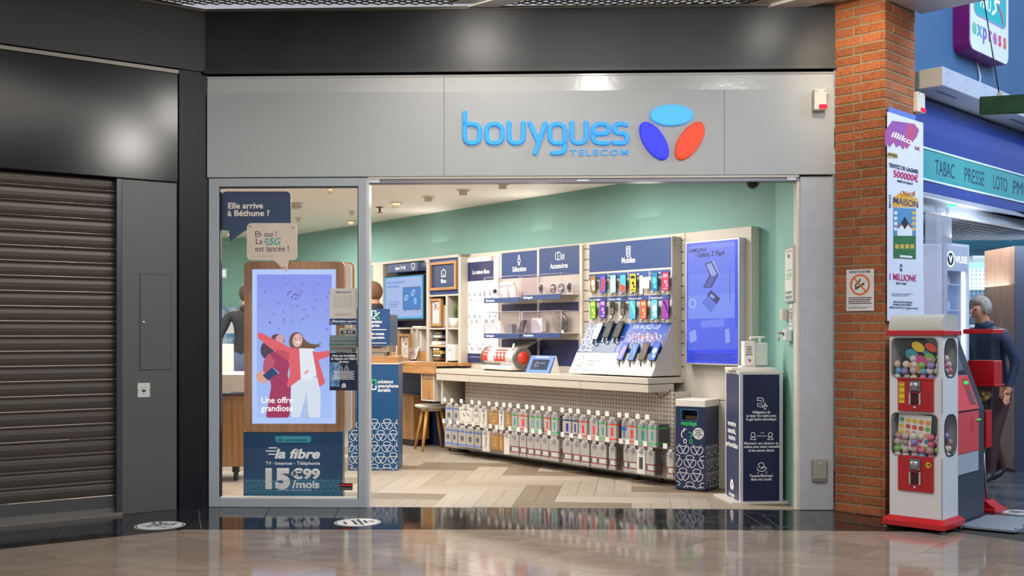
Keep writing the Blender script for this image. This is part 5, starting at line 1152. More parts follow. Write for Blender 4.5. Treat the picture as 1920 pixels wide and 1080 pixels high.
t = wthing('white_carton', 'tall plain white carton standing on the oak box', 'carton', 791, -.02, z_); MB().box(-.085, .085, -.07, .04, 0, .27, .003).build('carton', M('#e4ded6', .45), t); MB().box(-.086, .086, -.071, .041, .24, .242).build('lid_edge', M('#b8b0a6', .5), t)
t = wthing('leaflet_holder', 'clear leaflet holder with a photo leaflet beside the standing frame', 'holder', 776.5, ud-.03, zd+.02, -5); m = MB(); m.prismx([(-.03, .0), (.0, .0), (.05, .14), (.045, .14)], -.04, .04); m.build('back', M('#dcd8d4', .3), t); m = MB(); m.box(-.042, .042, -.035, -.025, .02, .12); m.build('leaflet', M('#7a6a72', .5, h2='#c8b8b0', scale=20), t)
t = wthing('white_modem', 'small white modem lying on the middle shelf', 'modem', 822.5, -.06, zs3, -8); m = MB(); m.prismx([(-.06, 0), (.05, 0), (.05, .08), (.02, .09), (-.06, .03)], -.045, .045); m.build('body', GW, t); m = MB(); m.rect(-.01, .01, .0, .006, -.0605); m.build('mark', GG, t)
t = wthing('small_device', 'small navy device with screen at the back of the middle shelf', 'device', 829, .03, zs3); MB().box(-.03, .03, -.01, .01, 0, .14, .004).build('body', NAVY, t); m = MB(); m.rect(-.02, .02, .06, .12, -.0106); m.build('screen', M('#c8ccd4', .3), t)
zz = zd+.016
for i, (c_, w_) in enumerate((('#6a4a3c', .085), ('#2b2a30', .09), ('#c8a050', .08), ('#38343a', .085), ('#b88a34', .082), ('#d8d4cc', .078), ('#1e1e22', .085), ('#8a8e94', .08), ('#1c2230', .08))):
    t = wthing('game_case', 'thin boxed case, %s from the bottom of the stack in the cubbyhole' % ORD[i], 'case', 829+(i % 3-1)*1.2, -.05, zz, (i*37 % 13)-6, 'stack of cases in the cubbyhole'); hh_ = .032
    MB().box(-w_, w_*.8, -.06, .05, 0, hh_, .002).build('case', M(c_, .35), t); MB().box(-w_*.8, w_*.5, -.0606, -.06, .008, .024).build('printed_spine', M('#d8d0b8' if i % 2 else '#7a6a3a', .4), t); zz += hh_+.0008
t = wthing('white_box', 'upright white product box with rose print beside the stack', 'box', 851, -.09, zd+.016); MB().box(-.06, .05, -.05, .02, 0, .165, .002).build('carton', INKW, t); m = MB(); m.disc(-.01, .11, .018, .02, -.0506); m.build('printed_motif', M('#d89a92', .5), t); MB().box(.02, .032, -.051, -.05, .01, .15).build('band', GG, t)
# ---- oak desk
de = thing('oak_desk', 'long pale oak desk beside the white counter under the shelving unit', 'desk', WF, 0, 0, 0)
dx0, dx1 = wx(690, cf), wx(815.5, cf); zf0 = WF.z(780, 700, cf)
MB().box(dx0, wx(868, ud), ud-.02, .09, zd-.035, zd, .002).build('rear_top', OAK, de)
MB().box(dx0, dx1, cf, ud-.02, zd-.035, zd, .002).build('worktop', OAK, de)
MB().box(dx0, dx1, cf, cf+.02, zf0, zd-.036, .001).build('apron', OAK, de)
a, b, c, d = wrect((789.5, 703, 814, 752), cf+.02); fr_ = MB()
MB().box(a, a+.016, cf+.02, -.05, c, zf0).build('pedestal_side', UW_, de); MB().box(b-.016, b, cf+.02, -.05, c, zf0).build('pedestal_side', UW_, de); MB().box(a+.016, b-.016, cf+.02, -.05, c, c+.016).build('pedestal_base', UW_, de)
MB().box(a+.02, b-.02, cf+.024, cf+.05, c+.02, zf0-.055).build('pedestal_door', OAKZ, de); MB().box(a+.02, b-.02, cf+.03, cf+.05, zf0-.05, zf0-.002).build('pedestal_drawer', M('#a08462', .5), de)
a, b, c, d = wrect((747, 722, 790, 832), -.1); cb = thing('oak_cabinet', 'oak cabinet with dark plinth under the desk behind the blue totem', 'cabinet', WF, a-.5, -.2, 0, 0); w = b-a+.5
MB().box(0, w, 0, .2, .07, .52, .002).build('body', wood('#a97c52', '#8a6038', 2), cb); MB().box(.02, w-.02, .02, .18, 0, .07).build('plinth', DARK, cb); MB().box(-.004, w+.004, -.006, .2, .52, .535).build('top', OAK, cb)
m = MB(); m.tube([(dx0+.9, -.05, zf0), (dx0+.95, -.08, .7), (dx0+1.02, -.05, .62), (dx0+1.05, -.03, zf0)], .012, 6); m.build('cable', DARK, de)
MB().box(wx(862, -.02), wx(872, -.02), -.04, .09, .0, .8).build('blue_leg_panel', PNAV, de)
MB().box(wx(690, .06), wx(872, .06), .06, .09, 0.0, zd-.036).build('blue_back_panel', M('#20264a', .5), de)
t = wthing('paper_sheets', 'loose white papers lying at the edge of the oak desk', 'paper', 775, -.28, zd+.0006, 12)
for i in range(2): MB().box(-.14+.03*i, .1+.03*i, -.08, .09, .0012*i, .0012*i+.001).build('sheet', INKW, t)
# ---- stool
SX, SY = floor_at(812, 841)
st = thing('stool', 'round white topped stool with splayed oak legs by the packs', 'stool', None, SX-.0, SY-.12, 0, 20)
zs = .47; m = MB(); m.lathe([(0, zs-.04), (.13, zs-.04), (.165, zs-.022), (.17, zs-.006), (.163, zs), (.1, zs-.004), (0, zs-.01)], (0, 0, 0), 28, 1.08, .95); m.build('seat', M('#d6d0c6', .4), st)
MB().lathe([(0, zs-.065), (.115, zs-.065), (.12, zs-.04), (0, zs-.04)], (0, 0, 0), 20).build('seat_base', M('#b9b2a8', .4), st)
for k_ in range(4): a_ = R(45+90*k_); MB().tube([(.205*math.cos(a_), .205*math.sin(a_), 0), (.105*math.cos(a_), .105*math.sin(a_), zs-.05)], [.014, .019], 10).build('leg', wood('#c08a48', '#a8742e', 2), st)
# ---- recycling bin
bc, bl_, br_ = floor_at(1322, 923), floor_at(1267, 918), floor_at(1352, 917)
BD = math.degrees(math.atan2(bc[1]-bl_[1], bc[0]-bl_[0])); bw = math.dist(bc, bl_); bh = .64
BF = Frame(bl_[0], bl_[1], BD); bdp = .27
bn = thing('recycling_bin', 'dark blue recycling bin with white lid and oval line pattern near the entrance', 'bin', BF, 0, 0, 0)
BN = M('#232c4e', .35, var=.03)
sx0, sx1, sz0, sz1 = BF.rect(1278, 769, 1308, 788, 0)
m = MB(); m.box(0, bw, .0, bdp, .012, sz0).box(0, sx0, 0, bdp, sz0, sz1).box(sx1, bw, 0, bdp, sz0, sz1).box(0, bw, 0, bdp, sz1, bh); m.box(sx0, sx1, .12, bdp, sz0, sz1)
m.build('body', BN, bn); MB().box(.006, bw-.006, .006, bdp-.006, 0, .012).build('foot', DARK, bn)
m = MB(); m.box(sx0-.003, sx1+.003, -.002, .04, sz1, sz1+.004).box(sx0-.003, sx1+.003, -.002, .04, sz0-.004, sz0).box(sx0-.004, sx0, -.002, .04, sz0, sz1).box(sx1, sx1+.004, -.002, .04, sz0, sz1); m.build('slot_rim', M('#2a7f94', .4), bn)
m = MB(); m.box(sx0+.01, sx1-.01, .05, .1, sz0+.001, sz0+.03); m.build('cardboard', M('#6a4630', .7), bn)
MB().box(-.003, bw+.003, -.003, bdp+.003, bh, bh+.055, .004).build('lid', M('#d9d3cc', .4), bn)
fit(text('recyclage', .03, GREEN, bn, bw*.45, BF.z(1290, 797, 0), -.0008, bold=.05), BF.lx(1277), BF.lx(1306.5))
ic = BF.at(1289, 815, 0); m = MB(); m.stroke([(ic[0]-.02+.03*math.cos(a), ic[1]+.035*math.sin(a)) for a in [R(v) for v in range(100, 250, 25)]], .006, -.0006); m.ring(ic[0]-.02, ic[1]-.05, .011, .016, .005, y=-.0006); m.stroke([(ic[0]-.03, ic[1]+.02), (ic[0]-.03, ic[1]+.045), (ic[0]-.008, ic[1]+.04)], .005, -.0006); m.i = 1; m.stroke([(ic[0]+.01+.03*math.cos(a), ic[1]+.02*math.sin(a)) for a in [R(v) for v in range(-60, 100, 25)]], .006, -.0006); m.ring(ic[0]+.03, ic[1]-.05, .011, .016, .005, y=-.0006); m.build('icon', [INKW, GREEN], bn)
ic = BF.at(1309.5, 813, 0); m = MB(); m.disc(ic[0], ic[1], .045, .045, -.0006, seg=24); m.build('printed_disc', M('#c9c6c4', .4), bn)
for i, s in enumerate(('Donnez ou', 'recyclez', 'vos mobiles', 'ici')): text(s, .009, BN, bn, ic[0], ic[1]+.02-.016*i, -.0012, bold=.05)
pattern(.004, bw-.004, .016, .36, .115, -.0004, .0042, bn, c2=M('#1d6f5c', .5))
o = pattern(.004, bdp-.004, .016, .36, .115, 0, .0042, bn, c2=M('#1d6f5c', .5)); o.rotation_euler = (0, 0, R(90)); o.location = (bw+.0005, 0, 0)
# ---- hygiene pillar
pc, pl_ = floor_at(1387, 944), floor_at(1354, 927); pr_ = floor_at(1467, 943)
HD = math.degrees(math.atan2(pr_[1]-pc[1], pr_[0]-pc[0])); HPF = Frame(pc[0], pc[1], HD); pw_ = math.dist(pc, pr_); pdp = math.dist(pc, pl_); phh = HPF.z(1430, 699, 0)
lf = HPF.loc(*pl_)
hp2 = thing('hygiene_pillar', 'dark blue hand hygiene pillar with white pictograms beside the entrance', 'pillar stand', HPF, 0, 0, 0)
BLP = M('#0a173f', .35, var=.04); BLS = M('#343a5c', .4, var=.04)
pdp = .34; sk = lf[0]/max(lf[1], .05)*pdp
MB().flat([(0, 0), (pw_, 0), (pw_+sk*.3, pdp), (sk, pdp)], .012, phh).build('core', M('#d5d4d2', .4), hp2)
MB().flat([(-.07, -.03), (pw_+.07, -.03), (pw_+.05, pdp+.04), (sk-.08, pdp+.04)], 0, .012).build('base_plate', M('#d0c9c0', .4), hp2)
MB().flat([(-.004, -.004), (pw_+.004, -.004), (pw_+sk*.3+.004, pdp), (sk-.004, pdp)], phh, phh+.012).build('top_plate', M('#dcd6ce', .4), hp2)
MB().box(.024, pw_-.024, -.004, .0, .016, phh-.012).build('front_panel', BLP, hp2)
for x in (0.0, pw_-.02): MB().box(x, x+.02, -.008, .0, .012, phh).build('edge_profile', M('#c9ccd2', .3, .4), hp2)
cx = pw_/2
def hz_(y): return HPF.z(1430, y, 0)
for s, yy_ in (('Obligation de', 775), ('se laver les mains avec', 781.5), ('le gel hydro-alcoolique', 788), ('Maintenir une distance de', 833), ('1 mètre avec votre conseiller', 839.5), ('et les autres clients', 846.5), ('Tousser/Éternuer', 894), ('dans son coude', 900.5)): text(s, .0175, INKW, hp2, cx, hz_(yy_), -.0048, bold=.03, sx=.93)
m = MB(); y = -.0046
q = lambda x, yv: HPF.at(x, yv, 0)
m.stroke([q(1420, 745), q(1420, 752)], .004, y); m.stroke([q(1422, 746), q(1429, 746), q(1431, 750), q(1431, 754)], .004, y); m.stroke([q(1422, 751), q(1427, 751), q(1427, 755)], .004, y); m.stroke([q(1420, 756), q(1420, 762)], .004, y); m.stroke(HPF and [q(1422, 757), q(1427, 758), q(1431, 761), q(1434, 760)], .004, y); m.stroke([q(1422, 762), q(1430, 763.5), q(1434, 761)], .004, y)
for a_ in ((1434, 757), (1437, 761), (1434, 766)): c_ = q(*a_); m.ring(c_[0], c_[1], .006, .006, .003, y=y, seg=10)
for cxp in (1411.5, 1444): c_ = q(cxp, 815); m.ring(c_[0], c_[1], .014, .016, .004, y=y, seg=14); a_ = q(cxp-5, 824); b_ = q(cxp+5, 824); t_ = q(cxp, 819.5); m.stroke(rp([a_, (a_[0]+.006, t_[1]), (b_[0]-.006, t_[1]), b_], .01), .004, y, close=True)
m.stroke([q(1418, 817.5), q(1438, 817.5)], .003, y)
c_ = q(1427, 872); m.ring(c_[0], c_[1], .02, .018, .004, y=y, seg=14); m.stroke([q(1419, 877), q(1421, 882), q(1430, 884), q(1437, 878), q(1434, 875), q(1427, 879)], .004, y); m.stroke([q(1421, 885), q(1421, 888)], .004, y); m.stroke([q(1436, 883), q(1437, 888)], .004, y)
m.build('printed_pictograms', INKW, hp2); c_ = q(1428, 813); text('1 m', .013, INKW, hp2, c_[0], c_[1], -.0048)
# left face panel
LFc = Frame(*HPF.w(sk, pdp)[:2], math.degrees(math.atan2(pc[1]-HPF.w(sk, pdp)[1], pc[0]-HPF.w(sk, pdp)[0]))); lw_ = math.dist(HPF.w(sk, pdp)[:2], pc)
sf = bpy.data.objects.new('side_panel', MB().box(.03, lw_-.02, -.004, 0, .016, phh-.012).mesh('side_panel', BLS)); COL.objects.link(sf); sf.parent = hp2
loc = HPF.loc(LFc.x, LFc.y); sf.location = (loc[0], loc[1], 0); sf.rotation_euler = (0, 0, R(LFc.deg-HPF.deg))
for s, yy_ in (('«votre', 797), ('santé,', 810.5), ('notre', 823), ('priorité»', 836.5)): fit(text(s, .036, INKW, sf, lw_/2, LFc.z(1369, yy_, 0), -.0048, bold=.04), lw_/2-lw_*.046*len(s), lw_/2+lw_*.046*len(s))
m = MB(); zc_ = LFc.z(1368, 908, 0)
for ro, dx_, dz_ in ((0, 0, .03), (-60, -.022, -.005), (60, .022, -.005)): m.disc(lw_/2+dx_, zc_+dz_, .028, .016, -.0046, R(ro))
m.build('printed_logo', INKW, sf); text('bouygues', .026, INKW, sf, lw_/2, LFc.z(1368, 927, 0), -.0048, bold=.02, sx=.9); text('telecom', .012, INKW, sf, lw_/2+.03, LFc.z(1368, 931.5, 0), -.0048)
# dispenser on top
a, b, c, d = HPF.rect(1400, 640, 1432, 691, .15); t = thing('gel_dispenser', 'white hand gel dispenser with pump on top of the dark blue pillar', 'dispenser', HPF, a-.05, .14, phh+.012); w = b-a
MB().box(-.08, w+.12, -.06, .12, 0, .022, .003).build('stand', M('#dcd6ce', .4), t); MB().box(.0, w*.85, -.02, .06, .022, .035, .002).build('upper_stand', M('#e2ddd6', .4), t)
MB().box(.02, .1, -.03, .05, .035, .035+.175, .004).build('holder_front', M('#e4dfd8', .4), t); MB().box(.1, .2, -.01, .05, .035, .2, .006).build('bottle', M('#c9cfc8', .2), t)
text('votre', .011, BLACK, t, .055, .165, -.031, bold=.05); text('santé,', .011, BLACK, t, .055, .147, -.031, bold=.05); text('notre', .011, BLACK, t, .055, .129, -.031, bold=.05); text('priorité', .011, BLACK, t, .055, .111, -.031, bold=.05)
m = MB(); m.i = 0; m.disc(.055, .075, .006, .011, -.0306, .4); m.i = 1; m.disc(.063, .07, .006, .011, -.0308, -.6); m.build('printed_logo', [lit('#3a6ae0', .2), M('#d84a3a', .4)], t)
m = MB(); m.tube([(.15, .02, .2), (.15, .02, .235)], .008, 8); m.tube([(.19, .02, .238), (.15, .02, .238), (.08, .01, .236), (.07, .005, .225)], .008, 8); m.build('pump', M('#e4e2de', .35), t)
# ---- blue smartphone totem
TD = Frame(0, 9.34, 0); x0, x1 = TD.lx(653), TD.lx(747); zt_ = TD.z(720, 683, 0)
to = thing('service_totem', 'blue service counter with oval line pattern and oak top behind the window post', 'counter', TD, x0, 0, 0); w = x1-x0
MB().box(0, w, 0, .36, 0, zt_, .003).build('body', M('#1a4f7d', .35, var=.04), to); MB().box(-.002, w+.004, -.004, .36, zt_, zt_+.012).build('edge', M('#d6d0c8', .4), to); MB().box(0, w+.0, .0, .36, zt_+.012, zt_+.07, .002).build('oak_top', OAK, to)
pattern(.004, w-.004, .004, .455, .112, -.0006, .0048, to)
for i, s in enumerate(('solutions', 'smartphone', 'durable')): q = TD.at(708, 718.5+8*i, 0); text(s, .03, INKW, to, q[0]-x0, q[1], -.0008, 'LEFT', .03, .85)
m = MB(); P_ = lambda x, yv: (TD.lx(x)-x0, TD.z(720, yv, 0)); m.stroke(rp([P_(696.5, 719), P_(696.5, 730), P_(705, 730), P_(705, 724)], .01), .01, -.0006); m.stroke([P_(694.5, 722), P_(696.5, 719.5), P_(698.5, 722)], .008, -.0006); m.i = 1; m.stroke(rp([P_(696.5, 717), P_(696.5, 712), P_(705, 712), P_(705, 721)], .01), .01, -.0006); m.build('icon', [INKW, GREEN], to)
# things on it
bxp = thing('paper_tray', 'pale grey box with dark slot on the blue service counter', 'box', TD, TD.lx(676), .05, zt_+.07); wb_ = TD.lx(723)-TD.lx(676); hb_ = TD.z(710, 647, .05)-zt_-.07
MB().box(0, wb_, 0, .25, .035, hb_, .004).build('housing', M('#cfcac2', .4), bxp); MB().box(.01, wb_-.02, .0, .25, 0, .035).build('tray', M('#8f8c88', .4), bxp); a_ = TD.lx(697)-TD.lx(676); MB().box(a_, a_+.08, -.001, .0, hb_*.72, hb_*.82).build('slot', DARK, bxp)
sg = thing('repair_sign', 'dark blue repair sign standing over the grey box behind the window post', 'sign', TD, TD.lx(664), .0, zt_+.07); wsg = TD.lx(731)-TD.lx(664); za_, zb_ = TD.z(700, 648, 0)-zt_-.07, TD.z(700, 579, 0)-zt_-.07
MB().box(0, wsg, 0, .012, za_, zb_, .001).build('panel', M('#1c4470', .35), sg); MB().box(.02, .04, .012, .04, 0, zb_-.1).box(wsg-.04, wsg-.02, .3, .32, 0, zb_-.1).build('post', M('#b8b2aa', .4), sg)
MB().flat([(wsg-.012, .012), (wsg, .0), (wsg+.04, .25), (wsg+.028, .25)], za_-.0, zb_-.05).build('side_panel', M('#1b2f52', .4), sg)
o = pattern(.0, .24, za_-.0, zb_-.1, .1, 0, .006, sg, c1=M('#3f6f8a', .5), c2=GREEN); o.location = (wsg+.0015, .004, 0); o.rotation_euler = (0, 0, R(80))
for s, yy_, h_ in (('réparation', 605.5, .024), ('express', 612.5, .024), ('20% de remise', 628, .022), ('sur la réparation.', 635, .022)): q = TD.at(0, yy_, 0); SW_ = {'réparation': (688, 716), 'express': (691.5, 711.5), '20% de remise': (683, 720.5)}.get(s, (677, 722)); fit(text(s, h_, INKW, sg, 0, TD.z(700, yy_, 0)-zt_-.07, -.0008, bold=.03), TD.lx(SW_[0])-TD.lx(664), TD.lx(SW_[1])-TD.lx(664))
m = MB(); zl_ = TD.z(700, 618, 0)-zt_-.07; m.rect(.06, wsg-.03, zl_-.003, zl_+.003, -.0006); zl_ = TD.z(700, 643.5, 0)-zt_-.07; m.rect(.06, wsg-.03, zl_, zl_+.004, -.0006); n0_ = m.n(); c_ = (TD.lx(702)-TD.lx(664), TD.z(700, 590.5, 0)-zt_-.07)
m.stroke(rp([(c_[0]-.03, c_[1]-.02), (c_[0]-.03, c_[1]+.05), (c_[0]+.02, c_[1]+.05), (c_[0]+.02, c_[1]+.02)], .01), .009, -.0006); m.stroke([(c_[0]-.03, c_[1]-.04), (c_[0]+.02, c_[1]-.05)], .009, -.0006); m.stroke([(c_[0]-.01, c_[1]-.03), (c_[0]+.06, c_[1]+.03)], .012, -.0006); m.i = 1; m.stroke([(c_[0]-.0, c_[1]+.03), (c_[0]+.06, c_[1]-.05)], .01, -.0008); m.xf(Matrix.Translation((c_[0], 0, c_[1])) @ Matrix.Diagonal((.72, 1, .72, 1)) @ Matrix.Translation((-c_[0], 0, -c_[1])), n0_); m.build('icon', [INKW, GREEN], sg)
# ---- left desk with counter top, monitor
D3 = Frame(0, 8.63, 0); x0, x1 = D3.lx(398), D3.lx(458)
lc = thing('reception_cabinet', 'oak fronted cabinet on castors under a thick cream worktop behind the window', 'cabinet', D3, x0-.3, 0, 0); w = x1-x0+.3; zt_ = D3.z(430, 743, 0); zt2 = D3.z(430, 735, -.1); zt3 = D3.z(430, 702, -.1)
MB().box(0, w, 0, .45, .12, zt_, .002).build('body', wood('#b98a5a', '#9a6c3e', 2), lc)
for k_ in range(6): MB().box(w-.02-.075*(k_+1), w-.02-.075*k_-.004, -.003, 0, .125, zt_-.03).build('slat', wood('#bd8e5e', '#9a6c3e', 2), lc)
for x in (w-.08, .1):
    cst = MB(); cst.box(x-.025, x+.025, .03, .08, .07, .12).build('castor_fork', DARK, lc); m = MB(); m.lathe([(0, -.014), (.032, -.014), (.035, 0), (.032, .014), (0, .014)], (x, .055, .036), 14, axis='x'); m.build('castor_wheel', BLACK, lc)
de2 = thing('reception_worktop', 'thick cream worktop on slim legs above the oak cabinet on castors', 'worktop', D3, x0-.3, -.1, 0)
MB().box(0, w+.05, 0, .7, zt2, zt3, .003).build('top', M('#e0d8c8', .35), de2)
for x in (.05, w-.02): MB().box(x, x+.04, .62, .66, 0, zt2).build('leg', M('#c9c2b6', .4), de2)
mo = thing('tilted_monitor', 'pale back of a monitor tilted on the cream worktop', 'monitor', D3, D3.lx(415), .15, zt3, 15); m = MB(); m.prismx([(-.0, 0), (.012, 0), (.13, .24), (.12, .24)], -.1, .06); m.build('back', M('#b9b2a8', .4), mo); MB().box(-.1, .04, -.04, .1, 0, .012).build('foot', GW, mo)
mo = thing('blue_poster', 'small blue and white poster low beside the grey door', 'poster', None, -3.95, 14.3, .9); MB().box(-.25, .3, 0, .02, -.1, .65).build('panel', M('#3f6f9a', .4, h2='#9fb8c8', scale=6), mo); MB().box(-.2, .25, -.004, 0, .3, .5).build('printed_photo', M('#c8d0d8', .4), mo)
sgn = thing('exit_plate', 'small pale rectangular plate high on the teal back wall', 'plate', None, -4.12, 14.49, 1.95); MB().box(-.1, .25, -.012, 0, 0, .13, .002).build('plate', M('#d8ecf4', .4), sgn); MB().box(-.08, .23, -.014, -.012, .02, .11).build('inner_plate', lit('#e4f4fa', .4), sgn)

# ---- entrance return wall: framed plan, switch, sticker, key box
EF = Frame(*F0.w(F0.lx(1496, 0), .08)[:2], 88); 
def rbox(px, w_): pass
ef_l = .66
x_of = lambda px: max(.02, min(.7, ef_l-(EF.lx(px))))
EW = Frame(*F0.w(F0.lx(1496, 0), .72)[:2], -92)      # facing into the shop (towards -x), x runs to the viewer
def ew(px, py): return EW.at(px, py, 0)
a, b = ew(1477, 520), ew(1493, 520); zt_, zb_ = ew(1484, 463)[1], ew(1484, 567)[1]
t = thing('evacuation_plan', 'white framed evacuation plan on the teal wall by the entrance', 'plan', EW, a[0], -.0, zb_); w = b[0]-a[0]; h = zt_-zb_
MB().box(0, w, -.02, 0, 0, h, .003).build('frame', M('#b9bab8', .35, .4), t); MB().box(.015, w-.015, -.022, -.02, .015, h-.015).build('sheet', M('#dedbd6', .4), t)
m = MB(); m.rect(w*.2, w*.85, h*.45, h*.53, -.0226); m.i = 1; m.rect(w*.2, w*.8, h*.57, h*.58, -.0226); m.rect(w*.2, w*.7, h*.42, h*.43, -.0226); m.rect(w*.4, w*.6, h*.8, h*.86, -.0226)
for i in range(5): m.rect(w*(.15+.15*i), w*(.24+.15*i), h*.06, h*.12, -.0226); m.rect(w*(.15+.15*i), w*(.24+.15*i), h*.15, h*.2, -.0226)
m.i = 2; m.rect(w*.2, w*.85, h*.91, h*.925, -.0226); m.build('printed_plan', [M('#a8c8a0', .5), M('#45484a', .5), M('#b0403a', .5)], t)
a, b = ew(1479, 600), ew(1485, 600); z0_, z1_ = ew(1482, 618)[1], ew(1482, 570)[1]; t = thing('wall_sticker', 'narrow white no smoking sticker under the framed plan', 'sticker', EW, a[0]+.02, 0, z0_); w = max(.06, b[0]-a[0]); MB().box(0, w, -.002, 0, 0, z1_-z0_).build('sheet', M('#d9d6d2', .4), t); m = MB(); m.ring(w/2, (z1_-z0_)*.6, w*.4, w*.4, .008, y=-.0026); m.stroke([(w*.25, (z1_-z0_)*.7), (w*.75, (z1_-z0_)*.5)], .008, -.0026); m.build('printed_ring', M('#a83a34', .5), t); m = MB(); [m.rect(w*.15, w*.85, .02+.03*i, .03+.03*i, -.0026) for i in range(4)]; m.build('printed_text', GG, t)
z0_, z1_ = ew(1475, 601)[1], ew(1475, 580)[1]; t = thing('light_switch', 'small cream switch box under the framed plan', 'switch', EW, ew(1475, 600)[0], 0, z0_); MB().box(0, .05, -.045, 0, 0, z1_-z0_, .004).build('housing', M('#d0c6b8', .4), t); MB().box(.01, .04, -.049, -.045, .015, z1_-z0_-.015, .002).build('rocker', M('#ded6ca', .4), t)
z0_, z1_ = ew(1480, 640)[1], ew(1480, 618)[1]; t = thing('key_box', 'small white key box with hanging key below the switch', 'box', EW, ew(1480, 640)[0], 0, z0_); MB().box(0, .1, -.05, 0, 0, z1_-z0_, .006).build('housing', M('#cfd2d2', .35), t); m = MB(); m.tube([(.01, -.05, .06), (.01, -.08, .06)], .008, 8); m.tube([(.01, -.075, .055), (.01, -.075, .0)], .004, 6); m.build('key', M('#a8a294', .3, .8), t); MB().box(.03, .07, -.052, -.05, .04, .06).build('button', DARK, t)
# ---- dome camera
x, z = WF.at(1413, 338, -.5); q = WF.w(x, -.5); t = thing('dome_camera', 'white dome security camera high at the entrance corner', 'camera', None, q[0], q[1], 2.5); m = MB(); m.lathe([(0, 0), (.075, 0), (.078, -.03), (.07, -.06), (.055, -.075), (0, -.075)], (0, 0, 0), 20); m.build('housing', M('#cfcac2', .35), t); MB().ball((-.01, -.015, -.078), .048, seg=16).build('dome', M('#16161a', .1), t); MB().box(-.03, .03, .02, .09, -.03, 0).build('bracket', M('#c9c4bc', .4), t)
cz = WF.z(1413, 344, -.5); t.location.z = min(2.5, cz+.085)
if t.location.z < 2.46: MB().tube([(0, 0, 0), (0, 0, 2.5-t.location.z)], .02, 8).build('stem', M('#cfcac2', .35), t)
# ---- ceiling lights: tilted square-cut downlights
def ceil_pt(px, py): Y = (2.5-HC)*FL/(HZ-py); return (px-960)/FL*Y, Y
for i, (px, py, wpx, on_) in enumerate(((743, 380, 24, 1), (804, 368.5, 26, 0), (869, 356, 27, 0), (943, 344, 27, 0), (658, 415, 18, 1), (620, 353, 16, 1), (660, 395, 14, 0), (430, 437, 10, 1), (560, 408, 12, 0))):
    x, yv = ceil_pt(px, py); r_ = wpx/2/FL*yv
    t = thing('downlight', 'recessed cream downlight, %s of the shop ceiling lamps counted from the display wall' % ORD[i], 'ceiling lamp', None, x, yv, 2.5, 0, 'shop ceiling downlights')
    m = MB(); m.lathe([(r_, -.0), (r_, -.006), (r_*.8, -.012), (r_*.8, 0)], (0, 0, 0), 20); m.build('ring', M('#d8cdbc', .4), t)
    m = MB(); m.lathe([(0, -.004), (r_*.8, -.004)], (0, 0, 0), 20); m.build('lens', (lit('#fff2dc', 5) if on_ else M('#d8cbb8', .4)), t)
    m = MB(); m.prismx([(-r_*.5, 0), (r_*.5, 0), (-r_*.2, -.05)], -r_*.6, r_*.5); m.build('baffle', M('#cfc4b2', .5), t)
x, yv = ceil_pt(712, 388); t = thing('sprinkler', 'small metal fire sprinkler hanging from the cream ceiling', 'sprinkler', None, x, yv, 2.5); m = MB(); m.lathe([(.04, 0), (.04, -.006), (.012, -.01), (.01, -.05), (0, -.05)], (0, 0, 0), 14); m.build('stem', M('#6d5a4a', .4, .5), t); m = MB(); m.lathe([(0, -.058), (.03, -.058), (.03, -.062), (0, -.062)], (0, 0, 0), 14); m.build('deflector', M('#7d6a58', .4, .5), t); MB().tube([(0, 0, -.05), (0, 0, -.06)], .005, 6).build('pin', M('#7d6a58', .4, .5), t)
x, yv = ceil_pt(553.5, 381); t = thing('smoke_detector', 'round cream smoke detector on the shop ceiling above the window signs', 'detector', None, x, yv, 2.5); m = MB(); m.lathe([(.075, 0), (.075, -.02), (.055, -.025), (.055, -.05), (.04, -.058), (0, -.058)], (0, 0, 0), 20); m.build('housing', M('#cfc4b4', .4), t); m = MB(); [m.box(.055*math.cos(a)-.006, .055*math.cos(a)+.006, .055*math.sin(a)-.006, .055*math.sin(a)+.006, -.046, -.03) for a in [k_*.785 for k_ in range(8)]]; m.build('vents', M('#6a6258', .5), t)

# ================================================================ PEOPLE
def figure(J, E, mats, regions, sub=3):
    """one skinned surface: J joint -> (position, radius x, radius y), E bones; regions(joint-name by nearest) picks the clothing"""
    names = list(J); me = bpy.data.meshes.new('body'); me.from_pydata([J[n][0] for n in names], [(names.index(a), names.index(b)) for a, b in E], [])
    o = bpy.data.objects.new('body', me); COL.objects.link(o); md = o.modifiers.new('s', 'SKIN'); md.use_smooth_shade = True
    for i, n in enumerate(names): v = me.skin_vertices[0].data[i]; v.radius = J[n][1:3]; v.use_root = (i == 0)
    s = o.modifiers.new('u', 'SUBSURF'); s.levels = s.render_levels = sub
    bpy.context.view_layer.update(); m2 = bpy.data.meshes.new_from_object(o.evaluated_get(bpy.context.evaluated_depsgraph_get())); bpy.data.objects.remove(o)
    m2.materials.clear()
    for m in mats: m2.materials.append(m)
    seg = [(a, b, Vector(J[a][0]), Vector(J[b][0])) for a, b in E]
    for f in m2.polygons:
        c = f.center; best = None
        for a, b, p, q in seg:
            d = q-p; t_ = max(0, min(1, (c-p).dot(d)/max(1e-9, d.length_squared))); dd = (p+d*t_-c).length
            if best is None or dd < best[0]: best = (dd, a, b, t_)
        f.material_index = regions(best[1], best[2], best[3], c); f.use_smooth = True
    return m2
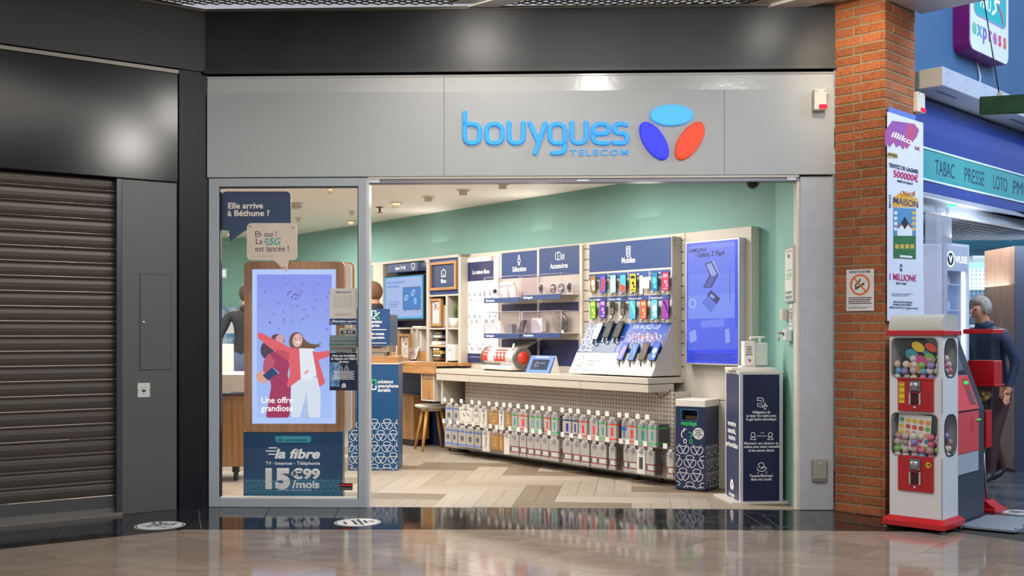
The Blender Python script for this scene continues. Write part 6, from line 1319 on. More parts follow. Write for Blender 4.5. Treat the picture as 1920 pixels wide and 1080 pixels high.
def person(name, label, loc, rotz, cols, lean=0, hgt=1.72, arms='down', hair_len=0, step=0, hairc='#3a2a20', extra=None):
    t = thing(name, label, 'person', None, *loc, rotz); s = hgt/1.72
    L = lambda y, z: (y-(math.sin(R(lean))*max(0, z-.95)), .95+(z-.95)*math.cos(R(lean)) if z > .95 else z)   # facing -y; leans forward
    def P(x, y, z): yy_, zz_ = L(y, z); return (x*s, yy_*s, zz_*s)
    J = {'pelvis': (P(0, 0, .95), .15*s, .11*s), 'waist': (P(0, 0, 1.1), .14*s, .1*s), 'chest': (P(0, 0, 1.3), .165*s, .115*s), 'neckb': (P(0, .01, 1.45), .075*s, .07*s), 'neck': (P(0, -.0, 1.51), .052*s, .055*s), 'skull': (P(0, -.02, 1.6), .072*s, .09*s), 'top': (P(0, -.012, 1.67), .06*s, .075*s)}
    E = [('pelvis', 'waist'), ('waist', 'chest'), ('chest', 'neckb'), ('neckb', 'neck'), ('neck', 'skull'), ('skull', 'top')]
    for sd, sg_ in (('l', -1), ('r', 1)):
        st_ = step*sg_
        J['sh'+sd] = (P(sg_*.185, .01, 1.4), .065*s, .065*s); 
        if arms == 'down': J['el'+sd] = (P(sg_*.25, .03, 1.13), .048*s, .048*s); J['wr'+sd] = (P(sg_*.235, -.08, .9), .032*s, .03*s); J['pa'+sd] = (P(sg_*.23, -.1, .83), .034*s, .022*s)
        elif arms == 'hip': J['el'+sd] = (P(sg_*.3, .06, 1.15), .05*s, .05*s); J['wr'+sd] = (P(sg_*.26, .14, .95), .033*s, .03*s); J['pa'+sd] = (P(sg_*.2, .16, .9), .034*s, .024*s)
        else: J['el'+sd] = (P(sg_*.24, -.05, 1.14), .048*s, .048*s); J['wr'+sd] = (P(sg_*.16, -.26, 1.08), .032*s, .03*s); J['pa'+sd] = (P(sg_*.13, -.33, 1.08), .034*s, .022*s)
        J['hp'+sd] = (P(sg_*.1, 0, .86), .095*s, .1*s); J['kn'+sd] = (P(sg_*.11, -.03-st_*.5, .48), .062*s, .065*s); J['an'+sd] = (P(sg_*.11, .02-st_, .1), .045*s, .05*s); J['toe'+sd] = (P(sg_*.12, -.13-st_, .045), .045*s, .04*s)
        E += [('chest', 'sh'+sd), ('sh'+sd, 'el'+sd), ('el'+sd, 'wr'+sd), ('wr'+sd, 'pa'+sd), ('pelvis', 'hp'+sd), ('hp'+sd, 'kn'+sd), ('kn'+sd, 'an'+sd), ('an'+sd, 'toe'+sd)]
    def reg(a, b, u, c):
        if b in ('neck', 'skull', 'top') and not (b == 'neck' and u < .5): return 0
        if b.startswith('pa'): return 0
        if b.startswith('toe'): return 3
        if b.startswith(('hp', 'kn', 'an')) or (a == 'pelvis' and u < .15): return 2
        return 1
    m2 = figure(J, E, [M('#b98468', .6), cols[0], cols[1], cols[2]], reg)
    o = bpy.data.objects.new('body', m2); COL.objects.link(o); o.parent = t
    hc = Vector(J['skull'][0]); tp = Vector(J['top'][0])
    # hands: five fingers each
    for sd, sg_ in (('l', -1), ('r', 1)):
        pa, wr_ = Vector(J['pa'+sd][0]), Vector(J['wr'+sd][0]); d = (pa-wr_).normalized(); side = Vector((0, 1, 0)) if abs(d.z) > .5 else Vector((1, 0, 0)); h_ = MB()
        for k_, ln in enumerate((.06, .07, .066, .052)):
            b0 = pa+d*.02*s+side*((k_-1.5)*.017*s); n_ = (d.cross(side)).normalized(); h_.tube([b0-d*.02, b0+d*ln*.5*s, b0+d*ln*.85*s+n_*.012*s, b0+d*ln*s+n_*.024*s], [.0095*s, .009*s, .008*s, .006*s], 6)
        b0 = wr_+d*.03*s-side*.025*s; h_.tube([b0, b0+d*.03*s-side*.02*s, b0+d*.06*s-side*.022*s], [.011*s, .01*s, .007*s], 6); h_.build('hand', M('#b98468', .6), t)
    up = (tp-hc).normalized()
    # hair cap, ears, face
    hm = MB(); n0 = hm.n(); hm.ball((0, 0, 0), .105*s, .88, 1.05, 1.05, 16, 10)
    for v in hm.b.verts: 
        if v.co.z < -.02*s-hair_len and v.co.y < .02*s: v.co *= .8
        if v.co.y < -.05*s and v.co.z < .045*s: v.co.y = -.05*s; v.co *= .82
    hm.xf(Matrix.Translation(hc+Vector((0, .012*s, .032*s))) @ Matrix.Rotation(R(lean*.5), 4, 'X')); hm.build('hair', M(hairc, .8, var=.25, scale=60, bump=.3), t)
    fm_ = MB(); F_ = lambda x, y, z: hc+Matrix.Rotation(R(lean*.4), 3, 'X') @ Vector((x*s, y*s, z*s))
    fm_.tube([F_(0, -.088, .025), F_(0, -.108, -.008), F_(0, -.09, -.014)], [.008*s, .014*s, .008*s], 6); fm_.build('nose', M('#b98468', .6), t)
    em = MB(); [em.ball(F_(x, -.07, .02), .008*s) for x in (-.03, .03)]; em.build('eyes', M('#2a2320', .3), t)
    mm = MB(); mm.tube([F_(-.022, -.083, -.042), F_(0, -.09, -.043), F_(.022, -.083, -.042)], [.003*s, .006*s, .003*s], 5); mm.build('mouth', M('#8f5048', .5), t)
    er = MB(); [er.ball(F_(x, .005, -.002), .022*s, .4, .7, 1.2) for x in (-.078, .078)]; er.build('ears', M('#b98468', .6), t)
    cl_ = MB(); nb = Vector(J['neckb'][0]); cl_.lathe([(.085*s, -.02*s), (.08*s, .03*s), (.066*s, .055*s), (.06*s, .03*s)], nb, 16); cl_.build('collar', cols[0], t)
    if extra: extra(t, J, s)
    return t
person('person', 'person in a black jacket and grey blue jeans seen from behind beside the oak screen', (-2.83, 11.4, 0), 185, (M('#17171a', .8, var=.15), M('#4d5a78', .8, var=.1), M('#1a1a1c', .5)), 2, 1.72, 'hip')
person('person', 'short haired person in a dark jacket behind the repair sign', (-1.39, 11.15, 0), -112, (M('#2b2826', .8, var=.15), M('#2a2f42', .8), M('#1a1a1c', .5)), 6, 1.73, 'front', hairc='#6a4c34')
person('person', 'stooped grey haired person in a navy jacket walking behind the payment terminal', (3.82, 8.45, 0), -66, (M('#1d2a48', .7, var=.2), M('#3a2226', .8), M('#1a1a1c', .5)), 15, 1.5, 'down', .02, .2, '#9a928a')
# ================================================================ RIGHT SIDE: VENDING MACHINES, TERMINAL, TOBACCONIST
# ---- capsule vending machine beside the pillar
GC = floor_at(1757, 1001); GD = -43; GF_ = Frame(GC[0], GC[1], GD)
gw = -GF_.lx(1664, 0); gx0, gx1 = -.302, 0.012
gd_ = .27
vm = thing('capsule_machine', 'white and red capsule vending machine with two clear windows in front of the brick pillar', 'vending machine', GF_, 0, 0, 0)
VW = M('#d4d3d4', .22, var=.02, coat=.2); VR = RED
def gz(px, py, d=.02): return GF_.z(px, py, d)
bz0 = gz(1740, 974); bz1 = gz(1740, 629); topz = gz(1720, 590, .1)
bx0, bx1 = GF_.lx(1668, .02), GF_.lx(1767, .02)
# base with flared foot, feet
hb = bz0+.005; m = MB()
o0 = [(bx0-.03, -.025), (bx1+.03, -.025), (bx1+.03, gd_+.03), (bx0-.03, gd_+.03)]; o1 = [(bx0-.006, .012), (bx1+.006, .012), (bx1+.006, gd_+.006), (bx0-.006, gd_+.006)]
r0 = [m.v(x, y, .025) for x, y in o0]; r1 = [m.v(x, y, .055) for x, y in o0]; r2 = [m.v(x, y, hb) for x, y in o1]
m._f(r0[::-1]); m._f(r2)
for a, b in ((r0, r1), (r1, r2)):
    for i in range(4): m._f([a[i], a[(i+1) % 4], b[(i+1) % 4], b[i]])
m.build('base', VR, vm)
for x, y in ((bx0-.01, 0), (bx1+.01, 0), (bx0-.01, gd_), (bx1+.01, gd_)): m = MB(); m.lathe([(0, 0), (.018, 0), (.018, .01), (.008, .014), (.008, .03), (0, .03)], (x, y, 0), 12); m.build('foot', M('#4a4a4c', .35, .6), vm)
# body with two front windows and two side windows: panels around the openings
def zpx(y): return gz(1718, y)
wt = [(zpx(633), zpx(709)), (zpx(775), zpx(856))]      # (top, bottom)
fx = [(GF_.lx(1671.5, .02), GF_.lx(1758.5, .02))]*2
def pierced(x0, x1, z0, z1, holes, y0, y1, mat, parent, name, n=8):
    """plate in x,z with rounded holes"""
    b = MB(); zs = sorted(holes, key=lambda h_: h_[2]); cur = z0
    for hx0, hx1, hz0, hz1, r in zs:
        b.box(x0, x1, y0, y1, cur, hz0-.004)
        out = rrect(x0, x1, hz0-.004, hz1+.004, .0001, n); inn = rrect(hx0, hx1, hz0, hz1, r, n); k = len(out)
        A = [b.v(p[0], y0, p[1]) for p in out]; B = [b.v(p[0], y0, p[1]) for p in inn]; C = [b.v(p[0], y1, p[1]) for p in inn]; D = [b.v(p[0], y1, p[1]) for p in out]
        for i in range(k):
            j = (i+1) % k; b._f([A[i], A[j], B[j], B[i]]); b._f([B[i], B[j], C[j], C[i]]); b._f([C[i], C[j], D[j], D[i]])
        cur = hz1+.004
    b.box(x0, x1, y0, y1, cur, z1); return b.build(name, mat, parent)
fh = [(fx[i][0], fx[i][1], wt[i][1], wt[i][0], .035) for i in range(2)]
pierced(bx0, bx1, hb, bz1, fh, .02, .026, VW, vm, 'front_panel')
GR = Frame(*GF_.w(bx1, .02)[:2], GD+90)
sx0, sx1 = .03, gd_-.05
sp = pierced(0, gd_-.02, hb, bz1, [(sx0, sx1, wt[i][1]+.005, wt[i][0]-.005, .075) for i in range(2)], 0, .006, VW, vm, 'side_panel')
sp.location = (bx1, .02, 0); sp.rotation_euler = (0, 0, R(90))
MB().box(bx0, bx0+.006, .026, gd_, hb, bz1).build('side_panel', VW, vm); MB().box(bx0, bx1, gd_-.006, gd_, hb, bz1).build('back_panel', VW, vm)
for zz in (wt[0][1]-.03, wt[1][1]-.03, wt[0][0]+.012, wt[1][0]+.012): MB().box(bx0+.008, bx1-.008, .03, gd_-.008, zz-.004, zz).build('inner_shelf', M('#8f8a86', .5), vm)
MB().box(bx0-.018, bx1+.018, .0, gd_+.012, bz1, bz1+.03, .003).build('red_band', VR, vm)
# curved lid
m = MB(); n_ = 12; hz_l = topz-bz1-.03; prf = [(.005, 0)]+[(.005+.075*(1-math.cos(R(90*i/20))), hz_l*math.sin(R(90*i/20))) for i in range(1, 21)]+[(gd_-.03, hz_l), (gd_-.005, hz_l*.9), (gd_, 0)]
m.prismx([(y, bz1+.03+z) for y, z in prf], bx0+.0, bx1-.0); m.build('lid', M('#b9b6aa', .2, coat=.4), vm)
# bulging clear windows
PLA = glass('clear_plastic', (.96, .97, .97), .03, 1.4)
for i in range(2):
    a, b, z0, z1, r = fh[i]; m = MB(); nn = 6; rings = []
    for k_ in range(nn+1):
        u = k_/nn; ins = r*.9*u; rings.append([m.v(p[0], .022-.022*math.sin(R(90*u)), p[1]) for p in rrect(a+ins*.6, b-ins*.6, z0+ins*.6, z1-ins*.6, r, 6)])
    m.sm = True
    for p, q in zip(rings, rings[1:]):
        for j in range(len(p)): m._f([p[j], p[(j+1) % len(p)], q[(j+1) % len(q)], q[j]])
    m._f(rings[-1]); m.build('window_bubble', PLA, vm)
    m = MB(); m.stroke(rrect(sx0+.002, sx1-.002, z0+.007, z1-.007, .072, 6), .006, -.001, .003, close=True); o = m.build('window_seal', DARK, vm); o.location = (bx1, .02, 0); o.rotation_euler = (0, 0, R(90))
    m = MB(); m.stroke(rrect(a, b, z0, z1, r, 6), .006, .0195, .003, close=True); m.build('window_seal', M('#8f8c88', .4), vm)
    m = MB(); m.prism(rrect(sx0+.004, sx1-.004, z0+.009, z1-.009, .07, 6), .002, .003); o = m.build('side_window', PLA, vm); o.location = (bx1, .02, 0); o.rotation_euler = (0, 0, R(90))
# capsules piled inside
rc = random.Random(21); CC = [M(c_, .3, var=.1) for c_ in ('#7fae5a', '#a98a86', '#b7a9a0', '#c4627a', '#5fa0b8', '#d0b8a0', '#8a7ab0', '#c9c2bc')]
cap_me = []
for m_ in CC: b = MB(); b.ball((0, 0, 0), .0235, seg=12, n=8); cap_me.append(b.mesh('capsule', m_))
for i in range(2):
    a, b, z0, z1, r = fh[i]; grp = ('capsules behind the upper window', 'capsules behind the lower window')[i]; k_ = 0
    for lay in range(4):
        for yy_ in (.055, .1, .15, .195):
            for q_ in range(6):
                x = a+.026+q_*(bx1-a-.058)/5.+rc.uniform(-.006, .006); y_ = yy_+rc.uniform(-.008, .008); z = z0+.0-.009+.038*lay+rc.uniform(-.003, .006)
                if lay == 3 and rc.random() < .6 or lay == 2 and rc.random() < .2: continue
                ci_ = rc.randrange(8); o = bpy.data.objects.new('toy_capsule', cap_me[ci_]); COL.objects.link(o); o.location = GF_.w(x, y_, z+.01); tag(o, '%s toy capsule in the %s layer behind the %s window of the vending machine' % (('grass green', 'mauve brown', 'sand coloured', 'pink', 'sky blue', 'cream', 'violet', 'off white')[ci_], ('bottom', 'second', 'third', 'top')[lay], ('upper', 'lower')[i]), 'capsule', grp); k_ += 1
# display cards
def bent_card(x0, x1, z0, z1, bend, y, rot, name, label, under, prints):
    t = thing(name, label, 'card', GF_, (x0+x1)/2, y, (z0+z1)/2, group=None); w, h = x1-x0, z1-z0
    def card(u, v, dy): # u,v in -.5...5
        return (u*w, bend*((v+.5)**2)-bend*.5+dy, v*h)
    m = MB(); n_ = 6
    for k_ in range(n_): m.poly([card(-.5, -.5+k_/n_, 0), card(.5, -.5+k_/n_, 0), card(.5, -.5+(k_+1)/n_, 0), card(-.5, -.5+(k_+1)/n_, 0)])
    m.build('sheet', under, t)
    m = MB()
    for cc, u, v, ru, rv_ in prints: m.i = cc; m.poly([card(u+ru*math.cos(a), v+rv_*math.sin(a), -.0012-.0001*cc) for a in [2*math.pi*q/12 for q in range(12)]])
    m.build('printed_shapes', [M(c_, .4) for c_ in ('#c8503c', '#3f8f9c', '#d8b840', '#6fae48', '#c04a80', '#e09050', '#4a3f80', '#e8e4dc')], t)
    t.rotation_euler = (0, R(rot), R(GD)); return t
a, b, z0, z1, r = fh[0]
bent_card(a+.075, b-.03, z0+.02, z1-.006, -.02, .045, 28, 'toy_card', 'black card with colourful sea toys leaning behind the upper window', M('#1d1b22', .4), [(0, .2, .38, .22, .11), (2, -.2, .22, .24, .13), (1, -.28, -.06, .24, .15), (3, .32, .1, .2, .13), (4, .1, -.08, .24, .14), (5, .05, -.33, .3, .12), (1, .15, .18, .2, .06)])
a, b, z0, z1, r = fh[1]
pr_ = []; rr_ = random.Random(9)
for u in range(5):
    for v in range(5): pr_.append((rr_.randrange(7), -.4+.2*u, -.38+.17*v, .08, .065))
bent_card(a+.03, b-.055, z0+.03, z1-.004, -.015, .045, 6, 'toy_card', 'white card printed with rows of coloured animals behind the lower window', M('#d8d8d0', .4), pr_)
# red coin panels
for i, (ya, yb) in enumerate(((709, 771), (855, 921))):
    px0, px1 = GF_.lx(1684, .01), GF_.lx(1750, .01); z1, z0 = gz(1716, ya), gz(1716, yb); w = px1-px0; h = z1-z0
    cp = MB().box(px0, px1, .004, .02, z0, z1, .002).build('coin_panel', M('#a8141a', .35, coat=.2), vm)
    MB().box(px0-.004, px1+.004, -.002, .02, z1-.012, z1, .002).build('panel_ledge', M('#a8141a', .35), cp) if i == 0 else None
    cx = px0+w*.5; m = MB(); m.box(cx-.034, cx+.034, -.006, .004, z1-h*.40, z1-h*.07, .003); m.build('coin_plate', M('#8f9194', .3, .9), cp)
    m = MB(); m.lathe([(.026, 0), (.026, .01), (.018, .014), (0, .014)], (cx, -.006, z1-h*.24), 18, axis='y'); m.box(cx-.02, cx+.02, -.03, -.016, z1-h*.27, z1-h*.21, .003); m.build('coin_knob', M('#a9abae', .25, .9), cp)
    m = MB(); m.box(cx-.026, cx+.024, -.0015, .0035, z1-h*.78, z1-h*.46); m.build('outlet', M('#3a0608', .6), cp)
    for x in (cx-.032, cx+.028): MB().box(x, x+.008, -.014, .004, z1-h*.8, z1-h*.44, .002).build('outlet_guard', M('#b9b4b2', .15), cp)
    MB().box(cx-.026, cx+.026, -.012, .004, z1-h*.46, z1-h*.42, .002).build('outlet_flap', M('#8a2a2c', .2), cp)
    m = MB(); m.lathe([(.009, 0), (.009, .004), (.004, .006), (0, .006)], (cx-.002, .004, z1-h*.88), 12, axis='y'); m.build('lock', CHROME, cp)
    if i == 0:
        m = MB(); m.box(px0+.008, px0+.042, .0025, .0042, z0+h*.24, z1-h*.13); g = m.build('instruction_sticker', M('#d8c020', .45), cp); m = MB()
        for k_ in range(3): zz = z0+h*(.32+.19*k_); m.stroke([(px0+.013, zz), (px0+.022, zz), (px0+.022, zz+.014), (px0+.013, zz+.014)], .002, .0021, close=True); [m.rect(px0+.026, px0+.038, zz+.004*q, zz+.002+.004*q, .0019) for q in range(4)]
        m.rect(px0+.012, px0+.038, z1-h*.17, z1-h*.155, .0019); m.build('printed_steps', DARK, g)
        m = MB(); m.disc(px1-.03, z1-h*.22, .016, .016, .0032); m.build('red_dot', M('#c01a20', .3), cp)
    else:
        m = MB(); m.disc(px1-.028, z1-h*.22, .017, .017, .0032); g = m.build('price_sticker', M('#e0c818', .4), cp); text('1€', .018, BLACK, g, px1-.028, z1-h*.22-.009, .0026, bold=.05)
# ---- payment terminal behind it
ka, kb = floor_at(1796, 986), floor_at(1845, 968); KD = math.degrees(math.atan2(kb[1]-ka[1], kb[0]-ka[0])); KF = Frame(ka[0], ka[1], KD); kw = math.dist(ka, kb); kx0 = kw-.52
kt = thing('payment_terminal', 'dark grey self service terminal with red front and sloping screen beside the capsule machine', 'terminal', KF, 0, 0, 0)
KG = M('#3a3f4a', .4, var=.04); kz1 = KF.z(1845, 765, 0); kdt = .19; kzt = KF.z(1797, 612, kdt)
prof = [(0, .005), (0, kz1), (kdt, kzt), (kdt+.16, kzt), (kdt+.16, .005)]
MB().prismx(prof, kx0, kw).build('cabinet', KG, kt)
k0, k1 = kx0+.03, KF.lx(1833, 0)
za_, zb_, zc_ = KF.z(1815, 870, 0), KF.z(1815, 705, .03), KF.z(1828, 845, 0)
MB().box(k0, k1, -.008, 0, KF.z(1815, 848, 0), kz1-.01, .002).build('red_front', M('#cf4a4c', .4), kt)
MB().box(k0, k1, -.006, 0, KF.z(1815, 886, 0), KF.z(1815, 849, 0), .001).build('kick_panel', M('#a3a8b4', .4), kt)
MB().box(k1-.15, k1-.09, -.0095, -.008, kz1-.13, kz1-.04, .001).build('flap', M('#c24245', .4), kt)
MB().box(k1-.04, k1+.01, -.018, -.008, kz1-.07, kz1-.062).build('green_slot', lit('#40d060', .6), kt)
KM = Matrix.Translation((0, 0, kz1)) @ Matrix.Rotation(-math.atan2(kdt, kzt-kz1), 4, 'X'); kl = math.hypot(kdt, kzt-kz1)
def kpart(m_, name, mat): o = m_.build(name, mat); o.data.transform(KM); o.parent = kt; return o
kpart(MB().box(k0, k1, -.012, 0, .0, kl*.40, .002), 'red_console', M('#cf4a4c', .4))
kpart(MB().box(k1-.13, k1-.03, -.014, -.012, .03, kl*.36, .001), 'console_recess', M('#a83238', .4))
m = MB()
for i in range(3):
    for j in range(4): m.box(k1-.11+.024*i, k1-.092+.024*i, -.018, -.014, .04+.022*j, .056+.022*j)
kpart(m, 'keypad', M('#8f949c', .3, .6)); kpart(MB().box(k1-.12, k1-.05, -.017, -.014, kl*.29, kl*.33), 'display', lit('#3fbf5a', .5))
kpart(MB().box(k0+.01, k1-.01, -.004, 0, kl*.46, kl*.92, .002), 'screen', M('#5d6a74', .12, spec=.8)); kpart(MB().box(k0, k1, -.006, -.002, kl*.43, kl*.46), 'screen_ledge', M('#23282e', .4))
MB().flat([(kx0, -.02), (kw, -.02), (kw+.14, -.34), (kx0+.05, -.34)], 0, .012).build('floor_plate', M('#8e949e', .35, .3), kt)
m = MB()
for x in (kx0+.1, kx0+.25, kw-.05, kw+.1): m.box(x-.008, x+.008, -.33, -.32, .012, .016)
m.build('bolt', DARK, kt)
# ---- red globe vending machine on a pole stand behind the terminal
GV = Frame(*floor_at(1855, 958), 45)
gv = thing('globe_machine', 'slim red vending machine with clear box on a thin stand behind the terminal', 'vending machine', GV, 0, 0, 0)
def vz(y): return GV.z(1850, y, 0)
ww = .075
MB().box(-ww*1.25, ww*1.25, -.06, .14, vz(626), vz(617), .003).build('lid', VR, gv)
for nme, q in (('clear_wall', (-.075, .075, -.04, -.036)), ('clear_wall', (-.075, .075, .116, .12)), ('clear_wall', (-.075, -.071, -.036, .116)), ('clear_wall', (.071, .075, -.036, .116))): MB().box(*q, vz(676), vz(626)).build(nme, PLA, gv)
MB().box(-ww*.9, ww*.9, -.06, .12, vz(720), vz(676), .004).build('coin_body', VR, gv); MB().box(-ww*1.2, ww*1.2, -.07, .13, vz(724), vz(720), .002).build('rim', VR, gv)
m = MB(); m.lathe([(.06, vz(770)), (.06, vz(724))], (0, .04, 0), 20); m.build('clear_tube', PLA, gv)
b = MB(); r_ = random.Random(4)
for i in range(26): b.ball((r_.uniform(-.045, .045), .05+r_.uniform(-.045, .045), vz(752)+r_.uniform(0, .06)), .014, seg=8, n=6)
b.build('sweets', M('#c47a30', .4, h2='#8fae50', scale=25), gv)['kind'] = 'stuff'
MB().box(-.05, .05, .0, .1, vz(840), vz(770), .003).build('collar', VR, gv)
for x in (-.035, .035): MB().tube([(x, .03, .05), (x*.6, .05, vz(838))], .01, 8).build('pole', M('#8a8d94', .3, .8), gv)
m = MB(); m.box(-.1, .1, -.08, .18, .0, .025, .004); m.prismx([(-.07, .025), (.16, .025), (.09, .075), (-.0, .075)], -.07, .07); m.build('base', VR, gv)
# ---- poster wrapped over the pillar corner
px_ = lambda F, x: F.lx(x, -.012)
pz0, pz1 = PF.z(1664, 602, -.012), PF.z(1664, 210, -.012)
po = thing('lottery_poster', 'tall white lottery poster hanging over the corner of the brick pillar', 'poster', RF, 0, -.012, 0)
prw = RF.lx(1729, -.02)
m = MB(); cols = [(-.03, -.0145), (prw*.42, -.0155), (prw*.45, -.0145), (prw*.8, -.0155), (prw, -.0155)]; zsn = 8; g = []
for k_ in range(zsn+1):
    z = pz0+(pz1-pz0)*k_/zsn; g.append([m.v(x+(.012 if k_ < 2 and i == 4 else 0), y, z-(.03*(x/prw) if k_ == 0 else 0)) for i, (x, y) in enumerate(cols)])
for a, b in zip(g, g[1:]):
    for i in range(4): m._f([a[i], a[i+1], b[i+1], b[i]])
m.build('sheet', M('#d3d5e2', .4, var=.02), po)
PYo = -.0166
def PR(x, y): a = RF.at(x, y, -.035); return a[0], a[1]
PWD = {'illiko': (1672, 1711), '5€': (1717, 1726), 'NOUVEAU': (1667, 1684), 'TENTEZ DE GAGNER': (1668.5, 1723.5), '500000€': (1677, 1723), 'IMMÉDIATEMENT': (1684, 1713.5), 'MAISON': (1677, 1723), 'Objectif': (1690, 1718), '1 MILLION€': (1670, 1719.5), 'SUR 10 ANS': (1682, 1701)}
def pt(s, x, y, h, mt, bold=.03, sx=.9, al='CENTER', rot=0, ital=0):
    q = PR(x, y); o = text(s, h/285, mt, None, q[0], q[1], PYo-.0014, al, min(bold, .035), sx*1.12, ital, rot=rot, res=3)
    if s in PWD: fit(o, PR(PWD[s][0], y)[0], PR(PWD[s][1], y)[0])
    if len(s) > 20: fit(o, PR(1669 if 'APP' in s else 1676, y)[0], PR(1722 if 'APP' in s else 1713, y)[0])
    return o
pk = M('#a0286a', .45); pk2 = M('#c02a6a', .45); nvy = M('#2a2a4a', .45)
G = []
m = MB(); m.poly([(*(lambda q: (q[0], PYo-.0002, q[1]))(PR(*p)),) for p in ((1661, 245), (1675, 226), (1716, 232), (1725, 243), (1721, 256), (1702, 279), (1700, 274), (1694, 280), (1690, 272), (1682, 276), (1678, 266), (1670, 276), (1666, 268), (1661, 276))]); G.append(m.build('x', M('#8f4f9c', .45, h2='#c04a6c', scale=2.5, mix=(.4, .6)), None))
G += [pt('illiko', 1690, 263, 11, INKW, .05, .95, 'CENTER', 8, .2), pt('5€', 1721, 281, 6, pk), pt('NOUVEAU', 1677, 294, 5.5, nvy, .05, .8), pt('TENTEZ DE GAGNER', 1696, 319, 7, nvy, .05, .62), pt('500000€', 1700, 336, 12, pk2, .06, .88), pt('IMMÉDIATEMENT', 1699, 344, 4, nvy, .05, .8), pt('Objectif', 1703, 367, 9, M('#c07a30', .45), .05, .8, 'CENTER', -8, .2), pt('MAISON', 1704, 386, 12, M('#2a3a78', .45), .06, .82), pt('MAXI', 1672, 390, 7, nvy, .05, .9, 'LEFT', -90),
      pt('1 MILLION€', 1694, 526, 12, pk2, .06, .78), pt('SUR 10 ANS', 1693, 533.5, 4, nvy, .05, .9), pt('OU', 1691.5, 504, 4, INKW, .05, .9), pt('JOUER COMPORTE DES RISQUES :', 1695, 568, 3, nvy, .02, .85), pt('ISOLEMENT, ENDETTEMENT…', 1695, 573, 3, nvy, .02, .85), pt('APPELEZ LE 09 74 75 13 13 (appel non surtaxé)', 1695, 578.5, 3, nvy, .02, .72)]
def pq(c_, pts, lay=1): m = MB(); m.poly([(*(lambda q: (q[0], PYo-.0003-.0003*lay, q[1]))(PR(*p)),) for p in pts]); G.append(m.build('x', c_ if not isinstance(c_, str) else M(c_, .45), None))
pq('#c9ae6a', rp([(1666, 285), (1685, 287), (1685, 297), (1666, 295)], 3, 3, True), 0)
pq('#d8a038', [(1675, 370), (1689, 362), (1722, 372), (1722, 388), (1676, 388)], 0)
pq('#4f86b0', [(1677, 389), (1719, 391), (1719, 442), (1677, 442)], 0); pq('#2f6a3c', [(1677, 442), (1719, 442), (1719, 486), (1677, 484)], 0); pq('#d8dde0', [(1684, 428), (1698, 412), (1712, 428), (1712, 442), (1684, 442)], 1); pq('#a04a3a', [(1682, 428), (1698, 410), (1714, 428), (1710, 428), (1698, 416), (1686, 428)], 2); pq('#1d2430', [(1691, 418), (1698, 406), (1705, 418), (1698, 430)], 3)
for i in range(4): pq('#c8a048', [(1680+9.5*i, 458), (1687+9.5*i, 458), (1687+9.5*i, 466), (1680+9.5*i, 466)], 1); pq('#d8dde0', [(1678, 396+10*i), (1684, 396+10*i), (1684, 402+10*i), (1678, 402+10*i)], 1); pq('#d8b048', [(1712, 396+10*i), (1718, 396+10*i), (1718, 402+10*i), (1712, 402+10*i)], 1)
pq('#e0e0e0', [(1689, 478), (1712, 480), (1712, 484), (1689, 482)], 1)
q = PR(1691.5, 502); m = MB(); m.disc(q[0], q[1], .018, .026, PYo-.0008); G.append(m.build('x', M('#2c3c88', .45), None))
for i in range(3): pq('#8a8aa0', [(1674, 550+2*i), (1714-6*i, 550.5+2*i), (1714-6*i, 551.3+2*i), (1674, 550.8+2*i)], 0)
merge('printed_poster', po, G)
MB().box(.012, RF.lx(1716, -.02)-.0, -.012, .0, RF.z(1690, 226, -.02), RF.z(1690, 208, -.02), .002).build('blue_tape', M('#5a78c8', .35, bump=.2, scale=20), po)
# second alarm box round the corner
alarm(RF, (1716, 172, 1734, 210), 'small cream alarm box with red light under the white canopy box by the pillar', .0).location = RF.w(RF.lx(1721, -.03), .03, RF.z(1725, 210, -.03))

# ---- tobacconist front
tw = struct('wall_tobacconist', TF)
UB = M('#34597e', .55, var=.06, scale=3)
T0 = TF.lx(1712, 0)
MB().box(T0, 5.5, .06, .2, 2.42, 5.2).build('wall_panel', UB, tw)
DBL = M('#0c3a8e', .25, var=.06, scale=2, coat=.1)
zt1, zb1 = TF.z(1733, 278), TF.z(1733, 337)
MB().prismx([(.0, zt1), (-.0, zt1+.02), (-.012, zt1+.12), (-.0, zt1+.25), (.03, zt1+.36), (.06, zt1+.36), (.06, zt1)], T0, 5.4).build('fascia', DBL, tw)
tb_ = MB().box(T0, 5.4, -.008, .06, zb1, zt1).build('name_band', M('#34949a', .3), tw)
for z in (zt1, zb1): MB().box(T0, 5.4, -.016, .06, z-.006, z+.006).build('band_edge', M('#cfe0e8', .3), tw)
MB().box(T0, 5.4, -.006, .06, zb1-.09, zb1-.006).build('fascia', DBL, tw); MB().box(T0, 5.4, -.02, .06, zb1-.125, zb1-.09, .003).build('lintel', M('#a9b0c2', .35, .3), tw)
for s, x0, x1 in (('TABAC', 1754, 1790), ('PRESSE', 1809, 1846), ('LOTO', 1863, 1889), ('PMU', 1900, 1929)):
    a, b = TF.lx(x0, -.01), TF.lx(x1, -.01); o = text(s, .105, M('#123a5c', .4), tw, 0, zb1+.055, -.0085, 'LEFT', .0, 1); bb = [v.co.x for v in o.data.vertices]; k_ = (b-a)/(max(bb)-min(bb)); mn = min(bb)
    for v in o.data.vertices: v.co.x = a+(v.co.x-mn)*k_
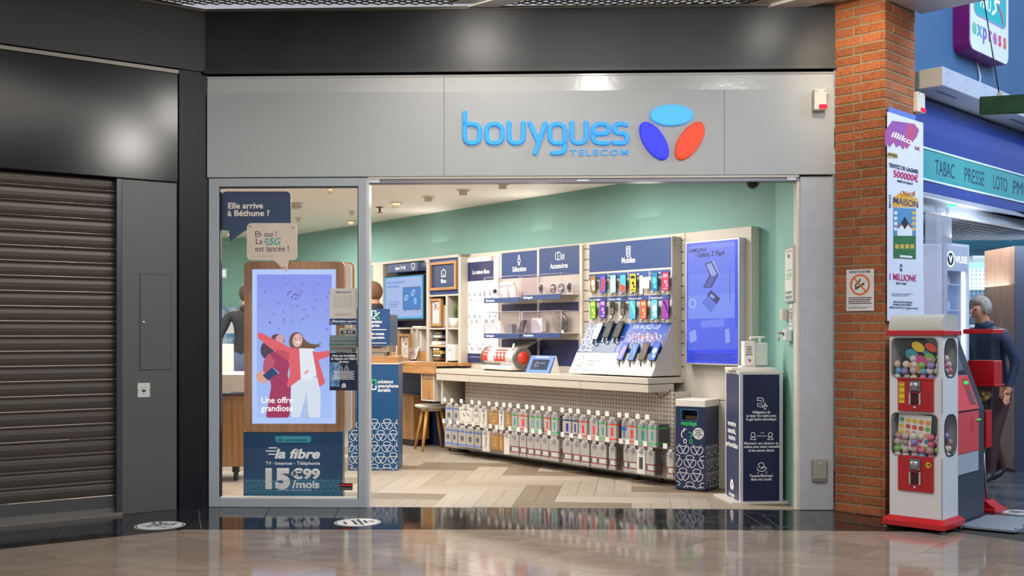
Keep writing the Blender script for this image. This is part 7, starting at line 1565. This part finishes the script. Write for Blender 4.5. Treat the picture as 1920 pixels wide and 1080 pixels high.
# canopy box
cnd = -.2; cx0 = TF.lx(1768, cnd); cz1, cz0 = TF.z(1768, 124, cnd), TF.z(1768, 160, cnd)
MB().box(T0, 5.4, .045, .11, 2.08, 2.22).build('ceiling_edge', M('#a9b0c0', .4), tw)
can = struct('beam_canopy', TF)
MB().box(cx0, 5.5, cnd, .06, cz0, cz1, .004).build('canopy_box', M('#a3a9b8', .4), can)
MB().box(cx0-.002, cx0, cnd+.004, .056, cz0+.004, cz1-.004).build('end_cap', M('#a8a69f', .4), can)
m = MB()
for i in range(9):
    for z in (cz0+.03, cz1-.03): m.disc(cx0+.07+.32*i, z, .006, .006, cnd-.0006, seg=8)
m.build('rivet', M('#6a6e78', .4, .5), can)
for a in (.12, 1.5): MB().box(cx0+a, cx0+a+.34, cnd+.09, -.09, cz0-.003, cz0-.0005).build('grille', M('#5a6478', .5), can)
# round-cornered sign
ed = -.02; E0 = TF.lx(1817, -.06); E1 = TF.lx(1889, -.06); ez0 = TF.z(1856, 104, -.06); ez1 = ez0+.62
es = thing('lit_sign', 'rounded white express sign with magenta sides on the blue upper wall', 'sign', TF, E0, .06, ez0-.02); w = E1-E0; h = ez1-ez0
MB().prism(rrect(0, w, 0, h, .07, 6), -.12, 0).build('case', M('#8f1470', .3), es)
MB().prism(rrect(.004, w-.004, .004, h-.004, .068, 6), -.128, -.12).build('face', M('#c3c9d8', .35), es)
m = MB(); m.prism(rrect(.07, w-.06, h*.44, h+.0-.05, .06, 6), -.1295, -.128); m.build('printed_field', lit('#1f8f96', .3), es); m = MB(); m.stroke(rrect(.07, w-.06, h*.44, h-.05, .06, 6),   .01, -.1297, close=True); m.build('printed_outline', M('#a07ab0', .4), es)
text('PMU', .085, INKW, es, w*.38, h*.56, -.13, bold=.05, sx=.85)
m = MB(); m.stroke(rp([(w*.55, h*.55), (w*.66, h*.62), (w*.6, h*.72), (w*.74, h*.74)], .03), .025, -.1302); m.i = 1; m.stroke(rp([(w*.72, h*.68), (w*.8, h*.6), (w*.84, h*.5)], .03), .022, -.1304); m.disc(w*.76, h*.74, .02, .018, -.1304); m.build('printed_horse', [INKW, M('#c03058', .4)], es)
ex = [('e', '#5fa88a'), ('x', '#3a8fb8'), ('p', '#6a5ab0'), ('r', '#9a4a9a'), ('e', '#a85a9a'), ('s', '#c0305a'), ('s', '#d0503a')]
for i, (ch_, c_) in enumerate(ex): text(ch_, .115, M(c_, .4), es, w*(.1+.132*i), h*.2, -.1292, bold=.06, sx=.95)
MB().tube([(w*.6, .0, -.0), (w*.62, -.02, -.12), (w*.55, -.03, -.2)], .008, 6).build('cable', M('#aab4c4', .4), es)
# ceiling inside, far wall
ci = struct('ceiling_tobacconist', TF)
zci = 2.1
pw0, pw1 = (2.62, 7.5), (3.1, 10.45)
qd = [TF.w(.06, .08)[:2], TF.w(4.6, .08)[:2], (6.4, 10.45), pw1, pw0]
MB().flat(qd, zci+.05, zci+.09).build('ceiling_slab', M('#5d636c', .7), ci); ci.location = (0, 0, 0); ci.rotation_euler = (0, 0, 0)
m = MB(); hpw = half(pw0, pw1, (5, 8)); u_ = .09
for i in range(-2, 42):
    for j in range(40):
        for dx_, dy_ in ((u_, .008), (.008, u_)):
            a_ = TF.w(.05+i*u_, .1+j*u_); c_ = TF.w(.05+i*u_+dx_, .1+j*u_+dy_)
            if any(hpw[0]*q[0]+hpw[1]*q[1] > hpw[2] or q[1] > 10.4 for q in (a_, c_)): continue
            m.flat([TF.w(.05+i*u_+p, .1+j*u_+r)[:2] for p, r in ((0, 0), (dx_, 0), (dx_, dy_), (0, dy_))], zci, zci+.05)
m.build('louvre_grid', M('#7d848f', .5), ci)['kind'] = 'stuff'
pw_ = struct('wall_party'); MB().flat([pw0, pw1, (pw1[0]-.1, pw1[1]), (pw0[0]-.1, pw0[1])], 0, 2.6).build('wall_panel', M('#b9c4cc', .5), pw_)
fw = struct('wall_far', None); MB().box(3.0, 9.5, 10.4, 10.5, 1.95, 2.4).build('teal_strip', M('#2f6f86', .5), fw); MB().box(3.0, 9.5, 10.45, 10.5, 0, 1.95).build('wall_panel', M('#b9c4cc', .5), fw)
MB().box(8.2, 8.3, 5, 10.5, 0, 2.6).build('side_wall', M('#8a949c', .5), fw)
MB().box(4.45, 5.2, 10.3, 10.45, 1.86, 1.95).build('shelf_edge', M('#d5dde2', .4), fw)
# display niche with perforated board and blue printer
nb = thing('perforated_display', 'pale blue perforated board behind the lit cabinet in the tobacconist', 'board', None, 4.3, 10.25, 1.0); MB().box(0, .55, 0, .03, .35, .85).build('board', dots_mat('#a8c4d4', '#5a7a94', .04, .011), nb); MB().box(-.05, .6, -.02, .05, .82, .88).build('rail', M('#7ab8b0', .4), nb); m = MB(); m.prism([(.33, .7), (.45, .84), (.45, .7)], -.03, -.02); m.build('green_tab', M('#3fa08a', .4), nb)
pb = thing('blue_counter_unit', 'white counter unit with blue window below the perforated board', 'unit', None, 4.25, 9.9, 0); MB().box(0, .6, 0, .3, .0, 1.28, .02).build('housing', M('#c9d2da', .4), pb); MB().box(.06, .5, -.01, 0, 1.02, 1.2).build('blue_window', M('#1f57a8', .3), pb); MB().box(-.01, .62, -.02, .3, .94, .98).build('dark_band', M('#4a5560', .4), pb)
# wooden partition
wp_ = floor_at(1852, 872); wq = floor_at(1903, 886); WD = math.degrees(math.atan2(wq[1]-wp_[1], wq[0]-wp_[0])); WPF = Frame(wp_[0], wp_[1], WD); wl_ = math.dist(wp_, wq)
pt_ = thing('wooden_partition', 'tall oak faced partition with dark side inside the tobacconist', 'partition', WPF, 0, 0, 0); x0 = WPF.lx(1846, 0); wz = WPF.z(1875, 466, 0)
OAKP = wood('#a8826a', '#8a644c', 2)
MB().box(x0, wl_-.006, 0, .02, 0.02, wz*.42).build('oak_panel', OAKP, pt_); MB().box(x0, wl_-.006, 0, .02, wz*.42+.003, wz).build('oak_panel', OAKP, pt_)
MB().box(x0, wl_, .02, .9, 0, wz-.004).build('core', M('#3b3f4c', .45), pt_); MB().box(wl_-.006, wl_+.006, -.001, .9, 0, wz).build('dark_side', M('#34384a', .45), pt_)
# lit display cabinet
FC_ = floor_at(1772, 905)
FD = 38; FF = Frame((1772-960)/2000*8.0, 8.0, FD); fw_ = FF.lx(1817, 0); fz1 = FF.z(1774, 455, 0); 
CD_ = .34
fc = thing('display_cabinet', 'tall white lit display cabinet with round logo inside the tobacconist', 'cabinet', FF, 0, 0, 0)
FWH = M('#c6cad8', .4)
MB().box(0, .02, 0, CD_, 0, fz1).build('side_panel', FWH, fc); MB().box(fw_-.02, fw_, 0, CD_, 0, fz1).build('side_panel', FWH, fc); MB().box(.02, fw_-.02, CD_-.02, CD_, 0, fz1).build('back_panel', FWH, fc); MB().box(.02, fw_-.02, 0, CD_-.02, fz1-.02, fz1).build('top_panel', FWH, fc)
zh0 = FF.z(1790, 508, 0); MB().box(.02, fw_-.02, 0, .03, zh0, fz1-.02).build('header', M('#aab0c4', .4), fc)
fit(text('VUSE', .05, lit('#e8f4ff', .9), fc, fw_*.66, zh0+(fz1-zh0)*.3, -.001, bold=.03, gap=1.1), fw_*.42, fw_*.92); m = MB(); c_ = (fw_*.22, zh0+(fz1-zh0)*.42); m.disc(c_[0], c_[1], .05, .055, -.001); m.i = 1; m.ring(c_[0], c_[1], .05, .055, .012, y=-.0012); m.build('printed_logo', [M('#1d2a3c', .4), lit('#e8f4ff', .9)], fc); text('V', .05, lit('#e8f4ff', .9), fc, c_[0], c_[1]-.026, -.0018, bold=.08)
MB().box(.02, fw_-.02, CD_-.04, CD_-.025, .3, zh0).build('light_panel', lit('#a8ccff', .9), fc); MB().box(fw_-.045, fw_-.025, .02, .04, .3, zh0).build('light_strip', lit('#f0f8ff', 1.6), fc)
rg_ = random.Random(8)
for i in range(7):
    z = .4+i*(zh0-.4)/6.5
    MB().box(.02, fw_-.05, .03, CD_-.05, z-.008, z).build('glass_shelf', M('#bcd4ee', .1, trans=.3), fc)
    for q_ in range(5): 
        hb2 = rg_.uniform(.05, .1); o = MB().box(-.018, .018, 0, .04, 0, hb2, .002).build('small_box', M(rg_.choice(('#e4e8ee', '#c4ccd8', '#8fa8c8', '#d8c8d0')), .4)); o.location = FF.w(.06+q_*(fw_-.14)/4, .12, z+.0005); o.rotation_euler = (0, 0, R(FD)); tag(o, 'small pale product box, %s along the %s glass shelf of the lit cabinet' % (ORD[q_], ORD[i]), 'box', 'product boxes in the lit cabinet')
MB().box(.02, fw_-.03, .005, .009, .3, zh0).build('glass_door', glass('clear_glass'), fc)
# white side cabinet next to the lit one, clear panels on chains above
sb = thing('white_side_cabinet', 'tall white glossy cabinet between the poster and the lit cabinet', 'cabinet', None, (1733-960)/2000*7.75, 7.75, 0); wS = (1770-1728)/2000*7.8
MB().box(-.12, wS, 0, .2, 0, 1.2+(625-457)/2000*7.75, .006).build('body', M('#c2c0d0', .3, var=.04), sb); MB().box(wS-.03, wS+.004, -.003, .01, .0, 1.2+(625-457)/2000*7.75).build('edge_strip', M('#a8a8bc', .4), sb)
for i, (xa_, xb_, yt, yb_, lb, rz) in enumerate(((1734, 1766, 395, 458, 'clear tilted plastic panel hanging on a chain near the poster', 8), (1756, 1784, 407, 460, 'clear plastic panel hanging on a chain over the lit cabinet', -4))):
    Yp = 7.6+.2*i; X0, X1 = (xa_-960)/2000*Yp, (xb_-960)/2000*Yp; Z0, Z1 = HC+(HZ-yb_)/2000*Yp, HC+(HZ-yt)/2000*Yp
    t = thing('hanging_plastic_sheet', lb, 'panel', None, (X0+X1)/2, Yp, Z1, rz); w2 = (X1-X0)/2; m = MB(); m.box(-w2, w2, -.002, .002, Z0-Z1, 0); m.build('sheet', M('#b8bcc8', .15, trans=.55), t)
    m = MB(); n_ = int((2.12-Z1)/.022)
    for k_ in range(n_): m.ring(0.02+(.004 if k_ % 2 else 0), .012+.022*k_, .006, .013, .003, y=0, seg=8, d=.003)
    m.build('chain', M('#9aa0aa', .3, .8), t)
Yp = 7.9; t = thing('emergency_light', 'grey emergency light with green glow hanging under the louvre ceiling', 'lamp', None, (1777-960)/2000*Yp, Yp, HC+(HZ-384)/2000*Yp, 15); MB().box(-.075, .075, -.04, .04, 0, .055, .012).build('housing', M('#9aa09c', .4), t); MB().box(-.03, .06, -.035, .035, -.012, .002, .004).build('lens', lit('#3fe08a', .9), t); MB().box(-.012, .012, -.01, .01, .055, zci-t.location.z+.01).build('stem', M('#8a9096', .4), t)
# ---- green hanging sign with its cable, in the passage
Yg = 6.3; gx0 = (1838-960)/2000*Yg; gz1 = HC+(HZ-181)/2000*Yg; gz0 = HC+(HZ-215)/2000*Yg
hs_ = thing('hanging_sign', 'dark green sign board hanging on a thin cable in the passage', 'sign', None, gx0, Yg, gz0, -16)
MB().box(0, .9, 0, .04, 0, gz1-gz0, .003).build('board', M('#10361b', .6, h2='#22442a', scale=6, spec=.2), hs_)
xa_ = (1872-1838)/2000*Yg; MB().tube([(xa_, .02, gz1-gz0), (xa_-.085, .05, gz1-gz0+.62)], .004, 6).build('cable', M('#3a3d40', .4, .5), hs_); MB().box(xa_-.012, xa_+.012, .008, .032, gz1-gz0-.002, gz1-gz0+.018).build('clip', M('#b0a898', .4), hs_); MB().tube([(.8, .02, gz1-gz0), (.8, .03, gz1-gz0+.62)], .004, 6).build('cable', M('#3a3d40', .4, .5), hs_)
